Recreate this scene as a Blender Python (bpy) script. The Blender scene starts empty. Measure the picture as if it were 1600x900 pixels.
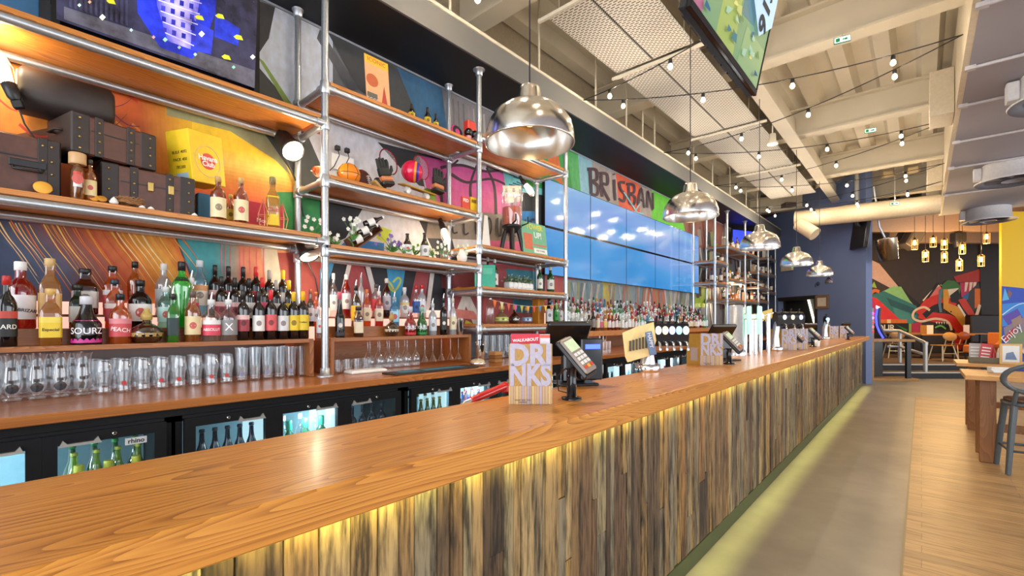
import bpy, math, random
from mathutils import Matrix, Vector
random.seed(7)
R = math.radians
S = bpy.context.scene
COL = S.collection

# ------------------------------------------------------------------ camera, world, lights, exposure
EYE, FPX, VPX, HOR = 1.42, 720.0, 1440.0, 503.0
YAW = math.atan((VPX - 800) / FPX)
CA, SA = math.cos(YAW), math.sin(YAW)
cd = bpy.data.cameras.new('camera'); cam = bpy.data.objects.new('camera', cd); COL.objects.link(cam)
cd.sensor_fit = 'HORIZONTAL'; cd.sensor_width = 36.0; cd.lens = 36.0 * FPX / 1600.0
cd.shift_y = (HOR - 450.0) / 1600.0; cd.clip_start = 0.05; cd.clip_end = 100
cam.location = (0, 0, EYE); cam.rotation_euler = (R(90), 0, YAW)
S.camera = cam
S.view_settings.view_transform = 'Standard'; S.view_settings.look = 'None'
S.view_settings.gamma = 1.0; S.view_settings.use_curve_mapping = False
S.view_settings.exposure = 0.45
w = bpy.data.worlds.new('daylight'); S.world = w; w.use_nodes = True
w.node_tree.nodes['Background'].inputs[0].default_value = (0.86, 0.92, 1.0, 1)
w.node_tree.nodes['Background'].inputs[1].default_value = 1.1

def area(name, loc, rot, sx, sy, power, col, spread=180):
    l = bpy.data.lights.new(name, 'AREA'); l.shape = 'RECTANGLE'; l.size = sx; l.size_y = sy
    l.energy = power; l.color = col; l.spread = R(spread)
    o = bpy.data.objects.new(name, l); COL.objects.link(o); o.location = loc; o.rotation_euler = rot
    return o
def point(name, loc, power, col, r=0.03):
    l = bpy.data.lights.new(name, 'POINT'); l.energy = power; l.color = col; l.shadow_soft_size = r
    o = bpy.data.objects.new(name, l); COL.objects.link(o); o.location = loc
    return o
def spot(name, loc, to, power, col, ang=70, r=0.04, blend=0.6):
    l = bpy.data.lights.new(name, 'SPOT'); l.energy = power; l.color = col; l.spot_size = R(ang); l.spot_blend = blend
    l.shadow_soft_size = r
    o = bpy.data.objects.new(name, l); COL.objects.link(o); o.location = loc
    o.rotation_euler = (Vector(to) - Vector(loc)).to_track_quat('-Z', 'Y').to_euler()
    return o
# the shopfront windows behind the photographer and down the right side of the room
area('shopfront_daylight', (0.6, -3.4, 2.2), (R(90), 0, 0), 8.0, 3.6, 230, (0.90, 0.95, 1.0))
area('side_window_daylight', (7.4, 7.0, 2.3), (R(90), 0, R(90)), 13.0, 3.2, 330, (0.93, 0.96, 1.0))
# light strips tucked under the counter lip, one toward the planks, one down to the floor
area('counter_lip_strip', (-0.935, 5.7, 1.008), (0, R(55), 0), 0.02, 14.0, 11.5, (1.0, 0.90, 0.18), 100)
area('counter_floor_strip', (-0.900, 5.7, 1.010), (0, 0, 0), 0.02, 14.0, 7, (0.90, 1.0, 0.36), 17)

# ------------------------------------------------------------------ photo-measuring helpers: a pixel on a known plane
def ray(u, v):
    r = (u - 800) / FPX; z = (HOR - v) / FPX
    return (r * CA - SA, r * SA + CA, z)
def onX(u, v, x):
    d = ray(u, v); t = x / d[0]; return Vector((x, d[1] * t, EYE + d[2] * t))
def onY(u, v, y):
    d = ray(u, v); t = y / d[1]; return Vector((d[0] * t, y, EYE + d[2] * t))
def onZ(u, v, z):
    d = ray(u, v); t = (z - EYE) / d[2]; return Vector((d[0] * t, d[1] * t, z))
def onT(u, v, t):
    d = ray(u, v); return Vector((d[0] * t, d[1] * t, EYE + d[2] * t))

# ------------------------------------------------------------------ materials
MC = {}
def newmat(name):
    m = bpy.data.materials.new(name); m.use_nodes = True
    return m, m.node_tree.nodes, m.node_tree.links, m.node_tree.nodes['Principled BSDF']
def rgb(c):
    if isinstance(c, str):
        c = c.lstrip('#'); c = c if len(c) == 6 else ''.join(x * 2 for x in c); c = tuple(int(c[i:i + 2], 16) / 255 for i in (0, 2, 4))
        return tuple((x / 12.92 if x <= 0.04045 else ((x + 0.055) / 1.055) ** 2.4) for x in c) + (1,)
    return tuple(c[:3]) + (1,)
def mat(c, rough=0.5, metal=0.0, emis=0.0, var=0.08, coat=0.0, scale=30.0, bump=0.0, key=None):
    k = ('m', str(c), rough, metal, emis, var, coat, scale, bump)
    if k in MC: return MC[k]
    m, N, L, b = newmat('paint' if not metal else 'metal')
    col = rgb(c); b.inputs['Base Color'].default_value = col
    b.inputs['Roughness'].default_value = rough; b.inputs['Metallic'].default_value = metal
    if coat: b.inputs['Coat Weight'].default_value = coat; b.inputs['Coat Roughness'].default_value = 0.05
    if emis:
        b.inputs['Emission Color'].default_value = col; b.inputs['Emission Strength'].default_value = emis
    if var or bump:
        tc = N.new('ShaderNodeTexCoord'); n = N.new('ShaderNodeTexNoise'); n.inputs['Scale'].default_value = scale
        n.inputs['Detail'].default_value = 4; L.new(tc.outputs['Object'], n.inputs['Vector'])
        if var:
            h = N.new('ShaderNodeHueSaturation'); mr = N.new('ShaderNodeMapRange')
            mr.inputs['To Min'].default_value = 1 - 2 * var; mr.inputs['To Max'].default_value = 1 + 2 * var
            L.new(n.outputs['Fac'], mr.inputs['Value']); L.new(mr.outputs['Result'], h.inputs['Value'])
            h.inputs['Color'].default_value = col; L.new(h.outputs['Color'], b.inputs['Base Color'])
        if bump:
            bp = N.new('ShaderNodeBump'); bp.inputs['Strength'].default_value = bump; bp.inputs['Distance'].default_value = 0.01
            L.new(n.outputs['Fac'], bp.inputs['Height']); L.new(bp.outputs['Normal'], b.inputs['Normal'])
    MC[k] = m; return m
def glow(c, s):
    return mat(c, 0.5, 0, s, 0)
def wood(name, c1, c2, axis='Y', rough=0.3, grain=1.0, coat=0.0, rings=1.0, c3=None, spec=0.5):
    """sawn board: long ring lines with cathedral arches, plus fine fibre"""
    m, N, L, b = newmat(name)
    tc = N.new('ShaderNodeTexCoord'); mp = N.new('ShaderNodeMapping'); L.new(tc.outputs['Object'], mp.inputs['Vector'])
    sq = lambda a, l: {'X': (l, a, a), 'Y': (a, l, a * 2.0), 'Z': (a, a, l)}[axis]
    mp.inputs['Scale'].default_value = [x * grain for x in sq(4.2, 0.42)]
    n0 = N.new('ShaderNodeTexNoise'); n0.inputs['Scale'].default_value = 1.0; n0.inputs['Detail'].default_value = 1.0; L.new(mp.outputs['Vector'], n0.inputs['Vector'])
    mu = N.new('ShaderNodeMath'); mu.operation = 'MULTIPLY'; mu.inputs[1].default_value = 78 * rings; L.new(n0.outputs['Fac'], mu.inputs[0])
    fr = N.new('ShaderNodeMath'); fr.operation = 'FRACT'; L.new(mu.outputs[0], fr.inputs[0])
    m2 = N.new('ShaderNodeMapping'); m2.inputs['Scale'].default_value = [x * grain for x in sq(110, 3.0)]; L.new(tc.outputs['Object'], m2.inputs['Vector'])
    n1 = N.new('ShaderNodeTexNoise'); n1.inputs['Scale'].default_value = 1.0; n1.inputs['Detail'].default_value = 3; L.new(m2.outputs['Vector'], n1.inputs['Vector'])
    m3 = N.new('ShaderNodeMapping'); m3.inputs['Scale'].default_value = sq(5, 0.35); L.new(tc.outputs['Object'], m3.inputs['Vector'])
    n2 = N.new('ShaderNodeTexNoise'); n2.inputs['Scale'].default_value = 1.0; n2.inputs['Detail'].default_value = 2; L.new(m3.outputs['Vector'], n2.inputs['Vector'])
    a1 = N.new('ShaderNodeMath'); a1.operation = 'MULTIPLY_ADD'; a1.inputs[1].default_value = 0.31; L.new(fr.outputs[0], a1.inputs[0])
    a2 = N.new('ShaderNodeMath'); a2.operation = 'MULTIPLY_ADD'; a2.inputs[1].default_value = 0.50; L.new(n1.outputs['Fac'], a2.inputs[0])
    a3 = N.new('ShaderNodeMath'); a3.operation = 'MULTIPLY'; a3.inputs[1].default_value = 0.35; L.new(n2.outputs['Fac'], a3.inputs[0])
    L.new(a3.outputs[0], a2.inputs[2]); L.new(a2.outputs[0], a1.inputs[2])
    cr = N.new('ShaderNodeValToRGB'); L.new(a1.outputs[0], cr.inputs['Fac'])
    cr.color_ramp.elements[0].position = 0.40; cr.color_ramp.elements[0].color = rgb(c1)
    cr.color_ramp.elements[1].position = 0.80; cr.color_ramp.elements[1].color = rgb(c2)
    if c3:
        e = cr.color_ramp.elements.new(0.60); e.color = rgb(c3)
    L.new(cr.outputs['Color'], b.inputs['Base Color'])
    b.inputs['Roughness'].default_value = rough
    if coat: b.inputs['Coat Weight'].default_value = coat; b.inputs['Coat Roughness'].default_value = 0.15
    bp = N.new('ShaderNodeBump'); bp.inputs['Strength'].default_value = 0.10; bp.inputs['Distance'].default_value = 0.002
    L.new(n1.outputs['Fac'], bp.inputs['Height']); L.new(bp.outputs['Normal'], b.inputs['Normal'])
    return m
def thin(c=(1, 1, 1), body=0.0, tint=0.9, gloss=1.0, rough=0.03):
    """glass drawn as a thin shell: see-through tint, part coloured body, mirror sheen at grazing angles"""
    k = ('t', str(c), body, tint, gloss, rough)
    if k in MC: return MC[k]
    m, N, L, b = newmat('glass'); out = N['Material Output']
    col = rgb(c); N.remove(b)
    tr = N.new('ShaderNodeBsdfTransparent'); tr.inputs[0].default_value = tuple(1 - tint * (1 - x) for x in col[:3]) + (1,)
    gl = N.new('ShaderNodeBsdfGlossy'); gl.inputs['Roughness'].default_value = rough; gl.inputs['Color'].default_value = (1, 1, 1, 1)
    lw = N.new('ShaderNodeLayerWeight'); lw.inputs['Blend'].default_value = 0.28
    mr = N.new('ShaderNodeMapRange'); mr.inputs['To Min'].default_value = 0.10 * gloss; mr.inputs['To Max'].default_value = 0.75 * gloss
    L.new(lw.outputs['Facing'], mr.inputs['Value'])
    base = tr
    if body:
        df = N.new('ShaderNodeBsdfDiffuse'); df.inputs[0].default_value = col
        tl = N.new('ShaderNodeBsdfTranslucent'); tl.inputs[0].default_value = col
        a = N.new('ShaderNodeMixShader'); a.inputs[0].default_value = 0.5; L.new(df.outputs[0], a.inputs[1]); L.new(tl.outputs[0], a.inputs[2])
        mx = N.new('ShaderNodeMixShader'); mx.inputs[0].default_value = body
        L.new(tr.outputs[0], mx.inputs[1]); L.new(a.outputs[0], mx.inputs[2]); base = mx
    fm = N.new('ShaderNodeMixShader'); L.new(mr.outputs['Result'], fm.inputs[0])
    L.new(base.outputs[0], fm.inputs[1]); L.new(gl.outputs[0], fm.inputs[2]); L.new(fm.outputs[0], out.inputs['Surface'])
    MC[k] = m; return m
def attr_mat(name, rough=0.6, streak=None, emis=0.0):
    """base colour from the painted corner attribute 'paint'; streak = (scale vector, darkest factor)"""
    m, N, L, b = newmat(name)
    at = N.new('ShaderNodeVertexColor'); at.layer_name = 'paint'
    src = at.outputs['Color']
    if streak:
        tc = N.new('ShaderNodeTexCoord'); mp = N.new('ShaderNodeMapping'); mp.inputs['Scale'].default_value = streak[0]
        n = N.new('ShaderNodeTexNoise'); n.inputs['Scale'].default_value = 1.0; n.inputs['Detail'].default_value = 6; n.inputs['Roughness'].default_value = 0.65
        m5 = N.new('ShaderNodeMapping'); m5.inputs['Scale'].default_value = [x * 4.3 for x in streak[0]]; n5 = N.new('ShaderNodeTexNoise'); n5.inputs['Scale'].default_value = 1.0; n5.inputs['Detail'].default_value = 4
        L.new(tc.outputs['Object'], m5.inputs['Vector']); L.new(m5.outputs['Vector'], n5.inputs['Vector'])
        av = N.new('ShaderNodeMath'); av.operation = 'MULTIPLY_ADD'; av.inputs[1].default_value = 0.42
        sc = N.new('ShaderNodeMath'); sc.operation = 'MULTIPLY'; sc.inputs[1].default_value = 0.58
        cr = N.new('ShaderNodeValToRGB'); d = streak[1]
        cr.color_ramp.elements[0].position = streak[2]; cr.color_ramp.elements[0].color = (d, d * 0.9, d * 0.8, 1)
        cr.color_ramp.elements[1].position = streak[3]; cr.color_ramp.elements[1].color = (1, 1, 1, 1)
        mx = N.new('ShaderNodeMixRGB'); mx.blend_type = 'MULTIPLY'; mx.inputs[0].default_value = 1
        L.new(tc.outputs['Object'], mp.inputs['Vector']); L.new(mp.outputs['Vector'], n.inputs['Vector'])
        L.new(n.outputs['Fac'], sc.inputs[0]); L.new(n5.outputs['Fac'], av.inputs[0]); L.new(sc.outputs[0], av.inputs[2]); L.new(av.outputs[0], cr.inputs['Fac']); L.new(src, mx.inputs[1]); L.new(cr.outputs['Color'], mx.inputs[2]); src = mx.outputs['Color']
        bp = N.new('ShaderNodeBump'); bp.inputs['Strength'].default_value = 0.25; bp.inputs['Distance'].default_value = 0.004
        L.new(n.outputs['Fac'], bp.inputs['Height']); L.new(bp.outputs['Normal'], b.inputs['Normal'])
    L.new(src, b.inputs['Base Color']); b.inputs['Roughness'].default_value = rough
    if emis:
        L.new(src, b.inputs['Emission Color']); b.inputs['Emission Strength'].default_value = emis
    return m

GALV = mat((0.50, 0.53, 0.57), 0.34, 0.85, 0, 0.10, 0, 60)
ALU = mat((0.80, 0.80, 0.79), 0.16, 1.0, 0, 0.03, 0, 20)
CHROME = mat((0.85, 0.86, 0.88), 0.10, 1.0, 0, 0.0)
STEEL = mat((0.62, 0.63, 0.65), 0.28, 1.0, 0, 0.05)
BLACK = mat((0.012, 0.012, 0.014), 0.35, 0, 0, 0.1)
BLACKG = mat((0.008, 0.008, 0.010), 0.10, 0, 0, 0.0)
DARK = mat((0.022, 0.021, 0.022), 0.6, 0, 0, 0.1)
WHITE = mat((0.80, 0.80, 0.78), 0.5, 0, 0, 0.04)
CREAM = mat((0.66, 0.60, 0.49), 0.6, 0, 0, 0.05, 0, 3)
PAPER = mat((0.82, 0.80, 0.74), 0.7, 0, 0, 0.03)
CLEAR = thin((0.93, 0.96, 0.97), 0.03, 1.0, 0.9)
OAK = wood('oiled_oak', '#cc8640', '#96561f', 'Y', 0.36, 1.0, 0.0, 0.8, '#bb7531')
OAKB = wood('shelf_oak', '#b0713a', '#7a4319', 'Y', 0.42, 1.3, 0.0, 1.2, '#97592a')
OAKZ = wood('upright_oak', '#b0713a', '#7a4319', 'Z', 0.42, 1.3, 0.0, 1.2, '#97592a')
PALEX = wood('pale_oak', '#dfa763', '#b27a3d', 'X', 0.45, 1.0, 0.0, 1.0, '#cf9552')
PALEZ = wood('brown_oak', '#99642f', '#7d4c20', 'Z', 0.45, 1.0, 0.0, 0.5, '#8c5827')

# ------------------------------------------------------------------ mesh building
class MB:
    def __init__(s): s.v = []; s.f = []; s.m = []; s.c = []; s.sm = []; s.M = Matrix.Identity(4)
    def add(s, vs, fs, mi=0, col=None, smooth=False):
        o = len(s.v)
        for p in vs: s.v.append(tuple(s.M @ Vector(p)))
        for f in fs: s.f.append([i + o for i in f]); s.m.append(mi); s.c.append(col); s.sm.append(smooth)
        return s
    def box(s, lo, hi, mi=0, col=None, M=None):
        x0, y0, z0 = lo; x1, y1, z1 = hi
        vs = [(x0, y0, z0), (x1, y0, z0), (x1, y1, z0), (x0, y1, z0), (x0, y0, z1), (x1, y0, z1), (x1, y1, z1), (x0, y1, z1)]
        if M: vs = [M @ Vector(p) for p in vs]
        return s.add(vs, [(0, 3, 2, 1), (4, 5, 6, 7), (0, 1, 5, 4), (1, 2, 6, 5), (2, 3, 7, 6), (3, 0, 4, 7)], mi, col)
    def bev(s, lo, hi, b=0.005, mi=0, col=None, M=None):
        """box with chamfered vertical and horizontal edges"""
        x0, y0, z0 = lo; x1, y1, z1 = hi
        def ring(i, z): return [(x0 + i, y0 + 0, z), (x1 - i, y0, z), (x1, y0 + i, z), (x1, y1 - i, z), (x1 - i, y1, z), (x0 + i, y1, z), (x0, y1 - i, z), (x0, y0 + i, z)]
        def ins(z, d):
            return [(x0 + b, y0 + d, z), (x1 - b, y0 + d, z), (x1 - d, y0 + b, z), (x1 - d, y1 - b, z), (x1 - b, y1 - d, z), (x0 + b, y1 - d, z), (x0 + d, y1 - b, z), (x0 + d, y0 + b, z)]
        vs = ins(z0, b) + ins(z0 + b, 0) + ins(z1 - b, 0) + ins(z1, b)
        if M: vs = [M @ Vector(p) for p in vs]
        fs = [tuple(range(7, -1, -1)), tuple(range(24, 32))]
        for k in range(3):
            for i in range(8):
                j = (i + 1) % 8; fs.append((k * 8 + i, k * 8 + j, k * 8 + 8 + j, k * 8 + 8 + i))
        return s.add(vs, fs, mi, col)
    def lathe(s, prof, c=(0, 0, 0), seg=16, mi=0, n=None, sy=1.0, sx=1.0, smooth=True, caps=True, M=None):
        vs = []; fs = []
        for (r, z) in prof:
            for i in range(seg):
                a = 2 * math.pi * (i + 0.5) / seg; k = 1.0
                if n: k = (abs(math.cos(a)) ** n + abs(math.sin(a)) ** n) ** (-1.0 / n)
                vs.append((c[0] + r * k * math.cos(a) * sx, c[1] + r * k * math.sin(a) * sy, c[2] + z))
        for k in range(len(prof) - 1):
            for i in range(seg):
                j = (i + 1) % seg; fs.append((k * seg + i, k * seg + j, (k + 1) * seg + j, (k + 1) * seg + i))
        if M: vs = [M @ Vector(p) for p in vs]
        s.add(vs, fs, mi, None, smooth)
        if caps:
            o = len(prof) - 1
            if prof[0][0] > 1e-4: s.add(vs[:seg], [tuple(range(seg - 1, -1, -1))], mi)
            if prof[-1][0] > 1e-4: s.add(vs[o * seg:], [tuple(range(seg))], mi)
        return s
    def tube(s, pts, r, seg=8, mi=0, closed=False, cap=True, col=None):
        pts = [Vector(p) for p in pts]; n = len(pts); vs = []; up = None
        for i, p in enumerate(pts):
            a = pts[(i - 1) % n] if (closed or i > 0) else p
            b = pts[(i + 1) % n] if (closed or i < n - 1) else p
            t = (b - a).normalized()
            if up is None:
                up = Vector((0, 0, 1)) if abs(t.z) < 0.9 else Vector((1, 0, 0))
            x = t.cross(up).normalized(); y = x.cross(t).normalized(); up = y
            rr = r[i] if isinstance(r, (list, tuple)) else r
            for k in range(seg):
                an = 2 * math.pi * k / seg; vs.append(p + x * (rr * math.cos(an)) + y * (rr * math.sin(an)))
        fs = []
        for i in range(n if closed else n - 1):
            j = (i + 1) % n
            for k in range(seg):
                l = (k + 1) % seg; fs.append((i * seg + k, i * seg + l, j * seg + l, j * seg + k))
        s.add(vs, fs, mi, col, True)
        if cap and not closed:
            s.add(vs[:seg], [tuple(range(seg - 1, -1, -1))], mi, col); s.add(vs[-seg:], [tuple(range(seg))], mi, col)
        return s
    def ball(s, c, r, seg=12, ring=8, mi=0, sc=(1, 1, 1), M=None):
        prof = [(max(r * math.sin(math.pi * k / ring), 1e-5), -r * math.cos(math.pi * k / ring)) for k in range(ring + 1)]
        vs = []; fs = []
        for (q, z) in prof:
            for i in range(seg):
                a = 2 * math.pi * i / seg; p = Vector((q * math.cos(a) * sc[0], q * math.sin(a) * sc[1], z * sc[2]))
                if M: p = M @ p
                vs.append(p + Vector(c))
        for k in range(ring):
            for i in range(seg):
                j = (i + 1) % seg; fs.append((k * seg + i, k * seg + j, (k + 1) * seg + j, (k + 1) * seg + i))
        return s.add(vs, fs, mi, None, True)
    def poly(s, pts, mi=0, col=None):
        return s.add(pts, [tuple(range(len(pts)))], mi, col)
    def prism(s, pts, d, mi=0, col=None):
        """planar outline pushed along vector d"""
        n = len(pts); d = Vector(d); vs = [Vector(p) for p in pts] + [Vector(p) + d for p in pts]
        fs = [tuple(range(n - 1, -1, -1)), tuple(range(n, 2 * n))] + [(i, (i + 1) % n, n + (i + 1) % n, n + i) for i in range(n)]
        return s.add(vs, fs, mi, col)
    def mesh(s, name, mats):
        me = bpy.data.meshes.new(name); me.from_pydata(s.v, [], s.f)
        for m in (mats if isinstance(mats, (list, tuple)) else [mats]): me.materials.append(m)
        me.polygons.foreach_set('material_index', s.m); me.polygons.foreach_set('use_smooth', s.sm)
        if any(c is not None for c in s.c):
            ca = me.color_attributes.new('paint', 'FLOAT_COLOR', 'CORNER'); buf = []
            for p in me.polygons:
                c = rgb(s.c[p.index] if s.c[p.index] is not None else (0.5, 0.5, 0.5))
                buf += list(c) * p.loop_total
            ca.data.foreach_set('color', buf)
        me.update(); return me
    def build(s, name, mats, parent=None, loc=(0, 0, 0), rz=0.0):
        o = bpy.data.objects.new(name, s.mesh(name, mats)); COL.objects.link(o)
        o.location = loc; o.rotation_euler = (0, 0, rz)
        if parent: o.parent = parent
        return o
def tag(o, label=None, cat=None, group=None, kind=None):
    if label: o['label'] = label
    if cat: o['category'] = cat
    if group: o['group'] = group
    if kind: o['kind'] = kind
    return o
def empty(name, loc=(0, 0, 0), rz=0.0, label=None, cat=None, group=None):
    o = bpy.data.objects.new(name, None); COL.objects.link(o); o.location = loc; o.rotation_euler = (0, 0, rz)
    o.empty_display_size = 0.05
    return tag(o, label, cat, group)
def copy_tree(o, parent=None):
    c = o.copy(); COL.objects.link(c)
    if parent: c.parent = parent
    for ch in list(o.children): copy_tree(ch, c)
    return c
def structure(o): o['kind'] = 'structure'; return o
def word(name, s, size, m, parent=None, loc=(0, 0, 0), rot=(0, 0, 0), ext=0.0004, off=0.0, align='CENTER', sx=1.0):
    cu = bpy.data.curves.new(name, 'FONT'); cu.body = s; cu.size = size; cu.extrude = ext; cu.offset = off
    cu.align_x = align; cu.align_y = 'CENTER'; cu.resolution_u = 3
    t = bpy.data.objects.new(name + '_c', cu); COL.objects.link(t)
    dg = bpy.context.evaluated_depsgraph_get()
    me = bpy.data.meshes.new_from_object(t.evaluated_get(dg)); bpy.data.objects.remove(t); bpy.data.curves.remove(cu)
    me.materials.clear(); me.materials.append(m)
    o = bpy.data.objects.new(name, me); COL.objects.link(o); o.location = loc; o.rotation_euler = rot; o.scale = (sx, 1, 1)
    if parent: o.parent = parent
    return o
FX = (R(90), 0, R(90))          # lettering that faces +X (reads along +Y)
FC = (R(90), 0, YAW)            # lettering that faces the photographer's side of the room
# ------------------------------------------------------------------ the room
YB, YF = -3.6, 24.0
XW = -3.72                       # painted wall behind the bar
XS, XPOLE, XBACK = -3.05, -3.20, -3.645
ZC, ZW, ZSOF, ZDECK = 1.10, 1.03, 3.86, 4.95
XC, XCB, XPL = -0.864, -1.344, -0.99

def concrete(name, c1, c2, c3):
    m, N, L, b = newmat(name); tc = N.new('ShaderNodeTexCoord')
    n = N.new('ShaderNodeTexNoise'); n.inputs['Scale'].default_value = 1.4; n.inputs['Detail'].default_value = 7; n.inputs['Roughness'].default_value = 0.62
    L.new(tc.outputs['Object'], n.inputs['Vector']); cr = N.new('ShaderNodeValToRGB')
    cr.color_ramp.elements[0].position = 0.3; cr.color_ramp.elements[0].color = rgb(c1)
    cr.color_ramp.elements[1].position = 0.7; cr.color_ramp.elements[1].color = rgb(c2)
    e = cr.color_ramp.elements.new(0.5); e.color = rgb(c3)
    L.new(n.outputs['Fac'], cr.inputs['Fac']); L.new(cr.outputs['Color'], b.inputs['Base Color'])
    b.inputs['Roughness'].default_value = 0.42; return m
def plankfloor():
    m, N, L, b = newmat('laid_oak_floor'); tc = N.new('ShaderNodeTexCoord'); mp = N.new('ShaderNodeMapping')
    L.new(tc.outputs['Object'], mp.inputs['Vector'])
    bk = N.new('ShaderNodeTexBrick'); bk.inputs['Scale'].default_value = 1.0; bk.inputs['Brick Width'].default_value = 1.2; bk.inputs['Row Height'].default_value = 0.115
    bk.inputs['Mortar Size'].default_value = 0.0012; bk.inputs['Color1'].default_value = rgb('#a9875c'); bk.inputs['Color2'].default_value = rgb('#c19a67'); bk.inputs['Mortar'].default_value = rgb('#6e5436')
    L.new(mp.outputs['Vector'], bk.inputs['Vector'])
    m2 = N.new('ShaderNodeMapping'); m2.inputs['Scale'].default_value = (1.6, 26, 1); L.new(tc.outputs['Object'], m2.inputs['Vector'])
    n = N.new('ShaderNodeTexNoise'); n.inputs['Scale'].default_value = 2.0; n.inputs['Detail'].default_value = 5; n.inputs['Distortion'].default_value = 0.6; L.new(m2.outputs['Vector'], n.inputs['Vector'])
    cr = N.new('ShaderNodeValToRGB'); cr.color_ramp.elements[0].position = 0.36; cr.color_ramp.elements[0].color = (0.55, 0.5, 0.44, 1); cr.color_ramp.elements[1].position = 0.52; cr.color_ramp.elements[1].color = (1, 1, 1, 1)
    L.new(n.outputs['Fac'], cr.inputs['Fac']); mx = N.new('ShaderNodeMixRGB'); mx.blend_type = 'MULTIPLY'; mx.inputs[0].default_value = 0.8
    L.new(bk.outputs['Color'], mx.inputs[1]); L.new(cr.outputs['Color'], mx.inputs[2]); L.new(mx.outputs['Color'], b.inputs['Base Color'])
    b.inputs['Roughness'].default_value = 0.38; return m
CONC = concrete('polished_concrete', '#8d8170', '#a79b86', '#9a8e7a')
XSEAM = -0.085
structure(MB().box((-4.6, YB, -0.12), (XSEAM, 13.6, 0)).build('floor', CONC))
structure(MB().box((XSEAM, YB, -0.12), (7.6, 11.6, 0)).build('floor', plankfloor()))
structure(MB().box((XSEAM, 11.6, -0.12), (7.6, 13.6, 0)).build('floor', CONC))
structure(MB().box((-6.0, 13.6, -0.12), (12.0, 30, 0)).build('floor', CONC))
structure(MB().box((XSEAM - 0.006, YB, 0), (XSEAM + 0.006, 11.6, 0.002)).build('trim_1', mat('#8d7a55', 0.4)))
structure(MB().box((-4.6, YB, 0), (XW, 16.4, 5.1)).build('wall_left', mat('#a89c88', 0.7)))

# corrugated deck
DECK = mat('#d2cab8', 0.62, 0, 0, 0.10, 0, 1.2)
b = MB(); per = 0.46; x = -4.6; prof = []
while x < 8.0:
    prof += [(x, 0.0), (x + 0.16, 0.0), (x + 0.22, 0.14), (x + 0.40, 0.14)]; x += per
vs = [(p[0], YB, ZDECK + p[1]) for p in prof] + [(p[0], 30, ZDECK + p[1]) for p in prof]; n = len(prof)
b.add(vs, [(i, i + 1, n + i + 1, n + i) for i in range(n - 1)])
b.box((-4.6, YB, ZDECK + 0.2), (8, 30, ZDECK + 0.3))
structure(b.build('ceiling', DECK))
# steel I-beams across the room
BEAM = mat('#cbc1ad', 0.55, 0, 0, 0.06, 0, 2)
for k, y in enumerate((0.55, 3.35, 6.16, 8.95, 11.8, 14.6)):
    b = MB(); b.box((-3.72, y - 0.012, 4.52), (0.32, y + 0.012, ZDECK)); b.box((-3.72, y - 0.11, 4.5), (0.32, y + 0.11, 4.525)); b.box((-3.72, y - 0.11, ZDECK - 0.03), (0.32, y + 0.11, ZDECK - 0.004))
    structure(b.build('trim_%d' % (10 + k), BEAM))
b = MB(); b.box((-1.60, 3.47, 4.42), (-1.575, 14.49, 4.80)); b.box((-1.68, 3.47, 4.40), (-1.49, 14.49, 4.425))
structure(b.build('trim_20', BEAM))
# soffit over the back bar with its grey fascia and cream edge strip
b = MB(); b.box((XW, YB, ZSOF), (XS - 0.02, 16.0, ZSOF + 0.10)); structure(b.build('ceiling_soffit', mat('#15161c', 0.55)))
b = MB(); b.box((XS - 0.02, YB, ZSOF - 0.01), (XS, 15.6, 4.075)); structure(b.build('trim_2', mat('#6c6a66', 0.5, 0, 0, 0.05, 0, 2)))
b = MB(); b.box((XS - 0.06, YB, 4.075), (XS + 0.012, 15.6, 4.105)); structure(b.build('trim_3', mat('#cfc3ac', 0.5)))
b = MB(); b.box((XW, YB, ZSOF - 0.018), (XW + 0.012, 15.9, ZSOF)); structure(b.build('trim_4', mat('#9fa3ac', 0.4)))
# bulkhead over the seating, right of the aisle
BULK = mat('#97939a', 0.7, 0, 0, 0.03, 0, 2)
XK = 0.36; ZK = 4.02
b = MB(); b.box((XK, YB, ZK), (7.6, 15.4, ZK + 0.10)); structure(b.build('ceiling_bulkhead', BULK))
b = MB(); b.box((XK - 0.05, YB, ZK + 0.002), (XK, 15.4, ZDECK)); structure(b.build('trim_5', mat('#cdbfa6', 0.6)))
for k, y in enumerate((3.05, 4.15, 5.35, 6.6, 7.7, 9.2, 10.7, 12.9)):
    b = MB(); b.tube([(XK + 0.01, y, ZK - 0.02), (7.5, y, ZK - 0.02)], 0.018, 8); b.box((XK - 0.03, y - 0.03, ZK - 0.04), (XK + 0.05, y + 0.03, ZK - 0.001))
    tag(b.build('conduit_pipe', mat('#b5b0b2', 0.5)), 'grey conduit pipe across the underside of the bulkhead, %s from the front' % ('first second third fourth fifth sixth seventh eighth'.split()[k]), 'conduit', 'conduit pipes under the bulkhead')
for k, (y0, y1, z0) in enumerate(((7.93, 8.45, 4.03), (12.15, 12.6, 4.06), (14.0, 14.4, 4.06))):
    b = MB(); b.bev((0.075, y0, z0), (0.305, y1, 4.60), 0.004)
    tag(b.build('duct_box', mat('#d0c3ab', 0.6)), ['nearest cream boxed duct hung against the edge of the grey bulkhead', 'middle cream boxed duct hung against the edge of the grey bulkhead', 'farthest small cream boxed duct hung against the edge of the grey bulkhead'][k], 'duct', 'boxed ducts along the bulkhead')
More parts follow.
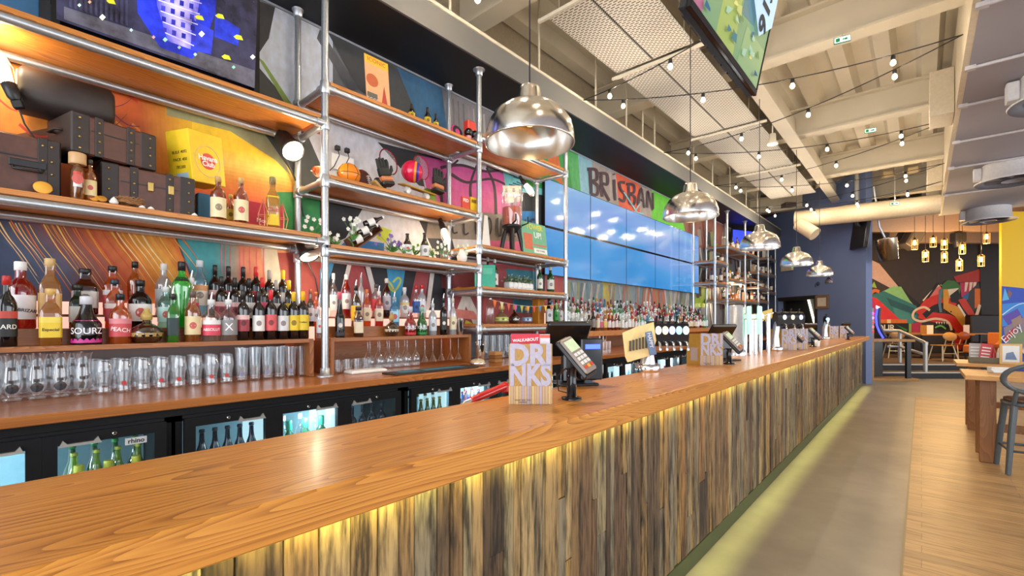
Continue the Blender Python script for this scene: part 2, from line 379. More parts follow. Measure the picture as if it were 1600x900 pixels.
# perforated ceiling raft in two rows of panels, on cross bars
def perforated():
    m, N, L, bs = newmat('perforated_panel'); tc = N.new('ShaderNodeTexCoord'); mp = N.new('ShaderNodeMapping'); mp.inputs['Scale'].default_value = (1, 1, 1)
    L.new(tc.outputs['Object'], mp.inputs['Vector'])
    bk = N.new('ShaderNodeTexBrick'); bk.inputs['Scale'].default_value = 1.0; bk.inputs['Brick Width'].default_value = 0.060; bk.inputs['Row Height'].default_value = 0.030
    bk.inputs['Mortar Size'].default_value = 0.0088; bk.inputs['Mortar Smooth'].default_value = 0.0
    bk.inputs['Color1'].default_value = rgb('#4b463c'); bk.inputs['Color2'].default_value = rgb('#5a5446'); bk.inputs['Mortar'].default_value = rgb('#d9d3c6')
    L.new(mp.outputs['Vector'], bk.inputs['Vector']); L.new(bk.outputs['Color'], bs.inputs['Base Color']); bs.inputs['Roughness'].default_value = 0.6
    return m
PERF = perforated(); RAFT = mat('#d6cdbb', 0.55)
rx0, rx1 = -2.70, -1.80
for k, (y0, y1) in enumerate(((0.75, 3.2), (3.55, 4.9), (4.98, 7.4), (7.48, 9.9), (9.98, 12.4))):
    r = empty('ceiling_raft', ((rx0 + rx1) / 2, (y0 + y1) / 2, 4.36), 0, ['perforated white ceiling panel pair right above the front pendant lamp', 'perforated white ceiling panel pair second from the front along the bar', 'perforated white ceiling panel pair in the middle of the run', 'perforated white ceiling panel pair fourth from the front along the bar', 'perforated white ceiling panel pair nearest the blue end wall'][k], 'ceiling panel', 'perforated panels hung over the bar')
    yc = (y0 + y1) / 2; hw = (rx1 - rx0) / 2; hy = (y1 - y0) / 2
    for sx in (-1, 1):
        MB().box((min(0, sx * hw) + (0.012 if sx > 0 else 0), -hy, 0), (max(0, sx * hw) - (0.012 if sx < 0 else 0), hy, 0.02)).build('panel', PERF, r)
    MB().box((-hw - 0.09, -hy - 0.035, -0.03), (hw + 0.12, -hy - 0.005, 0.0)).build('cross_bar', RAFT, r)
    MB().tube([(0, -hy, 0.014), (0, hy, 0.014)], 0.008, 6).build('spine', DARK, r)
    for sx in (-0.9, 0.9):
        for sy in (-0.8, 0.8): MB().tube([(sx * hw, sy * hy, 0.02), (sx * hw, sy * hy, ZDECK - 4.36)], 0.006, 6).build('hanger_rod', RAFT, r)
# hanger rods from the deck down to the soffit fascia
for k, y in enumerate((2.62, 3.86, 5.0, 5.8, 6.3, 6.7, 8.3, 9.3, 10.4, 11.6, 12.6)):
    o = MB().tube([(XS + 0.004, y, 4.106), (XS + 0.004, y, 4.95)], 0.012, 8).build('hanger_rod', mat('#c9bda6', 0.5))
    tag(o, 'cream steel hanger rod on the grey soffit edge, number %d counted from the front pendant' % (k + 1), 'rod', 'hanger rods of the soffit')

# blue end wall with a serving hatch, running back at an angle from the end of the bar
E0 = Vector((-0.955, 13.28, 0)); L0 = Vector((-3.72, 15.75, 0)); wd = (L0 - E0); WL = wd.length; wd.normalize()
WROT = math.atan2(wd.y, wd.x)                     # local +x runs from the aisle end toward the back bar
BLUE = mat('#64739a', 0.6, 0, 0, 0.04, 0, 2)
def hitwall(u, v):
    d = ray(u, v); a = E0; nx, ny = -wd.y, wd.x; t = (a.x * nx + a.y * ny) / (d[0] * nx + d[1] * ny)
    p = Vector((d[0] * t, d[1] * t, EYE + d[2] * t)); return ((p - E0).dot(wd), p.z)
h1, hz1 = hitwall(1275, 464); h0, _ = hitwall(1216, 464); hz0 = 1.02
BW = MB()
th = 0.16                                          # wall thickness goes away from the room: local -y
def lb(lo, hi): BW.box(lo, hi)
BW.box((0, -th, 0), (h1, 0, 4.9)); BW.box((h0, -th, 0), (WL + 0.3, 0, 4.9)); BW.box((h1, -th, hz1), (h0, 0, 4.9)); BW.box((h1, -th, 0), (h0, 0, hz0))
structure(BW.build('wall_end', BLUE, None, E0, WROT))
FRM = mat('#26221f', 0.5)
b = MB(); b.box((h1 - 0.05, 0.0, hz0), (h1, 0.03, hz1 + 0.05)); b.box((h1, 0.0, hz1), (h0, 0.03, hz1 + 0.05)); b.box((h1 + 0.0, -th, hz1 - 0.05), (h0, 0, hz1)); b.box((h1, -th, hz0), (h1 + 0.06, 0, hz1 - 0.05))
structure(b.build('trim_6', FRM, None, E0, WROT))
b = MB(); b.box((h1 - 0.05, -0.75, 0.0), (h0 + 0.6, -0.7, 2.8)); b.box((h1 - 0.05, -0.7, 0), (h1, -th, 2.8)); b.box((h0 + 0.6, -0.7, 0), (h0 + 0.65, -th, 2.8)); b.box((h1 - 0.05, -0.75, 2.8), (h0 + 0.65, -th, 2.85))
structure(b.build('wall_kitchen', mat('#3a3932', 0.6), None, E0, WROT))
o = MB().tube([(h0 - 0.62, -0.66, 1.3), (h0 - 0.32, -0.66, 2.2)], 0.03, 8).build('tube_light', glow('#fff6e0', 2.2), None, E0, WROT)
tag(o, 'slanting white tube light glowing on the wall inside the serving hatch', 'light')
# the wall's return behind the bar end, and pale edge trim

# raised seating area beyond, square to the mural wall
def fr(r, f, z): return Vector((r * CA - f * SA, r * SA + f * CA, z))   # right / forward / up of the room's far corner
def turned(b, name, m, parent=None, loc=(0, 0, 0)):
    return b.build(name, m, parent, loc, YAW)
STEPM = mat('#3a2f26', 0.6); NOSE = mat('#bdbab4', 0.4, 0.3)
b = MB(); b.box((6.9, 11.55, 0.0), (16.0, 24.0, 0.155), 0); b.box((6.9, 12.05, 0.155), (16.0, 24.0, 0.31), 0)
structure(turned(b, 'floor_platform', mat('#6b5642', 0.55)))
b = MB(); b.box((9.2, 11.545, 0.002), (16, 11.549, 0.15), 0); b.box((9.2, 12.045, 0.157), (16, 12.049, 0.305), 0); structure(turned(b, 'trim_7', mat('#1d1715', 0.6)))
b = MB(); b.box((9.0, 11.53, 0.135), (16, 11.60, 0.16)); b.box((8.6, 12.03, 0.29), (16, 12.10, 0.315)); structure(turned(b, 'trim_8', NOSE))
TM = 16.5
RW = lambda u: (u - 800) / FPX * TM
ZM = lambda v: EYE + (HOR - v) / FPX * TM
b = MB(); b.box((8.5, TM, 0), (24, TM + 0.2, 5.2)); structure(turned(b, 'wall_back', mat('#2b2420', 0.7)))
b = MB(); b.box((7.5, 12.6, 4.58), (24, TM + 0.2, 4.7)); structure(turned(b, 'ceiling_seating', mat('#6b5853', 0.7)))
b = MB(); b.box((10.0, 13.3, 4.05), (24, 13.5, 4.575)); b.box((12.2, 14.9, 3.98), (24, 15.1, 4.575)); structure(turned(b, 'trim_9', mat('#8e7a70', 0.6)))
# yellow pier with a printed poster
TY = 11.9
yl = (1565 - 800) / FPX * TY
b = MB(); b.box((yl, TY, 0), (yl + 3.0, TY + 0.06, 4.27)); structure(turned(b, 'wall_yellow', mat('#f2c200', 0.5, 0, 0, 0.02)))

# ------------------------------------------------------------------ graffiti mural on the wall behind the bar
class Paint:
    def __init__(s, place, step): s.b = MB(); s.k = 0; s.place = place; s.step = step
    def P(s, pix, col):
        s.k += 1; s.b.poly([s.place(u, v, s.k * s.step) for u, v in pix], 0, col); return s
    def G(s, top, bot, cols, n=18, push=0.0):
        """airbrushed blend between two edges (lists of pixel points of equal length) through a list of colours"""
        s.k += 1; C3 = [rgb(c) for c in cols]
        for i in range(n):
            t0, t1 = i / n, (i + 1) / n; q = (i + .5) / n * (len(cols) - 1); a = min(int(q), len(cols) - 2); f = q - a
            col = tuple(C3[a][j] + (C3[a + 1][j] - C3[a][j]) * f for j in range(3))
            L = lambda t, k: (top[k][0] + (bot[k][0] - top[k][0]) * t, top[k][1] + (bot[k][1] - top[k][1]) * t)
            s.b.poly([s.place(*L(t0, k), s.k * s.step) for k in range(len(top))] + [s.place(*L(t1, k), s.k * s.step) for k in range(len(top) - 1, -1, -1)], 0, col)
        return s
    def T(s, pix, wpx, col, wend=None, n=6):
        """brush stroke through pixel points; wpx is its width in pixels at the start, wend at the end"""
        s.k += 1; pts = []
        q = [pix[0]] + list(pix) + [pix[-1]]
        for i in range(1, len(q) - 2):
            for j in range(n):
                t = j / n; f = lambda a, b_, c, d: 0.5 * (2 * b_ + (c - a) * t + (2 * a - 5 * b_ + 4 * c - d) * t * t + (3 * b_ - a - 3 * c + d) * t ** 3)
                pts.append((f(q[i - 1][0], q[i][0], q[i + 1][0], q[i + 2][0]), f(q[i - 1][1], q[i][1], q[i + 1][1], q[i + 2][1])))
        pts.append(pix[-1]); N_ = len(pts); L = []; Rr = []
        wend = wpx if wend is None else wend
        for i, p in enumerate(pts):
            a = pts[max(i - 1, 0)]; c = pts[min(i + 1, N_ - 1)]; dx, dy = c[0] - a[0], c[1] - a[1]; l = math.hypot(dx, dy) or 1
            wd_ = (wpx + (wend - wpx) * i / (N_ - 1)) / 2
            L.append((p[0] - dy / l * wd_, p[1] + dx / l * wd_)); Rr.append((p[0] + dy / l * wd_, p[1] - dx / l * wd_))
        vs = [s.place(u, v, s.k * s.step) for u, v in L + Rr]
        s.b.add(vs, [(i, i + 1, N_ + i + 1, N_ + i) for i in range(N_ - 1)], 0, col); return s
def on_bar_wall(u, v, d):
    p = onX(u, v, XW + 0.002 + d); p.z = max(min(p.z, ZSOF - 0.022), 1.035); p.y = min(max(p.y, -1.0), 15.4); return p
PM = attr_mat('spray_paint', 0.62, ((2.2, 5.0, 3.2), 0.72, 0.30, 0.62))
A = Paint(on_bar_wall, 0.00007)
def wallrect(y0, y1, z0, z1, col):
    A.k += 1; xx = XW + 0.002 + A.k * A.step; A.b.poly([(xx, y0, z0), (xx, y1, z0), (xx, y1, z1), (xx, y0, z1)], 0, col)
wallrect(-1.0, 15.4, 1.035, ZSOF - 0.02, '#6d6f74')
# bay behind the large bottles: dark blue with feathered orange and yellow, then teal, peach and brick
A.P([(-60, 330), (330, 340), (330, 540), (-60, 545)], '#3a4a66')
A.P([(-60, 330), (120, 335), (100, 420), (60, 500), (-60, 520)], '#34425f')
A.P([(0, 335), (250, 340), (300, 440), (290, 520), (180, 520), (140, 440), (60, 380)], '#b4552c')
A.G([(-60, 330), (60, 420), (90, 540)], [(120, 330), (200, 420), (230, 540)], ['#3a4a66', '#4a4a60', '#8a5048', '#b4552c']); A.G([(100, 335), (190, 430), (200, 530)], [(262, 340), (300, 440), (300, 530)], ['#b4552c', '#c8662a', '#d98a2a', '#e8a83a', '#e07a2a'])
A.P([(265, 345), (490, 350), (480, 520), (300, 520), (300, 430)], '#3f9aa3')
A.P([(330, 420), (420, 420), (420, 520), (330, 520)], '#2e7f95')
A.G([(335, 352), (330, 480)], [(385, 352), (378, 470)], ['#3f9aa3', '#6f9f98', '#e2946c'], 14); A.P([(375, 350), (455, 350), (450, 430), (415, 470), (375, 445)], '#e2946c')
A.P([(420, 395), (512, 395), (512, 520), (430, 520)], '#a4473f')
A.P([(405, 372), (430, 372), (445, 470), (425, 500)], '#d9cdb4')
cols = ['#f0a63a', '#e0702a', '#f3c25a', '#c9482a', '#f7dca0', '#d98a2a', '#e58a4a']
for i in range(46):
    x0 = -15 + i * 6.2 + random.uniform(-4, 4); sp = random.uniform(50, 95); c = random.choice(cols)
    y0 = 336 + random.uniform(-4, 22)
    A.T([(x0, y0), (x0 + sp * 0.25, y0 + sp * 0.42), (x0 + sp * 0.6, y0 + sp * 0.86), (x0 + sp * 1.0, y0 + sp * 1.45)], random.uniform(0.8, 3.2), c, 0.3)
for u in (347, 353, 361, 376, 382, 391, 402, 413): A.T([(u, 352), (u - 1, 400), (u, random.uniform(425, 460))], 1.3, '#f06a7a')
# between the two upper shelves of that bay
A.P([(-40, 60), (330, 150), (500, 195), (500, 385), (-40, 325)], '#d0642a')
A.P([(-40, 80), (60, 90), (110, 160), (90, 270), (-40, 300)], '#7a4a2c')
A.P([(0, 95), (70, 110), (75, 200), (0, 215)], '#e88c2e')
for i in range(26):
    u0 = random.uniform(-10, 270); v0 = 110 + u0 * 0.23 + random.uniform(-20, 90)
    A.T([(u0, v0), (u0 + 25, v0 + 18), (u0 + 60, v0 + 16), (u0 + 85, v0 - 6)], random.uniform(1.5, 5), random.choice(['#f09a3a', '#c8402c', '#8c3a52', '#f2b45a', '#7b3d2a']), 0.6)
A.G([(290, 165), (400, 190), (520, 215)], [(290, 345), (400, 358), (520, 385)], ['#e8b820', '#f2cc30', '#f0c828', '#f2d060', '#e0902a', '#e06a2a', '#c8483a', '#b83a3a'], 30); A.G([(215, 158), (230, 330)], [(300, 170), (300, 345)], ['#c8602a', '#d8902a', '#e8b820'], 12)
A.P([(300, 245), (350, 248), (350, 262), (300, 256)], '#d7c59a')
A.P([(430, 300), (520, 300), (520, 385), (440, 380)], '#2f8a4a')
A.P([(260, 165), (420, 200), (455, 275), (430, 250), (360, 205), (260, 180)], '#9a9a72')
A.P([(400, 190), (520, 215), (520, 300), (470, 290)], '#4a4d4c')
A.P([(478, 205), (520, 215), (520, 300)], '#c9ccd4')
# above the top shelf: cool grey panels, olive diagonal, dark wedge, blue
A.G([(-40, 0), (-40, 60)], [(520, 0), (520, 180)], ['#a9b2c6', '#c3cddf', '#d3dbe9', '#c6cfdf'])
A.P([(400, 0), (430, 0), (420, 60), (400, 90)], '#39393a')
A.P([(400, 100), (460, 170), (400, 160)], '#3b3c38')
A.P([(402, 88), (412, 96), (458, 166), (448, 166)], '#7f9a45')
A.P([(500, 40), (562, 140), (546, 142), (495, 60)], '#55585f')
A.P([(512, 40), (830, 200), (830, 260), (740, 225), (600, 170), (562, 140)], '#3d4044')
A.P([(620, 105), (720, 150), (700, 210), (655, 190)], '#2f5f87')
A.P([(690, 135), (830, 205), (830, 260), (700, 215)], '#77767c')
for i in range(14): A.T([(700 + i * 8, 150 + i * 4), (702 + i * 8, 205 + i * 3)], random.uniform(1, 3), random.choice(['#9a9a9c', '#5f6065', '#8b7a86']))
# second bay
A.G([(500, 170), (760, 225)], [(500, 305), (760, 345)], ['#c3c9d8', '#d4d7df', '#d8d8dc'])
A.P([(590, 222), (700, 250), (700, 300), (655, 290), (625, 262)], '#2a2a2e')
A.G([(655, 243), (850, 285)], [(690, 460), (850, 470)], ['#b84a92', '#d85a96', '#e0709a', '#d8608e', '#c8507a'])
A.P([(655, 243), (690, 250), (700, 330), (680, 300)], '#b03f80')
A.P([(500, 300), (760, 335), (760, 420), (500, 395)], '#d9d9dc')
A.P([(500, 310), (570, 320), (540, 372), (500, 390)], '#26272c')
A.P([(455, 320), (512, 345), (512, 395), (455, 385)], '#2f8f52')
A.P([(545, 372), (600, 380), (600, 405), (560, 400), (520, 395)], '#2c7fc4')
A.P([(590, 352), (612, 360), (602, 380), (588, 372)], '#c9d63a')
A.P([(655, 345), (700, 350), (720, 425), (690, 420)], '#3a3a3e')
A.P([(672, 325), (830, 338), (835, 378), (665, 372)], '#8d8276')
for st in ([(688, 262), (720, 258), (760, 268), (800, 262)], [(696, 300), (700, 268), (716, 250)], [(738, 330), (735, 290), (745, 258)], [(775, 335), (772, 290), (760, 262)], [(800, 330), (798, 290), (785, 262)], [(705, 272), (730, 285), (770, 280), (810, 300)], [(812, 330), (815, 300), (800, 268)], [(692, 330), (690, 300), (700, 275)]):
    A.T(st, 5, '#3a2630', 3)
A.P([(785, 262), (850, 282), (850, 312), (790, 292)], '#69b7c4')
for k in range(3): A.T([(790 + k * 6, 268 + k * 4), (835 - k * 5, 280 + k * 2), (836 - k * 5, 298 - k * 3), (795 + k * 6, 288 - k * 2)], 2, '#234c66', 2, 1)
A.P([(812, 300), (850, 305), (850, 420), (815, 400)], '#1f2228')
A.P([(815, 330), (840, 330), (840, 375), (815, 375)], '#1f6aa8')
A.P([(785, 290), (815, 290), (812, 315), (790, 318)], '#ded6c8')
# low on the second and third bays: maroon and black bands edged white, blue wedge, letter shapes
A.P([(500, 400), (900, 420), (900, 520), (500, 520)], '#a8484c')
A.P([(512, 408), (545, 408), (528, 460), (500, 500), (500, 420)], '#3f8fc0')
A.P([(523, 408), (548, 410), (530, 480), (505, 520), (505, 470)], '#26252b')
A.P([(543, 411), (550, 411), (533, 480), (525, 490)], '#e8e4e0')
A.P([(567, 412), (612, 414), (625, 470), (606, 500), (585, 470)], '#2a2a30')
A.P([(570, 412), (577, 412), (590, 460), (584, 470)], '#e8e4e0')
A.P([(604, 414), (638, 416), (622, 500), (610, 480)], '#3f9fd0')
A.P([(634, 416), (652, 417), (640, 475), (620, 510)], '#26252b')
A.P([(672, 418), (700, 420), (690, 500), (660, 500)], '#222228')
A.P([(673, 418), (680, 418), (672, 480), (664, 495)], '#e6e2dd')
A.T([(615, 452), (610, 443), (602, 437), (606, 446), (616, 455), (626, 440), (622, 434), (614, 441)], 3, '#c4cf4a')
A.P([(690, 420), (760, 425), (760, 455), (690, 450)], '#7a3033')
A.P([(715, 448), (745, 452), (735, 460), (700, 458)], '#e08a2c')
A.P([(722, 463), (734, 462), (762, 520), (745, 520)], '#ece6da'); A.P([(722, 463), (730, 470), (718, 520), (700, 520)], '#ece6da')
A.P([(690, 480), (740, 486), (750, 500), (700, 496)], '#f08f80'); A.P([(728, 500), (738, 505), (734, 515), (724, 512)], '#d7d23a')
A.P([(790, 420), (840, 424), (838, 490), (805, 488)], '#2c7f96'); A.P([(758, 455), (785, 457), (775, 505), (752, 505)], '#c25a55')
A.P([(838, 425), (852, 426), (850, 500), (836, 500)], '#2a2528')
# above and below the video wall
A.P([(820, 195), (905, 240), (905, 305), (820, 290)], '#2c8c43')
A.P([(850, 215), (870, 225), (880, 290), (860, 275)], '#c1622f')
A.P([(885, 235), (930, 255), (925, 310), (895, 298)], '#4aa35e')
A.P([(903, 241), (960, 268), (960, 330), (908, 306)], '#7fb0c4')
A.P([(925, 252), (1022, 300), (1022, 350), (930, 318)], '#9c928d')
A.P([(962, 268), (1000, 287), (1000, 345), (968, 330)], '#d2593a')
A.P([(1018, 296), (1085, 328), (1085, 372), (1018, 346)], '#5fc32c')
A.P([(1060, 318), (1130, 350), (1130, 400), (1075, 380)], '#86503f')
A.P([(880, 436), (1092, 452), (1092, 515), (880, 520)], '#7b8a90')
A.P([(1000, 448), (1040, 452), (1036, 510), (1000, 510)], '#b3624c')
A.P([(940, 440), (962, 442), (958, 500), (945, 500)], '#a99c4a')
for i in range(70):
    u = random.uniform(890, 1160); c = random.choice(['#9aa1a4', '#5f696f', '#a8a49a', '#86726e', '#5f7f8a', '#9a6a5a', '#84895c', '#b4b0ac'])
    v0 = 440 + (u - 880) * 0.07 if u < 1092 else random.uniform(355, 470)
    A.T([(u, v0), (u + random.uniform(-4, 4), v0 + 30), (u + random.uniform(-6, 6), v0 + 62)], random.uniform(1.5, 5), c, 1)
A.P([(1088, 440), (1110, 443), (1105, 480), (1085, 480)], '#a5c23c')
for i in range(60):
    u = random.uniform(1088, 1190); v = random.uniform(350 + (u - 1088) * 0.25, 470)
    A.T([(u, v), (u + 2, v + 25)], random.uniform(2, 5), random.choice(['#5a4a46', '#3b3536', '#8a7a72', '#6a3a3a', '#7d8a4a']))
# the sprayed city name: BRISBAN(E) above the screens, (M)ELBOUR(NE) behind the drinks tower
def spray(strokes, dx, dy, sx, sy, w_, col, slope):
    for st in strokes: A.T([(dx + x * sx, dy + y * sy + (x * sx) * slope) for x, y in st], w_, col, w_ * 0.8, 5)
DKP = '#3c2433'
LET = {'B': [[(0, 0), (0.1, 1)], [(-0.2, 0.1), (0.45, 0), (0.5, 0.35), (0.05, 0.5)], [(0.05, 0.5), (0.6, 0.6), (0.5, 0.95), (0.1, 1)]],
       'R': [[(0, 0), (0.1, 1)], [(-0.2, 0.1), (0.45, 0), (0.5, 0.4), (0.05, 0.5), (0.65, 1.05)]],
       'I': [[(0.2, 0.1), (0.3, 1)], [(0.18, -0.15), (0.2, -0.1)]], 'S': [[(0.55, 0.05), (0.1, 0.15), (0.2, 0.45), (0.55, 0.6), (0.45, 0.95), (0.0, 0.9)]],
       'A': [[(0, 1), (0.3, 0), (0.6, 1)], [(0.12, 0.65), (0.5, 0.65)]], 'N': [[(0, 1), (0.05, 0), (0.55, 1), (0.55, 0)]],
       'E': [[(0.5, 0), (0, 0.05), (0.02, 0.95), (0.5, 0.95)], [(0, 0.5), (0.4, 0.5)]], 'L': [[(0, 0), (0.02, 1), (0.5, 0.95)]],
       'O': [[(0.25, 0), (0, 0.4), (0.2, 1), (0.5, 0.7), (0.45, 0.2), (0.25, 0)]], 'U': [[(0, 0), (0.05, 0.9), (0.4, 0.95), (0.5, 0)]], 'M': [[(0, 1), (0.1, 0), (0.3, 0.6), (0.5, 0), (0.6, 1)]]}
u = 922
for i, ch in enumerate('BRISBAN'):
    spray(LET[ch], u, 262 + (u - 922) * 0.40, 21 - i * 0.9, 40 - i * 2.2, 5.4 - i * 0.3, DKP, 0.40); u += (12 if ch == 'I' else 17) - i * 0.5
A.T([(975, 300), (1004, 345)], 2, '#7fb8c8'); A.T([(1000, 318), (985, 342)], 2, '#7fb8c8'); A.T([(980, 330), (1006, 334)], 2, '#7fb8c8')
u = 690
for i, ch in enumerate('MELBOURNE'):
    spray(LET[ch], u, 336 + (u - 690) * 0.05, 15, 27, 3.0, '#322b2a', 0.06); u += 17.5
tag(A.b.build('mural', PM), 'spray-painted graffiti mural covering the wall behind the back bar', 'mural')
# mural of the far seating area (a macaw over bold colour shapes)
def on_far_wall(u, v, d): return onT(u, v, TM - 0.004 - d)
B = Paint(on_far_wall, 0.0006)
B.P([(1335, 375), (1560, 375), (1560, 550), (1335, 550)], '#3a2f28')
B.P([(1340, 402), (1355, 400), (1450, 487), (1440, 500), (1340, 440)], '#1f1815')
B.P([(1357, 404), (1374, 412), (1432, 482), (1428, 496), (1357, 432)], '#d9b9ae')
B.P([(1357, 432), (1395, 452), (1380, 470), (1357, 462)], '#3b332f')
B.P([(1396, 447), (1408, 448), (1425, 475), (1378, 456)], '#8fd08c')
B.P([(1357, 462), (1382, 455), (1432, 478), (1436, 500), (1420, 522), (1357, 520)], '#2f7d84')
B.P([(1385, 465), (1430, 482), (1432, 492), (1392, 478)], '#235d68'); B.P([(1395, 480), (1432, 494), (1425, 508), (1400, 500)], '#47979a')
B.P([(1360, 463), (1370, 466), (1407, 500), (1366, 500)], '#e0353a'); B.P([(1360, 463), (1366, 470), (1372, 500), (1362, 500)], '#c62f7d')
B.T([(1358, 462), (1366, 454), (1374, 456)], 5, '#d9702c'); B.P([(1360, 448), (1366, 440), (1370, 450)], '#9ec85a')
B.P([(1374, 499), (1417, 499), (1417, 505), (1374, 505)], '#e37a2a'); B.P([(1386, 499), (1392, 499), (1392, 505), (1386, 505)], '#f0d9b0')
B.P([(1362, 505), (1420, 505), (1420, 527), (1362, 527)], '#17130f'); B.P([(1400, 507), (1418, 515), (1416, 518)], '#2c8a3a')
B.P([(1420, 506), (1428, 506), (1428, 520), (1420, 520)], '#8fbf5a'); B.P([(1424, 506), (1440, 502), (1440, 522), (1424, 524)], '#c22d55')
B.P([(1443, 468), (1468, 445), (1475, 452), (1470, 478), (1445, 476)], '#e07a78'); B.T([(1442, 470), (1467, 446), (1480, 456)], 2.2, '#f3ece0')
B.T([(1436, 484), (1466, 443), (1486, 462)], 4, '#1b1512', 3, 1)
B.P([(1490, 432), (1532, 420), (1533, 440), (1495, 441)], '#b23121')
B.P([(1500, 442), (1528, 440), (1510, 462), (1502, 465)], '#c02c5c')
for u in (1508, 1515, 1521): B.P([(u, 441), (u + 5, 441), (u + 2, 455), (u - 1, 456)], '#f0d9cc')
B.P([(1503, 466), (1530, 441), (1534, 480), (1520, 486)], '#41362f'); B.P([(1504, 463), (1515, 456), (1512, 468), (1506, 470)], '#2c6fb0')
B.P([(1523, 451), (1532, 451), (1532, 478), (1523, 482)], '#e0741e')
B.P([(1497, 468), (1508, 466), (1529, 500), (1520, 510)], '#cf3a22'); B.T([(1494, 470), (1524, 508)], 2.5, '#14100e', 2.5, 1)
B.T([(1437, 492), (1450, 474), (1475, 466), (1494, 476)], 13, '#d8301f', 15)
B.T([(1436, 490), (1460, 496), (1485, 500), (1500, 516), (1494, 545)], 15, '#d8301f', 16)
B.T([(1444, 494), (1462, 480), (1480, 478), (1492, 484)], 9, '#1b1512', 7)
B.T([(1453, 485), (1443, 480), (1429, 486), (1427, 497), (1440, 502), (1462, 498), (1481, 503), (1487, 516)], 3.6, '#f0dcc0', 3.6)
B.P([(1462, 504), (1478, 502), (1484, 512), (1470, 518), (1460, 512)], '#171310')
for i in range(5): B.P([(1462 + i * 4, 503), (1465 + i * 4, 503), (1463.5 + i * 4, 507)], '#f5efe4')
B.T([(1461, 512), (1470, 509), (1478, 514)], 2.5, '#7fd05a')
B.P([(1472, 445), (1480, 438), (1492, 439), (1501, 447), (1500, 458), (1488, 462), (1474, 470), (1470, 462)], '#3c7a3a')
B.T([(1471, 452), (1468, 470), (1470, 488)], 5, '#5a7f9a', 4)
B.P([(1474, 452), (1484, 452), (1482, 474), (1500, 480), (1512, 505), (1505, 512), (1492, 494), (1474, 482)], '#e0a02a')
B.P([(1481, 452), (1498, 450), (1494, 458), (1484, 466)], '#e9e2d4'); B.P([(1484, 462), (1497, 452), (1500, 462), (1496, 474), (1486, 472)], '#191512')
for q in ((1474, 486), (1481, 488), (1486, 487)): B.P([(q[0] - 1.6, q[1]), (q[0], q[1] - 1.6), (q[0] + 1.6, q[1]), (q[0], q[1] + 1.6)], '#2a1a12')
B.T([(1497, 476), (1514, 503)], 3, '#f5ede0', 3, 1); B.T([(1531, 476), (1526, 492), (1521, 500)], 5, '#f0d5bd', 5)
B.P([(1530, 375), (1560, 375), (1560, 520), (1534, 520)], '#2c231e')
tag(B.b.build('mural', attr_mat('wall_paint', 0.6, ((3, 3, 3), 0.85, 0.3, 0.6))), 'macaw and serpent mural in red, teal and yellow on the dark far wall', 'mural')
def bigword(s, u, v, h, col, t, name='lettering', parent=None):
    p = onT(u, v, t); return word(name, s, h, mat(col, 0.5), parent, p, FC, 0.004, 0.004)
sg = tag(bigword('OUR', 1384, 512.5, 0.30, '#f3efe6', TM - 0.12, 'wall_lettering'), 'white capital letters OUR painted on the dark band of the far mural', 'sign')
sg = tag(bigword('A', 1392, 524, 0.26, '#e9e4da', TM - 0.12, 'wall_lettering'), 'single white capital letter A under the larger white lettering on the far mural', 'sign')

# poster on the yellow pier
def on_pier(u, v, d): return onT(u, v, TY - 0.006 - d)
Q = Paint(on_pier, 0.0006)
Q.P([(1565.5, 447), (1700, 460), (1700, 580), (1565.5, 580)], '#2546b8')
Q.P([(1566, 475), (1620, 470), (1650, 500), (1566, 510)], '#2f86d8'); Q.P([(1570, 450), (1577, 468), (1566, 470)], '#59b6e6')
Q.P([(1566, 495), (1590, 482), (1600, 500), (1580, 515)], '#5a3fa8'); Q.P([(1575, 452), (1582, 458), (1578, 466), (1574, 462)], '#7d5a5a')
Q.P([(1568, 512), (1620, 485), (1640, 540), (1575, 560)], '#8d7a86'); Q.P([(1580, 500), (1595, 492), (1598, 505), (1584, 512)], '#a08070')
Q.P([(1575, 530), (1600, 515), (1610, 530), (1584, 542)], '#7d8a5a'); Q.P([(1600, 525), (1650, 510), (1650, 580), (1605, 560)], '#4f9ad0')
Q.P([(1568, 528), (1585, 511), (1589, 516), (1572, 534)], '#d03a3a'); Q.T([(1566, 492), (1598, 474), (1640, 486)], 2, '#bfe0f4', 1)
for i in range(16): Q.P([(1567 + i * 3, 540 + (i % 4) * 5), (1570 + i * 3, 537 + (i % 3) * 5), (1571 + i * 3, 546 + (i % 4) * 4)], random.choice(['#e8e6e0', '#d04a4a', '#2c2c3a', '#f0c0a0']))
ps = tag(Q.b.build('poster', attr_mat('poster_print', 0.4)), 'blue collage poster filling the yellow pier below its bare top', 'poster')
word('poster_lettering', 'Enjoy', 0.28, mat('#f4f0ea', 0.5), ps, onT(1581, 521, TY - 0.03), (R(90), R(-42), YAW))

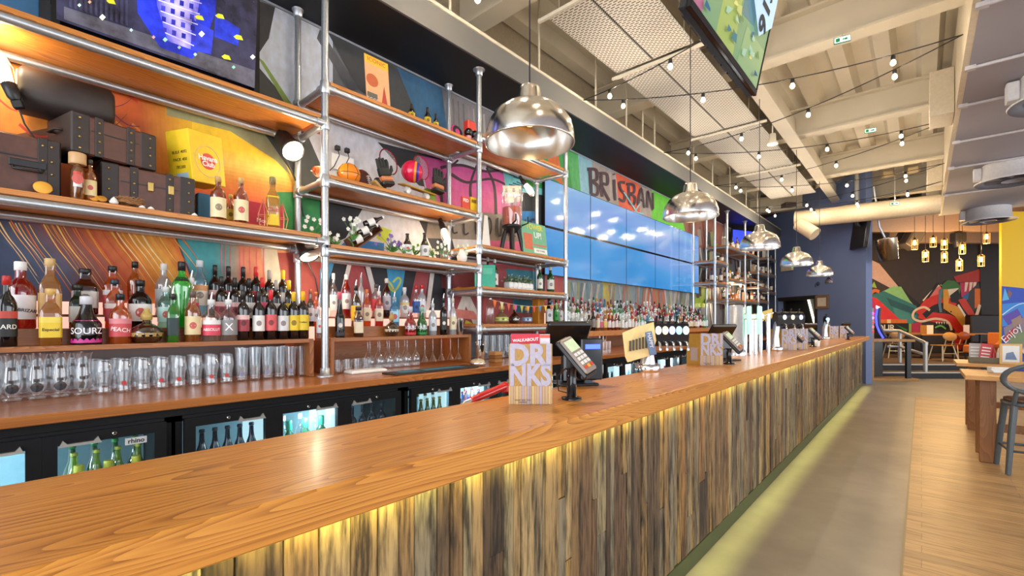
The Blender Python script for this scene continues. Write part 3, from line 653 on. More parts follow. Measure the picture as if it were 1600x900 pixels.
# ------------------------------------------------------------------ the bar
bar = empty('bar_counter', (-1.1, 5.7, 0), 0, 'long bar counter with thick oak top and reclaimed plank front', 'bar counter')
bx, by = -1.1, 5.7
Y0, Y1 = -1.6, 12.95
MB().bev((XCB - bx, Y0 - by, 1.022), (XC - bx, Y1 - by, ZC), 0.004).build('counter_top', wood('counter_oak', '#d28f3c', '#8d5018', 'Y', 0.34, 0.9, 0.12, 0.9, '#c27e30'), bar)
b = MB(); y = Y0 + 0.05; PAL = ['#937349', '#84653f', '#a08254', '#73563a', '#ad9162', '#6b543a', '#8f7a58', '#9c6f3a', '#87795f', '#54412c', '#94835f', '#a68248']
rnd = random.Random(3)
while y < Y1 - 0.1:
    wv = rnd.choice([0.035, 0.045, 0.055, 0.065, 0.075, 0.09]); wv = min(wv, Y1 - 0.08 - y); cuts = [0.10, 1.02]
    if rnd.random() < 0.28: cuts.insert(1, rnd.uniform(0.3, 0.8))
    for i in range(len(cuts) - 1):
        pr = rnd.uniform(-0.006, 0.006); b.bev((XPL - 0.03 - bx, y + 0.001 - by, cuts[i] + 0.001), (XPL + pr - bx, y + wv - 0.001 - by, cuts[i + 1] - 0.001), 0.0025, 0, rnd.choice(PAL))
    y += wv
b.build('plank_front', attr_mat('reclaimed_timber', 0.62, ((11, 22, 2.2), 0.13, 0.41, 0.57)), bar)
MB().box((XPL - 0.05 - bx, Y0 - by + 0.05, 0.004), (XPL + 0.004 - bx, Y1 - 0.08 - by, 0.10)).build('plinth', mat('#3c4424', 0.5), bar)
MB().box((XCB + 0.06 - bx, Y0 - by + 0.05, 0.004), (XCB + 0.08 - bx, Y1 - 0.1 - by, 1.02)).box((XCB + 0.08 - bx, Y1 - 0.1 - by, 0.004), (XPL - bx - 0.03, Y1 - 0.08 - by, 1.02)).build('back_panel', DARK, bar)
MB().box((-0.965 - bx, Y0 + 0.05 - by, 1.0135), (-0.945 - bx, Y1 - 0.1 - by, 1.022)).build('light_strip', glow('#ffe23a', 2.5), bar)

# ------------------------------------------------------------------ back bar: worktop, fridges, stepped bottle shelves
XWF = -2.775
wt = tag(MB().bev((XW + 0.001, -1.5, ZW - 0.045), (XWF, 14.6, ZW), 0.004).build('back_worktop', wood('worktop_oak', '#b9743a', '#7d4218', 'Y', 0.28, 0.9, 0.2, 1.0, '#a4622c')), 'long oak back worktop running under the bottle shelves', 'worktop')
b = MB(); b.box((-2.96, -1.5, 0.925), (-2.93, 14.6, ZW - 0.0452)); structure(b.build('trim_21', BLACK))
FG = thin((0.85, 0.95, 0.98), 0.02, 0.6, 0.25)
def fridge(y0, n, label, contents):
    """under-counter bottle fridge with n glass doors, each 0.435 m wide"""
    W_ = 0.4525 * n + 0.06; r = empty('bottle_fridge', (-2.95, y0, 0), 0, label, 'fridge', 'fridges under the back worktop')
    b = MB(); x0, x1 = -0.52, -0.005
    b.box((x0, 0, 0.08), (x0 + 0.03, W_, 0.92)); b.box((x0, 0, 0.08), (x1, 0.03, 0.92)); b.box((x0, W_ - 0.03, 0.08), (x1, W_, 0.92)); b.box((x0, 0, 0.89), (x1, W_, 0.92)); b.box((x0, 0, 0.08), (x1, W_, 0.11))
    b.build('cabinet', BLACK, r)
    MB().box((x0 + 0.031, 0.035, 0.12), (x0 + 0.04, W_ - 0.035, 0.885)).build('back_liner', mat('#8fb6c4', 0.5, 0, 0.12), r); point('fridge_light', (-2.99, y0 + W_ / 2, 0.80), 4.0, (.82, .95, 1.0), .03)  # faint glow put into the liner in place of light inside the cabinet
    for k in range(n - 1): MB().box((x0 + 0.05, 0.03 + 0.4525 * (k + 1) - 0.008, 0.12), (x1 - 0.09, 0.03 + 0.4525 * (k + 1) + 0.008, 0.88)).build('light_column', mat('#bcd9e0', 0.5, 0, 0.9), r)
    sh = MB().box((x0 + 0.05, 0.035, 0.528), (x1 - 0.02, W_ - 0.035, 0.54)).build('wire_shelf', STEEL, r)
    for k in range(n):
        ya = 0.03 + 0.4525 * k + 0.002; yb = ya + 0.4518
        d = MB(); d.box((0, ya, 0.11), (0.035, ya + 0.05, 0.905)); d.box((0, yb - 0.05, 0.11), (0.035, yb, 0.905)); d.box((0, ya + 0.05, 0.858), (0.035, yb - 0.05, 0.905)); d.box((0, ya + 0.05, 0.11), (0.035, yb - 0.05, 0.17))
        d = d.build('door', BLACK, r)
        MB().box((0.012, ya + 0.05, 0.17), (0.018, yb - 0.05, 0.858)).build('door_glass', FG, d)
        e = -0.10 if k == 2 else 0.10; yc = (ya + yb) / 2 + e
        h = MB(); h.prism([(0.036, yc - 0.075, 0.851), (0.036, yc + 0.075, 0.851), (0.036, yc + 0.068, 0.861), (0.036, yc + 0.06, 0.881), (0.036, yc + 0.045, 0.863), (0.036, yc - 0.045, 0.863), (0.036, yc - 0.06, 0.881), (0.036, yc - 0.068, 0.861)], (0.014, 0, 0))
        h.build('door_handle', mat('#cfcac2', 0.3, 0.3), d)
        MB().lathe([(0.010, 0), (0.010, 0.006), (0.005, 0.008)], seg=10, M=Matrix.Translation((0.036, (ya + yb) / 2 - e * 0.2, 0.884)) @ Matrix.Rotation(R(90), 4, 'Y')).build('door_lock', CHROME, d)
    return r
FR = [(-0.795, 3, 'near black bottle fridge with bare white shelf and green cider bottles'), (0.64, 3, 'second black bottle fridge from the left with dark beer and green bottles'), (2.09, 3, 'third black bottle fridge from the left behind the red drinks gun'), (3.54, 3, 'fourth black bottle fridge from the left behind the till'), (4.99, 3, 'fifth black bottle fridge from the left behind the paper-draped beer tap'), (6.44, 3, 'sixth black bottle fridge with red packets seen behind the tap'), (7.89, 3, 'seventh black bottle fridge from the left, beside the second menu stand')]
FRO = [fridge(y, n, l, None) for y, n, l in FR]
# maker's badge on the second door of the near fridge
bd = MB().bev((0.0, 0, 0), (0.004, 0.085, 0.034), 0.001).build('badge', WHITE, FRO[0], (0.02, 0.03 + 0.4525 * 2 + 0.290, 0.812))
word('badge_lettering', 'rhino', 0.032, BLACK, bd, (0.0046, 0.0425, 0.017), FX, 0.0003, 0.0006, sx=0.95)

def unit(name, y0, y1, label, step=True, front=-3.25):
    """bottle display: a shelf over the glasses with stepped risers behind it, lit from within"""
    r = empty(name, (front, y0, ZW), 0, label, 'bottle shelf', 'bottle display shelves on the back worktop'); W_ = y1 - y0; D = front - XW - 0.05
    z = 1.30 - ZW
    MB().box((-0.13, 0.028, z - (0.026 if y0 < 4 else 0.07)), (0, W_ - 0.028, z)).build('shelf_board', OAKB if y0 < 4 else OAK, r)
    MB().box((-0.43, 0.028, 0.002), (-0.42, W_ - 0.028, z - 0.021)).build('back_board', mat('#45413e', 0.35) if y0 < 0 else wood('back_board_oak', '#8d6640', '#5d4024', 'Y', 0.5, 1.0, 0, 1, '#7a5632'), r)
    for y in (0, W_ - 0.028): MB().box((-0.42, y, 0.002), (0.004, y + 0.028, z - 0.021)).bev((-0.12, y, z - 0.021), (0.004, y + 0.028, z + 0.0), 0.001).build('side_panel', OAKZ, r)
    MB().box((-0.25, 0, z - 0.02), (-0.13, W_, z + 0.085)).build('riser', OAKB, r)
    MB().box((-0.36, 0, z - 0.02), (-0.252, W_, z + 0.148)).build('lit_riser', mat('#f2b8a6', 0.5, 0, 0.85), r)
    MB().box((-0.36, 0, z + 0.148), (-0.245, W_, z + 0.162)).build('riser_board', OAKB, r)
    MB().box((-D, 0, z + 0.02), (-0.362, W_, z + 0.235)).build('lit_riser', mat('#f2b8a6', 0.5, 0, 0.85), r)
    return r
unit('bottle_display', -0.95, 1.52, 'oak bottle display with lit steps, at the left end behind the large bottles')
unit('bottle_display', 1.645, 3.06, 'oak bottle display with lit steps and hanging glass rack, second from the left')
unit('bottle_display', 4.72, 9.86, 'long oak bottle display with lit steps below the video wall', True, -3.25)

# ------------------------------------------------------------------ galvanised pipe shelving
PR = 0.0243
def pole(r, x, y, z0, z1, floor_flange=True):
    p = MB(); p.tube([(x, y, z0), (x, y, z1)], PR, 14); p.build('pole', GALV, r)
    q = 0.058 if x > -3.5 else 0.044
    f = MB(); f.lathe([(q, 0), (q, 0.007), (0.034, 0.012), (0.034, 0.055), (0.03, 0.06)], (x, y, z0), 16); f.build('base_flange', GALV, r)
    f = MB(); f.lathe([(0.03, -0.06), (0.034, -0.055), (0.034, -0.012), (q, -0.007), (q, 0)], (x, y, z1), 16); f.build('top_flange', GALV, r)
def tee(r, x, y, z, dirs):
    f = MB(); f.lathe([(0.031, -0.045), (0.034, -0.04), (0.034, 0.04), (0.031, 0.045)], (x, y, z), 14)
    for d in dirs:
        d = Vector(d); p = Vector((x, y, z)); f.tube([p, p + d * 0.068], 0.0325, 12); 
    f.build('pipe_fitting', GALV, r)
def rail(r, p, q):
    MB().tube([p, q], PR, 14).build('rail', GALV, r)
def shelves(name, ys, levels, label, x0=XPOLE, x1=XBACK, base=ZW):
    """ys pole positions; levels[i] = rail heights of the bay between ys[i] and ys[i+1]"""
    r = empty(name, (0, 0, 0), 0, label, 'shelving')
    for i, y in enumerate(ys):
        pole(r, x0, y, base, ZSOF); pole(r, x1, y, 1.537 if (base == ZW and y < 0.5) else base, ZSOF)
        zs = {}
        for j, sgn in ((i - 1, -1), (i, 1)):
            if 0 <= j < len(levels):
                for z in levels[j]: zs.setdefault(z, []).append((0, sgn, 0))
        for z, ds in zs.items():
            tee(r, x0, y, z, ds + [(-1, 0, 0)]); tee(r, x1, y, z, ds + [(1, 0, 0)])
            rail(r, (x0 - 0.03, y, z - 0.0), (x1 + 0.03, y, z))
    for i, lv in enumerate(levels):
        for z in lv:
            for x in (x0, x1): rail(r, (x, ys[i] + 0.03, z), (x, ys[i + 1] - 0.03, z))
            MB().bev((x1 - 0.03, ys[i] + 0.036, z + PR + 0.001), (x0 + 0.012, ys[i + 1] - 0.036, z + PR + 0.03), 0.003).build('shelf_board', OAK, r)
    return r
LV1, LV2, LV3 = [2.84, 1.99], [3.10, 2.43, 1.93], [3.20, 2.12, 1.715, 1.345]
shelves('pipe_shelving', [-0.07, 1.58, 3.12, 4.57], [LV1, LV2, LV3], 'tall galvanised pipe shelving with oak boards, left of the video wall')
FY = [9.92, 10.72, 12.1, 13.3, 14.35, 15.2]
FLV = [[2.66, 2.21], [3.07, 2.34, 1.88], [3.08, 2.46, 1.9], [2.7, 2.3, 1.95], [3.18, 2.73, 2.23]]
shelves('pipe_shelving', FY, FLV, 'crowded galvanised pipe shelving right of the video wall by the blue wall')
def top(z): return z + PR + 0.0305

# ------------------------------------------------------------------ video wall: ten flush screens, five across and two high
def sky_screen(k, base=1.0):
    m, N, L, b = newmat('screen_picture'); tc = N.new('ShaderNodeTexCoord'); mp = N.new('ShaderNodeMapping'); mp.inputs['Scale'].default_value = (1, 0.55, 2.6)
    L.new(tc.outputs['Object'], mp.inputs['Vector'])
    n = N.new('ShaderNodeTexNoise'); n.inputs['Scale'].default_value = 0.55; n.inputs['Detail'].default_value = 1.5; n.inputs['Distortion'].default_value = 0.8; L.new(mp.outputs['Vector'], n.inputs['Vector'])
    sp = N.new('ShaderNodeSeparateXYZ'); L.new(tc.outputs['Object'], sp.inputs[0])
    ad = N.new('ShaderNodeMath'); ad.operation = 'MULTIPLY_ADD'; ad.inputs[1].default_value = 0.30; L.new(sp.outputs['Z'], ad.inputs[0]); L.new(n.outputs['Fac'], ad.inputs[2])
    a2 = N.new('ShaderNodeMath'); a2.operation = 'MULTIPLY_ADD'; a2.inputs[1].default_value = 0.035; L.new(sp.outputs['Y'], a2.inputs[0]); L.new(ad.outputs[0], a2.inputs[2])
    cr = N.new('ShaderNodeValToRGB'); e = cr.color_ramp.elements; e[0].position = 0.25; e[0].color = rgb('#2f96e2'); e[1].position = 0.9; e[1].color = rgb('#8fc0f0')
    x = e.new(0.5); x.color = rgb('#54a6ea'); x = e.new(0.68); x.color = rgb('#86aef0')
    mr = N.new('ShaderNodeMapRange'); mr.inputs['From Min'].default_value = 1.15; mr.inputs['From Max'].default_value = 1.95; L.new(a2.outputs[0], mr.inputs['Value']); L.new(mr.outputs['Result'], cr.inputs['Fac']); L.new(cr.outputs['Color'], b.inputs['Emission Color']); b.inputs['Emission Strength'].default_value = base
    b.inputs['Base Color'].default_value = (0.01, 0.01, 0.012, 1); b.inputs['Roughness'].default_value = 0.085
    return m
SKY = sky_screen(0, 0.62)
SY0, SW = 4.75, 1.107; SZ = (2.035, 2.665, 3.295)
for c_ in range(5):
    for r_ in range(2):
        y0 = SY0 + c_ * SW; z0 = SZ[r_]; z1 = SZ[r_ + 1]
        nth = ['leftmost', 'second', 'middle', 'fourth', 'rightmost'][c_]
        s_ = tag(MB().box((XW + 0.028, y0 + 0.001, z0 + 0.001), (-3.655, y0 + SW - 0.001, z1 - 0.001)).build('video_screen', BLACKG), '%s screen in the %s row of the video wall showing blue sky' % (nth, 'upper' if r_ else 'lower'), 'screen', 'screens of the video wall')
        s_2 = MB().box((-3.6548, y0 + 0.009, z0 + (0.009 if not r_ else 0.017)), (-3.6535, y0 + SW - 0.009, z1 - (0.009 if r_ else 0.017))).build('display', SKY, s_)
# ------------------------------------------------------------------ bottles
# outline of each bottle kind: (body profile, cap profile, label z range); radius 1 = half width, height 1 = full height
KIND = {
 'wine':   ([(0.9, 0), (1, .01), (1, .60), (.94, .65), (.72, .70), (.42, .745), (.36, .78), (.34, .97), (.30, .98)], [(.37, .80), (.38, .80), (.37, .985), (.3, 1)], (.18, .50)),
 'spirit': ([(0.92, 0), (1, .012), (1, .56), (.93, .62), (.70, .69), (.42, .74), (.36, .78), (.36, .90)], [(.40, .87), (.42, .87), (.42, .985), (.38, 1)], (.14, .50)),
 'tall':   ([(0.92, 0), (1, .012), (1, .60), (.9, .67), (.6, .75), (.40, .80), (.38, .93)], [(.42, .88), (.44, .88), (.44, .99), (.4, 1)], (.18, .55)),
 'sour':   ([(0.97, 0), (1, .012), (1, .42), (.9, .47), (.72, .53), (.52, .64), (.38, .78), (.36, .9)], [(.40, .83), (.44, .83), (.44, .985), (.4, 1)], (.04, .50)),
 'globe':  ([(.5, 0), (.8, .05), (1, .2), (1, .3), (.85, .43), (.5, .53), (.25, .58), (.24, .72)], [(.25, .66), (.36, .68), (.38, .8), (.30, .86), (.2, .9), (.18, 1)], (.19, .30)),
 'decant': ([(.55, 0), (.9, .04), (1, .2), (.92, .36), (.6, .50), (.28, .58), (.22, .78)], [(.26, .76), (.4, .79), (.42, .9), (.34, .98), (.2, 1)], (.14, .36)),
 'taper':  ([(.62, 0), (.66, .02), (.72, .3), (1, .60), (.98, .66), (.7, .74), (.36, .80), (.34, .9)], [(.38, .86), (.40, .86), (.40, .985), (.36, 1)], (.70, .76)),
 'beer':   ([(0.92, 0), (1, .012), (1, .50), (.85, .58), (.5, .70), (.40, .80), (.36, .93)], [(.42, .94), (.45, .95), (.43, .99), (.38, 1)], (.12, .46)),
 'tub':    ([(0.9, 0), (.95, .01), (1, .55), (.9, .66), (.55, .72), (.5, .8)], [(.56, .76), (.60, .77), (.60, .98), (.55, 1)], (.10, .52)),
}
KIND['square'] = KIND['spirit']
SQ = {'square': 7}
def bend(o, rad, n):
    """wrap lettering round a bottle of that radius"""
    rad += .0012
    for v in o.data.vertices:
        a = v.co.x / rad; h = v.co.z
        if n: v.co.z = rad + h
        else: v.co.x = (rad + h) * math.sin(a); v.co.z = (rad + h) * math.cos(a)
    return o
def pour(b, z, r, h, mi):
    b.tube([(0, 0, z), (0, 0, z + 0.02), (0.004, 0.006, z + 0.05)], [0.009, 0.006, 0.004], 6, mi)
def bottle(kind, wid, ht, glass, cap, lab, loc, rz, label, group=None, sq=None, flat=1.0, band=None, text=None, tcol='#ffffff', tsize=1.0, spout=False, span=150, seg=16, twist=0, name='bottle', lz=None):
    r = wid / 2; r_ = empty(name, loc, rz, label, 'bottle', group); P, C_, L_ = KIND[kind]
    if lz: L_ = lz
    n = sq or SQ.get(kind); sg = 28 if n else seg
    gm = glass if not isinstance(glass, tuple) else thin(*glass)
    k = 0.84 if n else 1
    MB().lathe([(a * r * (k if a > .5 else 1), z * ht) for a, z in P], (0, 0, 0), sg, 0, n, flat).build('glass_body', gm, r_)
    b = MB(); b.lathe([(a * r, z * ht) for a, z in C_], (0, 0, 0), 12, 0)
    if spout: pour(b, ht * 0.99, 0.005, 0.05, 1)
    b.build('cap', [cap if not isinstance(cap, str) else mat(cap, 0.4), STEEL], r_)
    if lab:
        z0, z1 = L_; b = MB(); N_ = 12; vs = []; RDS = []; zs = [z0, z0 + (z1 - z0) * .72, z1] if band else [z0, z1]
        for z in zs:
            # radius of the outline at this height
            rad = 0
            for i in range(len(P) - 1):
                if P[i][1] <= z <= P[i + 1][1]:
                    t = (z - P[i][1]) / max(P[i + 1][1] - P[i][1], 1e-6); rad = P[i][0] + t * (P[i + 1][0] - P[i][0])
            rad = max(rad, 0.3) * r * (k if rad > .5 else 1) * 1.012 + 0.0006
            RDS.append(rad)
            for i in range(N_ + 1):
                a = R(-span / 2 + span * i / N_); q = (abs(math.cos(a)) ** n + abs(math.sin(a)) ** n) ** (-1 / n) if n else 1
                vs.append((rad * q * math.cos(a), rad * q * math.sin(a) * flat, z * ht))
        RD = [max(RDS)]
        b.add(vs, [], 0)
        for kz in range(len(zs) - 1):
            b.f += [[kz * (N_ + 1) + i, kz * (N_ + 1) + i + 1, (kz + 1) * (N_ + 1) + i + 1, (kz + 1) * (N_ + 1) + i] for i in range(N_)]
            b.m += [kz] * N_; b.c += [None] * N_; b.sm += [True] * N_
        lo = b.build('label', [mat(lab, 0.5), mat(band or lab, 0.5)], r_)
        if text:
            zc = (z0 + (z1 - z0) * (.38 if band else .52)) * ht
            bend(word('label_lettering', text, min(wid * 1.05 / max(len(text) * .66, 1), (z1 - z0) * ht * .6) * (tsize if tsize < 1.25 or not n and len(text) > 6 else 1.15), mat(tcol, 0.5), lo, (0, 0, zc), (R(90), R(twist), R(90)), 0.0003, 0.0004), RD[0 if not band else 0], n)
        elif lab and L_[1] - L_[0] > .2:
            # small printed emblem in the middle of the label
            c = rgb(lab); q = sum(c[:3]) / 3; em = (.55, .10, .08) if q > .45 and len(label) % 3 == 0 else (c[0] * .35, c[1] * .3, c[2] * .3) if q > .12 else (.75, .7, .6)
            rr_ = max(RDS) + .0008; z0, z1 = L_; zc = (z0 + (z1 - z0) * .5) * ht; s_ = min(wid * .22, (z1 - z0) * ht * .3); b = MB(); vs = [(rr_, 0, zc)]
            for i in range(10):
                a = 6.2832 * i / 10; yy = s_ * math.cos(a); vs.append((rr_ if n else math.sqrt(max(rr_ * rr_ - yy * yy, 0)), yy, zc + s_ * 1.15 * math.sin(a)))
            if not n or flat == 1.0: b.add(vs, [(0, 1 + i, 1 + (i + 1) % 10) for i in range(10)]); b.build('emblem', mat(em, .5), lo)
    return r_
BX = [(-3.318, 1.3005), (-3.44, 1.3855), (-3.553, 1.4625)]     # x and standing height of the three rows
def face(p): return math.atan2(-p[1], -p[0]) * 0.75
def row_bottle(u, vt, wpx, row, kind, glass, cap, lab, label, group='bottles of the left display', x=None, z=None, **kw):
    x0, z0 = BX[row] if x is None else (x, z)
    p = onX(u, vt, x0); t = x0 / ray(u, vt)[0]
    wid = wpx * t / FPX * 0.98; ht = max(p.z - z0, 0.1)
    return bottle(kind, wid, ht, glass, cap, lab, (x0, p.y, z0), face(p), label, group, **kw)
RED = ('#b3121a', .55); AMB = ('#c8741a', .45); GOLD = ('#d99a3a', .35); BRN = ('#3a1606', .75); GRN = ('#18a82c', .6); DGR = mat('#0c2415', .08, 0, 0, 0, .6); BLK = mat('#0c0a0d', .07, 0, 0, 0, .6)
WHT = ('#e8eef2', .55); CLR = CLEAR; BLU = ('#3fb6e0', .5); ORG = ('#e06a1a', .5); WINE = mat('#100a0b', .07, 0, 0, 0, .8); TEAL = ('#a5dcd2', .2); DRED = ('#4a0c0c', .7); FRO = ('#d5dde2', .75)
for a in [
 (10, 431, 25, 0, 'spirit', BLK, '#c02a26', '#20201f', 'dark bottle with red cap and black banded label at the far left', dict(band='#c2483a', text='KARD', tcol='#f4f0e8')),
 (32, 409, 36, 1, 'spirit', RED, '#f2efec', '#efe9ea', 'raspberry-red bottle with white cap and slanted white label', dict(text='MARIE BRIZARD', tcol='#262028', twist=8, tsize=1.6, band='#efe9ea')),
 (78, 404, 32, 1, 'square', GOLD, '#cfae72', '#e0b470', 'tall gold bottle with golden cap behind the yellow-labelled tequila', dict(spout=False)),
 (79, 451, 31, 0, 'square', GOLD, '#cda55a', '#e3c131', 'squat gold tequila bottle with yellow label', dict(band='#e8cf58', text='Especial', tcol='#4d3a12')),
 (133, 420, 37, 2, 'square', DRED, '#23201e', '#e9e2d6', 'square dark red bottle with flat black cap and cream label, back row', dict(spout=False)),
 (121, 445, 34, 1, 'square', DGR, '#20231c', '#dfe6df', 'dark green square bottle with white and orange label', dict(band='#dfe6df', flat=.7)),
 (135, 463, 38, 0, 'sour', BLK, '#cfcfd4', '#c12a84', 'black bottle with grey cap and large pink oval label', dict(text='SOURZ', tcol='#f6eef4', tsize=1.3)),
 (176, 416, 28, 2, 'square', ORG, '#1a1614', '#d9505c', 'orange bottle with black cap and red and white label, back row', dict(band='#eee')),
 (179, 437, 28, 1, 'square', ORG, '#1f2634', '#c9414e', 'orange bottle with navy cap and red label, middle row', dict(band='#e6dad2')),
 (188, 459, 28, 0, 'spirit', ORG, '#15161c', '#c84a50', 'peach orange bottle with black cap and red diagonal label, front row', dict(band='#d8868a', text='PEACH', tcol='#f5e8e0', twist=8)),
 (211, 409, 20, 2, 'tall', AMB, '#17120f', None, 'tall amber bottle with long black cap beside the white-labelled rum', {}),
 (219, 438, 30, 1, 'spirit', BLK, '#15130f', '#e6e3dc', 'black rum bottle with looped shoulders and white illustrated label', {}),
 (229, 482, 43, 0, 'globe', BRN, '#b89a52', '#a88a48', 'round brown liqueur bottle with gold belt in the front row, under the rum', dict(span=340)),
 (256, 412, 23, 2, 'spirit', ('#cfd6d8', .5), '#d6d3cc', '#c9d2d4', 'silver-white vodka bottle with grey cap in the back row', {}),
 (259, 448, 22, 1, 'spirit', TEAL, '#d8dcd8', '#bfe6dc', 'clear bottle with pale green label and steel pourer', dict(spout=True)),
 (284, 409, 27, 1, 'taper', ('#22d03a', .75), '#181a18', '#20301f', 'bright green flared melon liqueur bottle', dict(span=120)),
 (270, 459, 23, 0, 'square', GRN, '#1d241f', '#2a3b3c', 'square green bottle with dark grey label and steel pourer, front row', dict(band='#2a3b3c', spout=True, flat=.8)),
 (312, 407, 22, 2, 'tall', ('#9ad2e6', .35), '#cfd4d6', '#e9dccb', 'pale blue bottle with grey cap in the back row', dict(band='#e0a06a')),
 (299, 434, 20, 1, 'spirit', CLR, '#d8d4d0', '#d34a58', 'clear bottle with red label and white pourer behind the sailor rum', dict(spout=True)),
 (301, 455, 22, 0, 'spirit', AMB, '#5c4a44', '#e0cc9a', 'amber rum bottle with cream sailor label in the front row', dict(band='#e0cc9a')),
 (330, 468, 26, 0, 'spirit', CLR, '#dcdcd8', '#d8465a', 'clear vodka bottle with red splashed label and pourer', dict(text='ABSOLUT', tcol='#f2f0f0', spout=True, band='#e9e6e4')),
 (357, 468, 25, 0, 'spirit', CLR, '#dcdcd8', '#8d8b8a', 'clear vodka bottle marked with a big white X', dict(text='X', tcol='#ffffff', tsize=1.6, spout=True)),
]:
    row_bottle(*a[:-1], **a[-1])
WR = [(2, [(336, 414, '#1b1715', '#a8404a'), (357, 416, '#1b1715', '#a03a46'), (380, 417, '#221d1a', '#e5e2dc'), (400, 417, '#d22a2a', '#c8323a'), (421, 422, '#a59c90', '#e2ded6'), (442, 422, '#edbb1e', '#b5a24a')], 'back'),
      (1, [(346, 432, '#231e1a', '#a8404a'), (367, 434, '#231e1a', '#a8404a'), (389, 435, '#201c1c', '#e8e5de'), (410, 434, '#d22a2a', '#dc5a74'), (432, 438, '#aaa196', '#dddad4'), (451, 438, '#edbb1e', '#e8c528')], 'middle'),
      (0, [(380, 453, '#1f1a18', '#a23a44'), (404, 455, '#26221f', '#e7e4de'), (423, 453, '#cf2730', '#d95a5a'), (442, 457, '#a79f98', '#d9d8d6')], 'front')]
cn = {'#1b1715': 'black', '#231e1a': 'black', '#221d1a': 'black', '#201c1c': 'black', '#1f1a18': 'black', '#26221f': 'black', '#d22a2a': 'red', '#cf2730': 'red', '#a59c90': 'grey', '#aaa196': 'grey', '#a79f98': 'grey', '#edbb1e': 'yellow'}
ORD = ['first', 'second', 'third', 'fourth', 'fifth', 'sixth', 'seventh', 'eighth', 'ninth', 'tenth', 'eleventh', 'twelfth', 'thirteenth', 'fourteenth', 'fifteenth', 'sixteenth', 'seventeenth', 'eighteenth', 'nineteenth', 'twentieth']
def ordn(i):
    if i < 20: return ORD[i]
    t = ['twenty', 'thirty', 'forty', 'fifty', 'sixty'][(i + 1) // 10 - 2]; o = (i + 1) % 10
    return {'twenty': 'twentieth', 'thirty': 'thirtieth', 'forty': 'fortieth', 'fifty': 'fiftieth', 'sixty': 'sixtieth'}[t] if o == 0 else t + '-' + ORD[o - 1]
for row, lst, nm in WR:
    for i, (u, v, cp, lb_) in enumerate(lst):
        row_bottle(u, v, 17.5, row, 'wine', WINE, cp, lb_, '%s-capped wine bottle, %s from the left in the %s wine row' % (cn[cp], ORD[i], nm), 'wine bottles of the left display', band=('#e4b9b4' if lb_ in ('#a8404a', '#a23a44') else None), seg=14)
row_bottle(458.5, 456, 17.5, 0, 'wine', WINE, '#edbb1e', '#e3c32c', 'yellow-capped wine bottle with yellow label, last but one in the front row', 'wine bottles of the left display', seg=14)
row_bottle(473, 455, 18.5, 0, 'wine', WINE, '#edbb1e', '#e3c32c', 'yellow-capped wine bottle with yellow label at the right end of the front row', 'wine bottles of the left display', seg=14, text='Casillero', tcol='#5a4a12')
G2 = 'bottles of the second display'
for a in [
 (521, 427, 12, 2, 'spirit', CLR, '#e4e0dc', '#e0e4e0', 'clear bottle with white cap and red emblem, left end of the second display', {}),
 (541, 429, 14, 2, 'tall', RED, '#e6e2e0', '#ded8da', 'red liqueur bottle with white cap behind the brown-and-yellow one', {}),
 (556, 446, 15, 1, 'spirit', ('#3a220e', .6), '#1d1812', '#e2b52c', 'brown coffee liqueur bottle with yellow label and pourer', dict(spout=True)),
 (564, 434, 11, 2, 'taper', WHT, '#8f8f92', None, 'white bottle with steel pourer at the back, left of centre', dict(spout=True)),
 (573, 452, 14, 1, 'square', ORG, '#c96a30', '#e6cfae', 'orange liqueur bottle with copper cap and cream label', {}),
 (531, 456, 15, 0, 'sour', BLK, '#d65a72', '#2d2a30', 'black bottle with pink cap at the left end of the front row, second display', {}),
 (560, 479, 22, 0, 'square', DRED, '#2a2322', '#e3d4b4', 'square dark red bottle with flat black cap and cream label, front row', dict(flat=.75)),
 (588, 444, 15, 2, 'tall', ('#b8b8bc', .4), '#4a484c', '#c83a4e', 'grey bottle with black cap and red label behind the red aperitif', {}),
 (592, 455, 15, 1, 'square', ('#d02a22', .6), '#d8d4cc', '#e4d2b6', 'red aperitif bottle with cream label and pourer', dict(spout=True)),
 (604, 435, 13, 2, 'tall', DRED, '#e0dcd6', '#d6d2da', 'dark red bottle with white cap and slanted white label, second display', {}),
 (616, 464, 17, 1, 'square', BLU, '#9aa6ac', '#9fd6ea', 'turquoise square gin bottle with steel pourer', dict(spout=True)),
 (632, 449, 15, 2, 'spirit', WHT, '#e9e9e6', '#f2f0ec', 'white coconut rum bottle with a palm emblem', dict(band='#e3c88a')),
 (650, 446, 12, 2, 'spirit', CLR, '#c63030', '#2f5ea8', 'clear bottle with red cap and blue label behind the red sour bottle', {}),
 (659, 445, 14, 2, 'spirit', WHT, '#c63030', '#e4e6ea', 'white bottle with red cap behind the green sour bottle', {}),
 (612, 488, 22, 0, 'globe', BRN, '#b08a4a', '#cdbba0', 'round brown liqueur bottle with cream belt on the second display', dict(span=340)),
 (641, 479, 18, 0, 'sour', RED, '#c9c6cc', '#c01c2a', 'red sour liqueur bottle with white oval lettering', dict(text='SOURZ', tcol='#f6eef4', tsize=1.3)),
 (659, 479, 17, 0, 'sour', ('#0f8a3a', .65), '#8fb4a0', '#0f7a36', 'green sour liqueur bottle with white oval lettering', dict(text='SOURZ', tcol='#eef6f0', tsize=1.3)),
 (676, 474, 13, 0, 'spirit', FRO, '#b9bec0', '#cdd4d8', 'frosted white bottle with steel pourer, front row of the second display', dict(spout=True)),
 (693, 466, 12, 0, 'spirit', BLK, '#1b191c', '#2c2722', 'black bottle next to the cream patterned one', dict(spout=True)),
 (707.5, 466, 11.5, 0, 'spirit', WHT, '#d6cdb8', '#e2d6b4', 'cream patterned bottle beside the steel shaker', dict(spout=True)),
]:
    row_bottle(*a[:-1], group=G2, **a[-1])
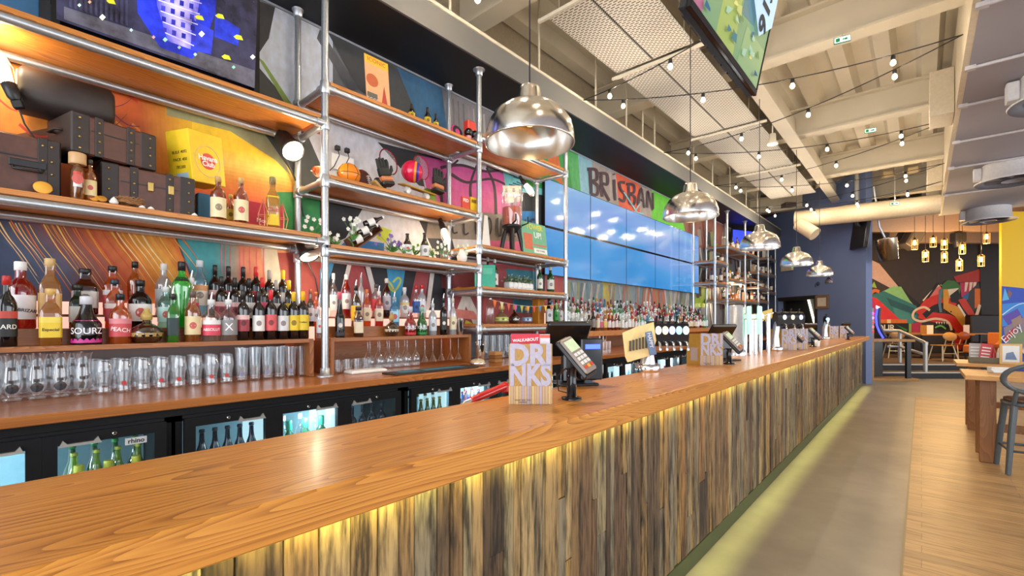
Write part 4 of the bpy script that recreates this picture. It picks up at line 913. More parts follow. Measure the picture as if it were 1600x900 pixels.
for u, v, g, c, l in ((485, 452, BRN, '#a05a3a', 'brown bottle with white label half hidden by the nearest pole'), (494, 456, ORG, '#b86a3a', 'orange bottle standing just left of the nearest pole')):
    row_bottle(u, v, 11, 1, 'spirit', g, c, '#d9d4da', l)
row_bottle(499, 470, 9, 0, 'spirit', CLR, '#cfcfcf', '#d9dee0', 'clear bottle with pourer right behind the nearest pole', spout=True)
p = onX(718.5, 489, -3.318); r = empty('cocktail_shaker', (-3.318, p.y, 1.3005), 0, 'tall steel shaker cup at the right end of the second display', 'shaker')
MB().lathe([(.025, 0), (.027, .004), (.039, .15)], seg=18).build('cup', CHROME, r); MB().lathe([(.039, .15), (.041, .153), (.041, .158), (.036, .158)], seg=18, caps=False).build('rim', STEEL, r)

# third bay shelves
z3c, z3b, z3a = top(1.345), top(1.715), top(2.12)
G3 = 'bottles on the third bay shelves'
def on_shelf(u, vt, wpx, x, z, *a, **k): return row_bottle(u, vt, wpx, 0, *a, group=k.pop('group', G3), x=x, z=z, **k)
on_shelf(766, 465, 13, -3.42, z3c, 'tall', CLR, STEEL, None, 'clear carafe with metal collar, left end of the lowest third-bay shelf')
on_shelf(784, 477, 23, -3.40, z3c, 'decant', ('#d8dcae', .25), '#d8a862', '#c8cc5a', 'round clear tequila decanter with wooden stopper and yellow-green label')
on_shelf(804, 477, 18, -3.40, z3c, 'decant', ('#6a4a2a', .35), '#d8a862', '#2a2320', 'round tequila decanter with wooden stopper and dark label')
on_shelf(823, 479, 18, -3.40, z3c, 'decant', CLR, '#d8a862', '#8fb0d0', 'round clear tequila decanter with wooden stopper and blue label')
on_shelf(858, 465, 12, -3.35, z3c, 'square', BLK, '#15161c', '#d8dade', 'black whiskey bottle with white label behind the till', lz=(.08, .56))
on_shelf(868.5, 468, 9, -3.37, z3c, 'spirit', GRN, '#1a3a22', '#2fae4a', 'green bottle beside the black whiskey behind the till')
on_shelf(876, 470, 7, -3.4, z3c, 'spirit', CLR, '#cccccc', '#d9dcd8', 'small clear bottle beside the third pole')
p = onX(842, 497, -3.33); r = empty('orange_carton', (-3.5, onX(841, 480, -3.5).y, z3c), 0, 'tall orange bottle carton on the lowest third-bay shelf', 'carton'); MB().bev((-.05, -.06, 0), (.05, .06, .30), .004).build('carton_body', mat('#d8902a', .6), r); MB().box((.0505, -.04, .05), (.0512, .04, .22)).build('printed_panel', mat('#c9782a', .6), r)
on_shelf(773, 405, 11, -3.42, z3b, 'spirit', ('#0f6a32', .7), '#dfe0dc', '#e6e6e0', 'green gin bottle with white cap beside the teal box')
on_shelf(762, 402, 10, -3.55, z3b, 'spirit', ('#0f6a32', .7), '#dfe0dc', '#e6e6e0', 'green gin bottle with white cap half hidden behind the teal box')
on_shelf(843.5, 416, 9.5, -3.38, z3b, 'spirit', ('#12843a', .65), '#d8dcd6', '#dfe4da', 'green gin bottle right of the white planter')
on_shelf(860, 417, 12, -3.38, z3b, 'spirit', ('#12843a', .65), '#cfd6d0', '#dfe4da', 'green gin bottle standing before the first screen by the third pole')
p = onX(758, 440, -3.36); r = empty('teal_box', (-3.36, p.y, z3b), R(-52), 'flat teal card box standing on edge at the left of the planter shelf', 'box'); MB().bev((-.03, -.105, 0), (.03, .105, .235), .003).build('box_body', mat('#3fae98', .6), r); MB().box((.0305, -.08, .14), (.0312, .08, .2)).build('printed_panel', mat('#5fc0ac', .6), r)
p = onX(811, 447, -3.36); r = empty('planter', (-3.36, p.y, z3b), 0, 'white fluted trough planter with small grey-green plants', 'planter')
b = MB(); b.bev((-.055, -.21, 0), (.055, .21, .018), .003)
for i in range(6): b.bev((-.05, -.205 + i * .0685, .018), (.05, -.205 + i * .0685 + .066, .085), .012)
b.build('trough', WHITE, r)
LEAFY = mat('#4f6a3c', .6, 0, 0, .25, 0, 60); LEAFG = mat('#8a9a84', .6, 0, 0, .2, 0, 60)
def leaves(n, ctr, sz, ln, rn, mi=lambda: 0):
    b = MB()
    for i in range(n):
        c = Vector((ctr[0] + rn.gauss(0, sz[0]), ctr[1] + rn.gauss(0, sz[1]), ctr[2] + abs(rn.gauss(0, sz[2]))))
        d = Vector((rn.uniform(-1, 1), rn.uniform(-1, 1), rn.uniform(.1, 1))).normalized() * ln; s_ = d.cross(Vector((rn.uniform(-1, 1), rn.uniform(-1, 1), .3))).normalized() * ln * .22
        b.add([c, c + d * .5 + s_, c + d, c + d * .5 - s_], [(0, 1, 2, 3)], mi())
    return b
rn = random.Random(5)
for i in range(6):
    leaves(60, (0, -.17 + i * .0685, .085), (.022, .026, .03), .035, rn, lambda: rn.randint(0, 1)).build('plant', [LEAFY, LEAFG], r)
# bunting under the planter shelf
b = MB(); pts = [(-3.18, y_, 1.665 - 0.055 * math.sin(math.pi * (y_ - 3.24) / 1.25) - 0.02) for y_ in [3.24 + 1.25 * i / 24 for i in range(25)]]
r = empty('bunting', (0, 0, 0), 0, 'string of small coloured pennants hung under the planter shelf', 'bunting'); b.tube(pts, .0018, 5); b.build('string', mat('#d8d2c2', .8), r)
for i, c in enumerate(['#e0702a', '#d8cf9a', '#d85a4a', '#c85a8a', '#b9b84a', '#e09a2a', '#d84a3a', '#4a8ab0', '#e0c04a', '#d86a2a', '#7a9a4a']):
    p = Vector(pts[1 + i * 2]); q = Vector(pts[2 + i * 2]); m_ = (p + q) / 2 - Vector((0, 0, .075)); MB().prism([tuple(p), tuple(q), tuple(m_)], (.0015, 0, 0)).build('pennant', mat(c, .7), r)

# ------------------------------------------------------------------ about 150 bottles crowded below the video wall
def small_bottle_mesh(kind, g, c, l, wid, ht):
    b = MB(); P, C_, L_ = KIND[kind]; r = wid / 2
    b.lathe([(a * r, z * ht) for a, z in P], seg=10, mi=0); b.lathe([(a * r, z * ht) for a, z in C_], seg=8, mi=1)
    b.lathe([(r * 1.012, L_[0] * ht), (r * 1.012, L_[1] * ht * .98)], seg=10, mi=2, caps=False)
    return b.mesh('bottle', [g if not isinstance(g, tuple) else thin(*g), mat(c, .4), mat(l, .5)])
VAR = [('spirit', CLR, '#c8c8c8', '#e4e4e0', 'clear', 'white'), ('spirit', WHT, '#e8e6e2', '#f0ece8', 'white', 'white'), ('tall', RED, '#b02030', '#e0d6d2', 'red', 'white'), ('spirit', AMB, '#2a2018', '#d8cfb0', 'amber', 'cream'),
       ('square', ORG, '#b02a22', '#d8d2c8', 'orange', 'white'), ('spirit', BRN, '#1a1614', '#c8b890', 'brown', 'tan'), ('tall', BLK, '#22201f', '#8a8078', 'black', 'grey'), ('spirit', GRN, '#1f4a2a', '#d6e0d0', 'green', 'pale green'),
       ('tall', BLU, '#3a62b0', '#d8e2ea', 'blue', 'pale blue'), ('spirit', TEAL, '#cfd8d6', '#dfeae6', 'pale teal', 'white'), ('tall', CLR, '#c23040', '#d85a86', 'clear', 'pink'), ('wine', DRED, '#5a1a1a', '#d8cdb8', 'dark red', 'cream'),
       ('spirit', GOLD, '#c89a3a', '#e2c66a', 'golden', 'yellow'), ('sour', ('#d04a7a', .5), '#d8d8d8', '#e8a0c0', 'pink', 'rose')]
VM = []
for k_, g, c, l, cn_, ln_ in VAR:
    VM.append(small_bottle_mesh(k_, g, c, l, 0.074 if k_ != 'wine' else 0.07, 0.30))
rn = random.Random(11); prev = None
RUN = {0: [1, 1, 1, 1, 6, 3, 10, 12, 2, 2, 11, 0, 0, 4, 4, 9, 9, 8, 9, 0, 13, 6, 7, 10, 10, 10, 8, 7, 12, 4, 4, 3, 3, 5, 4, 1, 2, 7, 9, 9]}
for row, (y0, y1, nb) in enumerate(((4.72, 9.82, 50), (4.74, 9.80, 52), (4.70, 9.82, 50))):
    for i in range(nb):
        k = RUN[0][int(i * 40 / nb)] if row == 0 else rn.choice([0, 0, 1, 2, 2, 3, 4, 5, 5, 6, 8, 9, 9, 10, 11, 12, 13, 7])
        o = bpy.data.objects.new('bottle', VM[k]); COL.objects.link(o)
        sx = rn.uniform(.82, 1.0); o.scale = (sx, sx, rn.uniform(.80, 1.06) if row else rn.uniform(.70, .98))
        o.location = (BX[row][0] + rn.uniform(-.008, .008), y0 + (y1 - y0) * (i + .5) / nb + rn.uniform(-.005, .005), BX[row][1]); o.rotation_euler = (0, 0, rn.uniform(0, 6))
        tag(o, '%s bottle, %s label, %s from left in %s row under the video wall' % (VAR[k][4], VAR[k][5], ordn(i), ['front', 'middle', 'back'][row]), 'bottle', 'bottles below the video wall')

# ------------------------------------------------------------------ glasses on the back worktop
GL = thin((0.92, 0.95, 0.97), 0.05, 1.0, 1.0)
def glass(name, prof, x, y, z, label, cat, group, badge=None, seg=16):
    r = empty(name, (x, y, z), 0, label, cat, group)
    MB().lathe(prof, seg=seg, caps=False).build('bowl', GL, r)
    if badge:
        bz, br, c, rad = badge; b = MB(); N_ = 10; rz = math.atan2(-y, -x)
        vs = [(rad, 0, bz)] + [(math.sqrt(max(rad ** 2 - (br * math.cos(6.2832 * i / N_)) ** 2, 1e-6)) + .001, br * math.cos(6.2832 * i / N_), bz + br * math.sin(6.2832 * i / N_)) for i in range(N_)]
        vs[0] = (rad + .0012, 0, bz); b.add([Matrix.Rotation(rz, 4, 'Z') @ Vector(v) for v in vs], [(0, 1 + i, 1 + (i + 1) % N_) for i in range(N_)]); b.build('badge', mat(c, .5), r)
    return r
HUR = [(.0, .004), (.034, .004), (.036, .0), (.036, .012), (.024, .02), (.022, .03), (.036, .055), (.040, .085), (.036, .125), (.033, .16), (.037, .2), (.042, .225)]
TALL = [(.0, .008), (.026, .008), (.029, .0), (.029, .014), (.031, .06), (.034, .15), (.037, .215)]
TUL = [(.0, .004), (.033, .004), (.036, .0), (.032, .012), (.03, .05), (.033, .08), (.04, .11), (.038, .14), (.032, .165), (.033, .18)]
WB = -3.40
i = 0
for y in (-.12, -.025, .06, .145, .23, .315):
    nm = ['at the left end', 'second from the left', 'third from the left', 'fourth from the left', 'fifth from the left', 'sixth from the left'][i]; i += 1
    for row, x in enumerate((-3.335, )):
        glass('hurricane_glass', HUR, x, y, ZW + .001, 'curved clear hurricane glass %s on the worktop%s' % (nm, ', with dark round badge' if i < 6 else ''), 'glass', 'hurricane glasses', (.062, .024, '#1c1a22', .037) if i < 6 else None)
for i, y in enumerate([.40 + .085 * k for k in range(8)]):
    glass('half_pint_glass', TUL, -3.335, y, ZW + .001, 'upturned clear half pint glass, %s from the left in its row%s' % (ORD[i], ' with small red crest' if i in (1, 3, 4, 6, 7) else ''), 'glass', 'half pint glasses', (.05, .012, '#c03a3a', .031) if i in (1, 3, 4, 6, 7) else None)
for i, y in enumerate([1.085 + .078 * k for k in range(6)]):
    glass('pint_glass', TALL, -3.335, y, ZW + .001, 'tall clear pint glass, %s from the left before the first pole' % ORD[i], 'glass', 'pint glasses of the left display', (.05, .014, '#8a86a8', .0305) if i in (0, 2, 4) else None)
for i, y in enumerate([-.08 + .092 * k for k in range(17)]):
    k_ = 0 if y < .33 else 1 if y < 1.03 else 2
    glass(['hurricane_glass', 'half_pint_glass', 'pint_glass'][k_], [HUR, TUL, TALL][k_], -3.46, y, ZW + .001, 'clear glass in the rear row behind the front glasses, %s from the left end' % ORD[i], 'glass', 'rear row of glasses')
TUM = [(.0, .008), (.026, .008), (.028, .0), (.03, .012), (.034, .10)]
for i, (y, x) in enumerate(((1.74, -3.30), (1.82, -3.31), (1.90, -3.31), (1.98, -3.32))):
    glass('tumbler', TUM, x, y, ZW + .001, 'short clear tumbler, %s from the nearest pole on the worktop' % ORD[i], 'glass', 'tumblers')
WIN = [(.036, .0), (.034, .003), (.006, .008), (.004, .015), (.004, .085), (.012, .095), (.034, .12), (.038, .15), (.034, .185)]
for i, y in enumerate([2.02, 2.11, 2.2, 2.29, 2.38, 2.47]):
    glass('gin_goblet', [(r_ * 1.08, .255 - z_ * 1.33) for r_, z_ in WIN], -3.33, y, ZW + .001, 'upturned balloon goblet hung under the second display, %s from the left' % ORD[i], 'glass', 'hanging goblets')
for i, y in enumerate([2.06, 2.155, 2.245, 2.335, 2.425]):
    glass('gin_goblet', [(r_ * 1.08, .255 - z_ * 1.33) for r_, z_ in WIN], -3.43, y, ZW + .001, 'upturned balloon goblet in the rear hanging row, %s from the left' % ORD[i], 'glass', 'hanging goblets')
for i, y in enumerate([2.57, 2.66, 2.76, 2.87, 2.97]):
    glass('martini_glass', [(.040, .262 - .0), (.038, .259), (.006, .252), (.004, .24), (.004, .10), (.01, .09), (.042, .03)], -3.33, y, ZW + .001, 'upturned martini glass hung under the second display, %s from the left' % ORD[i], 'glass', 'hanging martini glasses')
# glasses along the middle bay, behind the till and below the video wall
PNT = [(.0, .006), (.028, .006), (.031, .0), (.031, .012), (.036, .10), (.043, .19)]
for i, y in enumerate([3.30 + .105 * k for k in range(6)]):
    glass('pitcher_glass', [(r_ * 1.12, z_ * 1.3) for r_, z_ in PNT], -3.36, y, ZW + .001, 'large clear beer glass, %s from the left right of the second pole' % ORD[i], 'glass', 'large beer glasses')
r = empty('glass_shelf_divider', (-3.25, 4.72, ZW), 0)
bpy.data.objects.remove(r)
for i, y in enumerate([5.0 + .1 * k for k in range(4)] + [6.55, 6.66, 6.77, 7.9, 8.0, 8.1]):
    glass('pint_glass', PNT, -3.33, y, ZW + .001, 'clear pint glass, %s from the left under the long display' % ORD[i], 'glass', 'pint glasses of the long display', seg=12)
for i, (y, z) in enumerate([(5.52, 0), (5.61, 0), (5.70, 0), (5.79, 0), (5.565, 1), (5.655, 1)]):
    r = empty('julep_cup', (-3.32, y, ZW + .001 + z * .1245), 0, 'brushed steel cup, %s in the %s layer of the stacked steel cups' % (ORD[i if not z else i - 4], 'upper' if z else 'lower'), 'cup', 'stacked steel cups')
    MB().lathe([(.037, 0), (.038, .004), (.041, .115), (.042, .12)], seg=16).build('cup', CHROME, r)
for y in (5.46, 6.3, 7.4, 8.6):
    pass
# loose things on the worktop
r = empty('bar_mat', (-2.93, 2.35, ZW), 0, 'black rubber bar mat with blue lettering panels on the worktop', 'mat')
MB().bev((-.09, -.42, .0005), (.09, .42, .012), .003).build('rubber', DARK, r); MB().box((-.05, -.33, .012), (.04, -.16, .0128)).box((-.05, -.11, .012), (.04, .3, .0128)).build('printed_panel', mat('#1f7f9a', .5), r)
r = empty('tray', (-3.19, 1.93, ZW), 0, 'white plastic cutting tray left of the black bar mat', 'tray'); MB().bev((-.08, -.17, .001), (.05, .13, .022), .006).build('base', WHITE, r); MB().bev((-.07, -.16, .022), (.04, .12, .026), .002).build('liner', PAPER, r)
r = empty('citrus_dish', (-2.95, 2.86, ZW), 0, 'low steel dish with a domed lid near the second pole', 'dish'); MB().lathe([(.05, .001), (.07, .006), (.072, .03), (.068, .034)], seg=22).build('dish', CHROME, r); MB().lathe([(.066, .034), (.06, .05), (.035, .062), (.0, .066)], seg=22).build('lid', mat('#d8c8a8', .3, .5), r)
r = empty('utensil_jar', (-3.06, 3.0, ZW), 0, 'tall steel cup of bar spoons and straws by the second pole', 'cup'); MB().lathe([(.034, .001), (.036, .004), (.042, .17), (.043, .174)], seg=18, caps=False).lathe([(.0, .003), (.034, .003)], seg=18, caps=False).build('cup', CHROME, r)
for k in range(6):
    a = k * 1.05; MB().tube([(.012 * math.cos(a), .012 * math.sin(a), .006), (.036 * math.cos(a), .036 * math.sin(a), .17 + .02 * (k % 3))], .004, 6).ball((.038 * math.cos(a), .038 * math.sin(a), .18 + .02 * (k % 3)), .009, 8, 6).build('spoon', [CHROME, mat('#c08a5a', .5), BLACK][k % 3], r)
for i, (y, z) in enumerate(((3.2, 0), (3.2, .035), (3.2, .07))):
    r = tag(MB().bev((-3.12, 3.17, ZW + .001 + z), (-3.03, 3.27, ZW + .034 + z), .003).build('napkin_stack', mat(['#a5743f', '#8a5a2c', '#b8854c'][i], .8)), 'brown paper napkin stack behind the second pole, %s' % ['lowest of the pile', 'middle of the pile', 'topmost of the pile'][i], 'napkins', 'napkin stacks')

# bottles seen through the fridge doors
def fb(kind, g, c, l, y, x, z, label, ht=.225, wid=.062):
    o = bpy.data.objects.new('bottle', FBM.setdefault((kind, str(g), c, l), small_bottle_mesh(kind, g, c, l, .062, .225))); COL.objects.link(o)
    o.scale = (wid / .062, wid / .062, ht / .225); o.location = (x, y, z); return tag(o, label, 'bottle', 'bottles in the fridges')
FBM = {}
FZ = .541
CID = ('#b6d84a', .6); CG = ('#0f9a6a', .6); NAV = mat('#101a34', .1, 0, 0, 0, .5)
def fill(fi, door, kind, g, c, l, n, what, x=-3.02, ht=.245, y0=None):
    base = FR[fi][0] + .03 + .4525 * door + .075
    for k in range(n):
        fb(kind, g, c, l, base + (.32 * (k + .5) / n), x, FZ, '%s, %s from left, door %s of %s fridge from left' % (what, ORD[k], ['one', 'two', 'three'][door], ORD[fi]), ht, .066)
fill(0, 2, 'beer', CID, '#d8e05a', '#8fbf3a', 4, 'lime green cider bottle', ht=.255); fill(0, 2, 'beer', ('#2f9a5a', .6), '#4ad06a', '#123a6a', 4, 'green-topped cider bottle behind', -3.1, .28)
r = empty('bowl', (-3.02, -.795 + .03 + .4525 + .24, FZ), 0, 'white bowl on the bare shelf of the leftmost visible fridge door', 'bowl'); MB().lathe([(.03, .001), (.06, .02), (.085, .09), (.08, .09), (.05, .02), (.0, .01)], seg=20, caps=False).build('bowl', WHITE, r)
fill(0, 2, 'tub', ('#d8e07a', .5), '#e6e04a', '#4a9ad0', 3, 'yellow-capped bottle in front', -2.985, .2)
fill(1, 1, 'spirit', CLR, '#d8dcdc', '#dfe6e6', 3, 'clear mixer bottle behind', -3.1, .27); fill(2, 1, 'beer', RED, '#d8d4d0', '#e0d0d0', 4, 'red bottle behind', -3.1, .29); fill(2, 0, 'beer', CLR, '#d0b84a', '#d8cfa0', 4, 'pale bottle behind', -3.1, .28)
fill(1, 0, 'beer', NAV, '#2a3450', '#7a3a6a', 5, 'dark blue beer bottle', ht=.275); fill(1, 1, 'tub', CG, '#19b08a', '#0f8a5a', 3, 'sea green tonic bottle', ht=.25); fill(1, 2, 'wine', NAV, '#20283a', '#c8ccd0', 4, 'dark bottle with pale label', ht=.28)
fill(2, 0, 'beer', ('#8a9a3a', .5), '#c8b84a', '#6a7a2a', 5, 'olive green beer bottle', ht=.255); fill(2, 1, 'beer', ('#3a62b8', .5), '#d04a5a', '#3a5ac0', 5, 'blue bottle with red cap', ht=.265)
for f_ in (3, 4, 6):
    for dr in (0, 1, 2): fill(f_, dr, 'beer', [NAV, BLU, CG][dr], '#8fa0b0', ['#5a6a8a', '#bcd6e6', '#7fc0a0'][dr], 3, ['dark bottle', 'pale blue bottle', 'green bottle'][dr], ht=.23)
fill(5, 0, 'beer', BLU, '#9ac0d8', '#cfe6f0', 3, 'pale blue bottle', ht=.23)
for k in range(3): tag(MB().bev((-3.08, 6.44 + .56 + k * .11, FZ), (-2.99, 6.44 + .65 + k * .11, FZ + .13 + .05 * (k % 2)), .006).build('drink_packet', mat('#c8201c', .4)), 'red drink packet in the sixth fridge, %s from the left' % ORD[k], 'packet', 'red packets in the fridge')
r = tag(MB().bev((-3.06, .245 + .03, FZ), (-2.985, .47, FZ + .09), .004).build('bottle_carton', mat('#8a2a2a', .6)), 'dark red carton among the cider bottles in the near fridge', 'carton')
r.location = (0, .12, 0)
# ------------------------------------------------------------------ props on the upper shelves, left bay
SB, SA1 = top(1.99), top(2.84)
LEATH = mat('#583428', .45, 0, 0, .2, .1, 25, .15); LDARK = mat('#2c211e', .5, 0, 0, .15, 0, 25, .1); BRASS = mat('#b89a5a', .3, .9)
def Yof(u, x, v=400): return onX(u, v, x).y
def suitcase(name, x0, x1, y0, y1, z0, z1, label, straps=(), tilt=0.0, endhandle=False, clasp=True, cat='suitcase', rz=0.0):
    r = empty(name, (x1, (y0 + y1) / 2, z0), 0, label, cat, 'vintage trunks on the rum shelf'); r.rotation_euler = (R(tilt), 0, R(rz))
    h = (y1 - y0) / 2; D = x0 - x1; H = z1 - z0
    MB().bev((D, -h, 0), (0, h, H), .008).build('case_body', LEATH, r)
    MB().bev((D - .003, -h - .003, -.0), (.004, -h + .075, H + .003), .006).build('corner_band', LDARK, r); MB().bev((D - .003, h - .075, 0), (.004, h + .003, H + .003), .006).build('corner_band', LDARK, r)
    for s in straps: MB().bev((D - .004, s * h - .018, 0), (.006, s * h + .018, H + .004), .003).build('strap', LDARK, r)
    for yy in [-h + .03, h - .03] + [s * h for s in straps]:
        for zz in (.12, .4, .62, .88): MB().ball((.0065, yy, H * zz), .006, 8, 5).build('stud', BRASS, r)
    MB().box((.001, -h + .08, H * .62), (.003, h - .08, H * .645)).build('lid_seam', BLACK, r)
    if clasp:
        for s in (.0, .45): MB().bev((.002, s * h - .014, H * .5), (.012, s * h + .014, H * .72), .003).build('clasp', BRASS, r)
    if endhandle: MB().tube([(D * .35, -h - .003, H * .62), (D * .35, -h - .03, H * .6), (D * .65, -h - .03, H * .6), (D * .65, -h - .003, H * .62)], .007, 8).build('end_handle', LDARK, r)
    return r
r = suitcase('trunk', -3.62, -3.27, -.34, .225, SB, SB + .285, 'brown trunk at the left end of the rum shelf with an iron drop handle', (.78,), 0, False, False, 'trunk')
MB().tube([(.006, .12, .13), (.02, .12, .115), (.02, .22, .115), (.006, .22, .13)], .006, 8).bev((.0, .105, .13), (.008, .235, .165), .003).build('drop_handle', BLACK, r)
suitcase('suitcase', -3.53, -3.285, Yof(158, -3.285), Yof(304, -3.285), SB, SB + .235, 'dark purple-brown suitcase lying at the bottom, right of the amber flask', (-.35, .42))
suitcase('suitcase', -3.58, -3.29, Yof(108, -3.29), Yof(248, -3.29), SB + .25, SB + .455, 'brown studded suitcase resting on the lower one, its end with a black handle showing', (-.4, .35), 0, True, False, 'suitcase', 14)
r = empty('holdall', (-3.52, .16, SB + .46), 0, 'dark barrel-shaped case with pale round end lying on top of the studded suitcase', 'case', 'vintage trunks on the rum shelf')
MB().lathe([(.09, 0), (.115, .02), (.115, .36), (.09, .38)], seg=20, n=3.2, M=Matrix.Translation((0, -.08, .13)) @ Matrix.Rotation(R(-90), 4, 'X')).build('barrel', LDARK, r)
MB().lathe([(.0, -.004), (.088, -.004), (.092, .0)], seg=20, n=3.2, caps=False, M=Matrix.Translation((0, -.08, .13)) @ Matrix.Rotation(R(-90), 4, 'X')).build('end_disc', mat('#b9a58a', .4), r)
y0, y1 = Yof(298, -3.38), Yof(356, -3.38)
r = empty('rum_carton', (-3.37, (y0 + y1) / 2, SB + .237), 0, 'yellow rum carton with red round emblem, standing tilted on the bottom suitcase', 'carton'); r.rotation_euler = (R(6), 0, R(24))
hw = (y1 - y0) / 2; hw *= 1.12; MB().bev((-.19, -hw, .012), (0, hw, .325), .004).build('carton_body', mat('#e9c31c', .55), r)
MB().lathe([(.05, 0), (.05, .0015)], seg=24, M=Matrix.Translation((.0005, .0, .15)) @ Matrix.Rotation(R(90), 4, 'Y')).build('emblem', mat('#d0402a', .5), r)
MB().tube([(.001, .085 * math.cos(a / 16 * 6.283), .15 + .095 * math.sin(a / 16 * 6.283)) for a in range(16)], .002, 5, 0, True).build('emblem_ring', mat('#d8b890', .5), r)
word('carton_lettering', 'Havana', .044, WHITE, r, (.003, 0, .168), FX, .0004, .001); word('carton_lettering', 'Club', .044, WHITE, r, (.003, 0, .132), FX, .0004, .001)
for k, s in enumerate(('BULK 4092', 'PACK 400', '785300')): word('carton_lettering', s, .026, BLACK, r, (-.085, -hw - .001, .19 - k * .045), (R(90), 0, 0), .0004)
MB().box((-.13, -hw - .001, .03), (-.03, -hw, .065)).build('barcode_panel', mat('#9ab0c0', .5), r)
y0, y1 = Yof(385, -3.46), Yof(444, -3.46)
r = empty('rum_gift_box', (-3.46, (y0 + y1) / 2, SB), 0, 'red rum gift box with small white lettering behind the spiced rum bottles', 'box'); hw = (y1 - y0) / 2
MB().bev((-.09, -hw, .001), (0, hw, .21), .003).build('box_body', mat('#b3263a', .55), r); word('box_lettering', 'Morgan', .040, WHITE, r, (.002, 0, .085), FX); word('box_lettering', 'Spiced', .030, mat('#e8c05a', .5), r, (.002, 0, .05), FX)
r = tag(MB().bev((-3.50, Yof(306, -3.44), SB + .001), (-3.40, Yof(333, -3.44), SB + .19), .004).build('blue_tin', mat('#2f6f8f', .5)), 'blue-green tin standing right of the bottom suitcase', 'tin')
G4 = 'bottles on the rum shelf'
sb = lambda u, vt, w_, x, *a, **k: row_bottle(u, vt, w_, 0, *a, group=G4, x=x, z=SB, **k)
sb(121, 240, 37, -3.235, 'tub', ('#b5702a', .4), '#caa070', '#d8d2d0', 'wide amber whisky flask with cream cap in front of the trunk', lz=(.24, .56), band='#c2402f', span=70, flat=.5)
sb(141, 250, 16, -3.24, 'spirit', AMB, '#2a1d14', '#dcc690', 'slim spiced rum bottle with picture label right of the amber flask')
sb(341, 276, 22, -3.235, 'spirit', ('#b5501a', .45), '#c09a5a', '#e6d5a8', 'left of the two spiced rum bottles with cream picture label', lz=(.05, .50))
sb(376.5, 278, 21, -3.235, 'spirit', ('#b5501a', .45), '#c09a5a', '#e6d5a8', 'right of the two spiced rum bottles with cream picture label', lz=(.05, .50))
sb(360, 304, 14, -3.33, 'spirit', GOLD, '#d8c05a', '#d9b92f', 'small golden bottle between the two spiced rum bottles')
sb(426, 277, 23, -3.27, 'square', ('#d8b84a', .35), '#8a7a4a', '#e6c32a', 'golden rum bottle with yellow label and red disc at the shelf end', lz=(.06, .62), text='Club', tcol='#c0402a')
RAFF = mat('#a5764a', .8)
r = empty('raffia_nest', (-3.225, Yof(204, -3.225), SB), 0, 'tangled brown raffia nest in front of the bottom suitcase', 'nest'); b = MB(); rn = random.Random(2)
for k in range(60):
    a = rn.uniform(0, 6.28); pts = [(.028 * math.cos(a + t) * rn.uniform(.7, 1.2), .055 * math.sin(a + t) * rn.uniform(.7, 1.2), .012 + rn.uniform(0, .045)) for t in (0, .7, 1.4, 2.1)]; b.tube(pts, .0016, 4)
b.build('raffia', RAFF, r)
for k, (u, w_, c, l) in enumerate(((67, .035, '#e8a83a', 'dried orange slice leaning on the trunk'), (147, .022, '#d8942a', 'dried orange piece left of the raffia nest'), (159, .022, '#c8862a', 'darker dried orange piece next to the raffia nest'))):
    o = MB().lathe([(.0, 0), (w_ * .9, 0), (w_, .004), (w_ * .9, .008), (.0, .008)], seg=18, caps=False, M=Matrix.Rotation(R(70 - 10 * k), 4, 'Y')).build('dried_orange', mat(c, .6), None, (-3.225, Yof(u, -3.225), SB + w_ * .93)); tag(o, l, 'fruit slice', 'dried fruit on the rum shelf')
for u, l in ((178, 'white conical shell beside the raffia nest'), (304, 'small cream shell near the right end of the bottom suitcase'), (222, 'small white shell right of the raffia nest'), (236, 'tiny white shell farthest right of the nest')):
    o = MB().lathe([(.0, 0), (.018, .004), (.02, .012), (.012, .028), (.0, .042)], seg=10, caps=False).build('shell', PAPER, None, (-3.212, Yof(u, -3.212), SB + .001)); o.scale = (1, 1, 1) if u == 178 else (.6, .8, .45); tag(o, l, 'shell', 'shells on the rum shelf')

COP = mat('#d8906a', .3, .9)
for k, (u, l) in enumerate(((411, 'left copper wire lantern frame beside the golden rum bottle'), (441, 'right copper wire lantern frame beside the golden rum bottle'))):
    r = empty('wire_frame', (-3.24, Yof(u, -3.24), SB), 0, l, 'wire frame', 'copper wire frames on the rum shelf'); b = MB(); rg = [(.032 * math.cos(a * 1.2566), .036 * math.sin(a * 1.2566), .075) for a in range(5)]; bs = [(.022 * math.cos(a * 1.2566), .022 * math.sin(a * 1.2566), .003) for a in range(5)]
    for a in range(5): b.tube([bs[a], rg[a], (0, 0, .185)], .0022, 5); b.tube([rg[a], rg[(a + 1) % 5]], .0022, 5); b.tube([bs[a], bs[(a + 1) % 5]], .0022, 5)
    b.build('wire', COP, r)

# framed night-street picture screen on the top left shelf
def pic(u, v, d): p = onX(u, v, -3.298 + d); return p
y0, y1 = Yof(80, -3.3), Yof(406, -3.3)
fr_ = empty('picture_screen', (-3.33, (y0 + y1) / 2, SA1), 0, 'large black-framed screen showing a blue-lit street at night, on the top left shelf', 'screen'); hw = (y1 - y0) / 2
b = MB(); b.bev((-.03, -hw, .001), (.03, hw, .045), .004); b.bev((-.03, -hw, .76), (.03, hw, .80), .004); b.bev((-.03, -hw, .045), (.03, -hw + .035, .76), .004); b.bev((-.03, hw - .035, .045), (.03, hw, .76), .004); b.box((-.03, -hw + .03, .04), (-.01, hw - .03, .77)); b.build('frame', BLACKG, fr_)
T_ = Paint(pic, .0004)
T_.P([(88, -60), (404, -60), (398, 138), (88, 30)], '#2a2a40'); T_.P([(100, 30), (300, 100), (398, 138), (398, 110), (250, 60), (100, 10)], '#4b4a56')
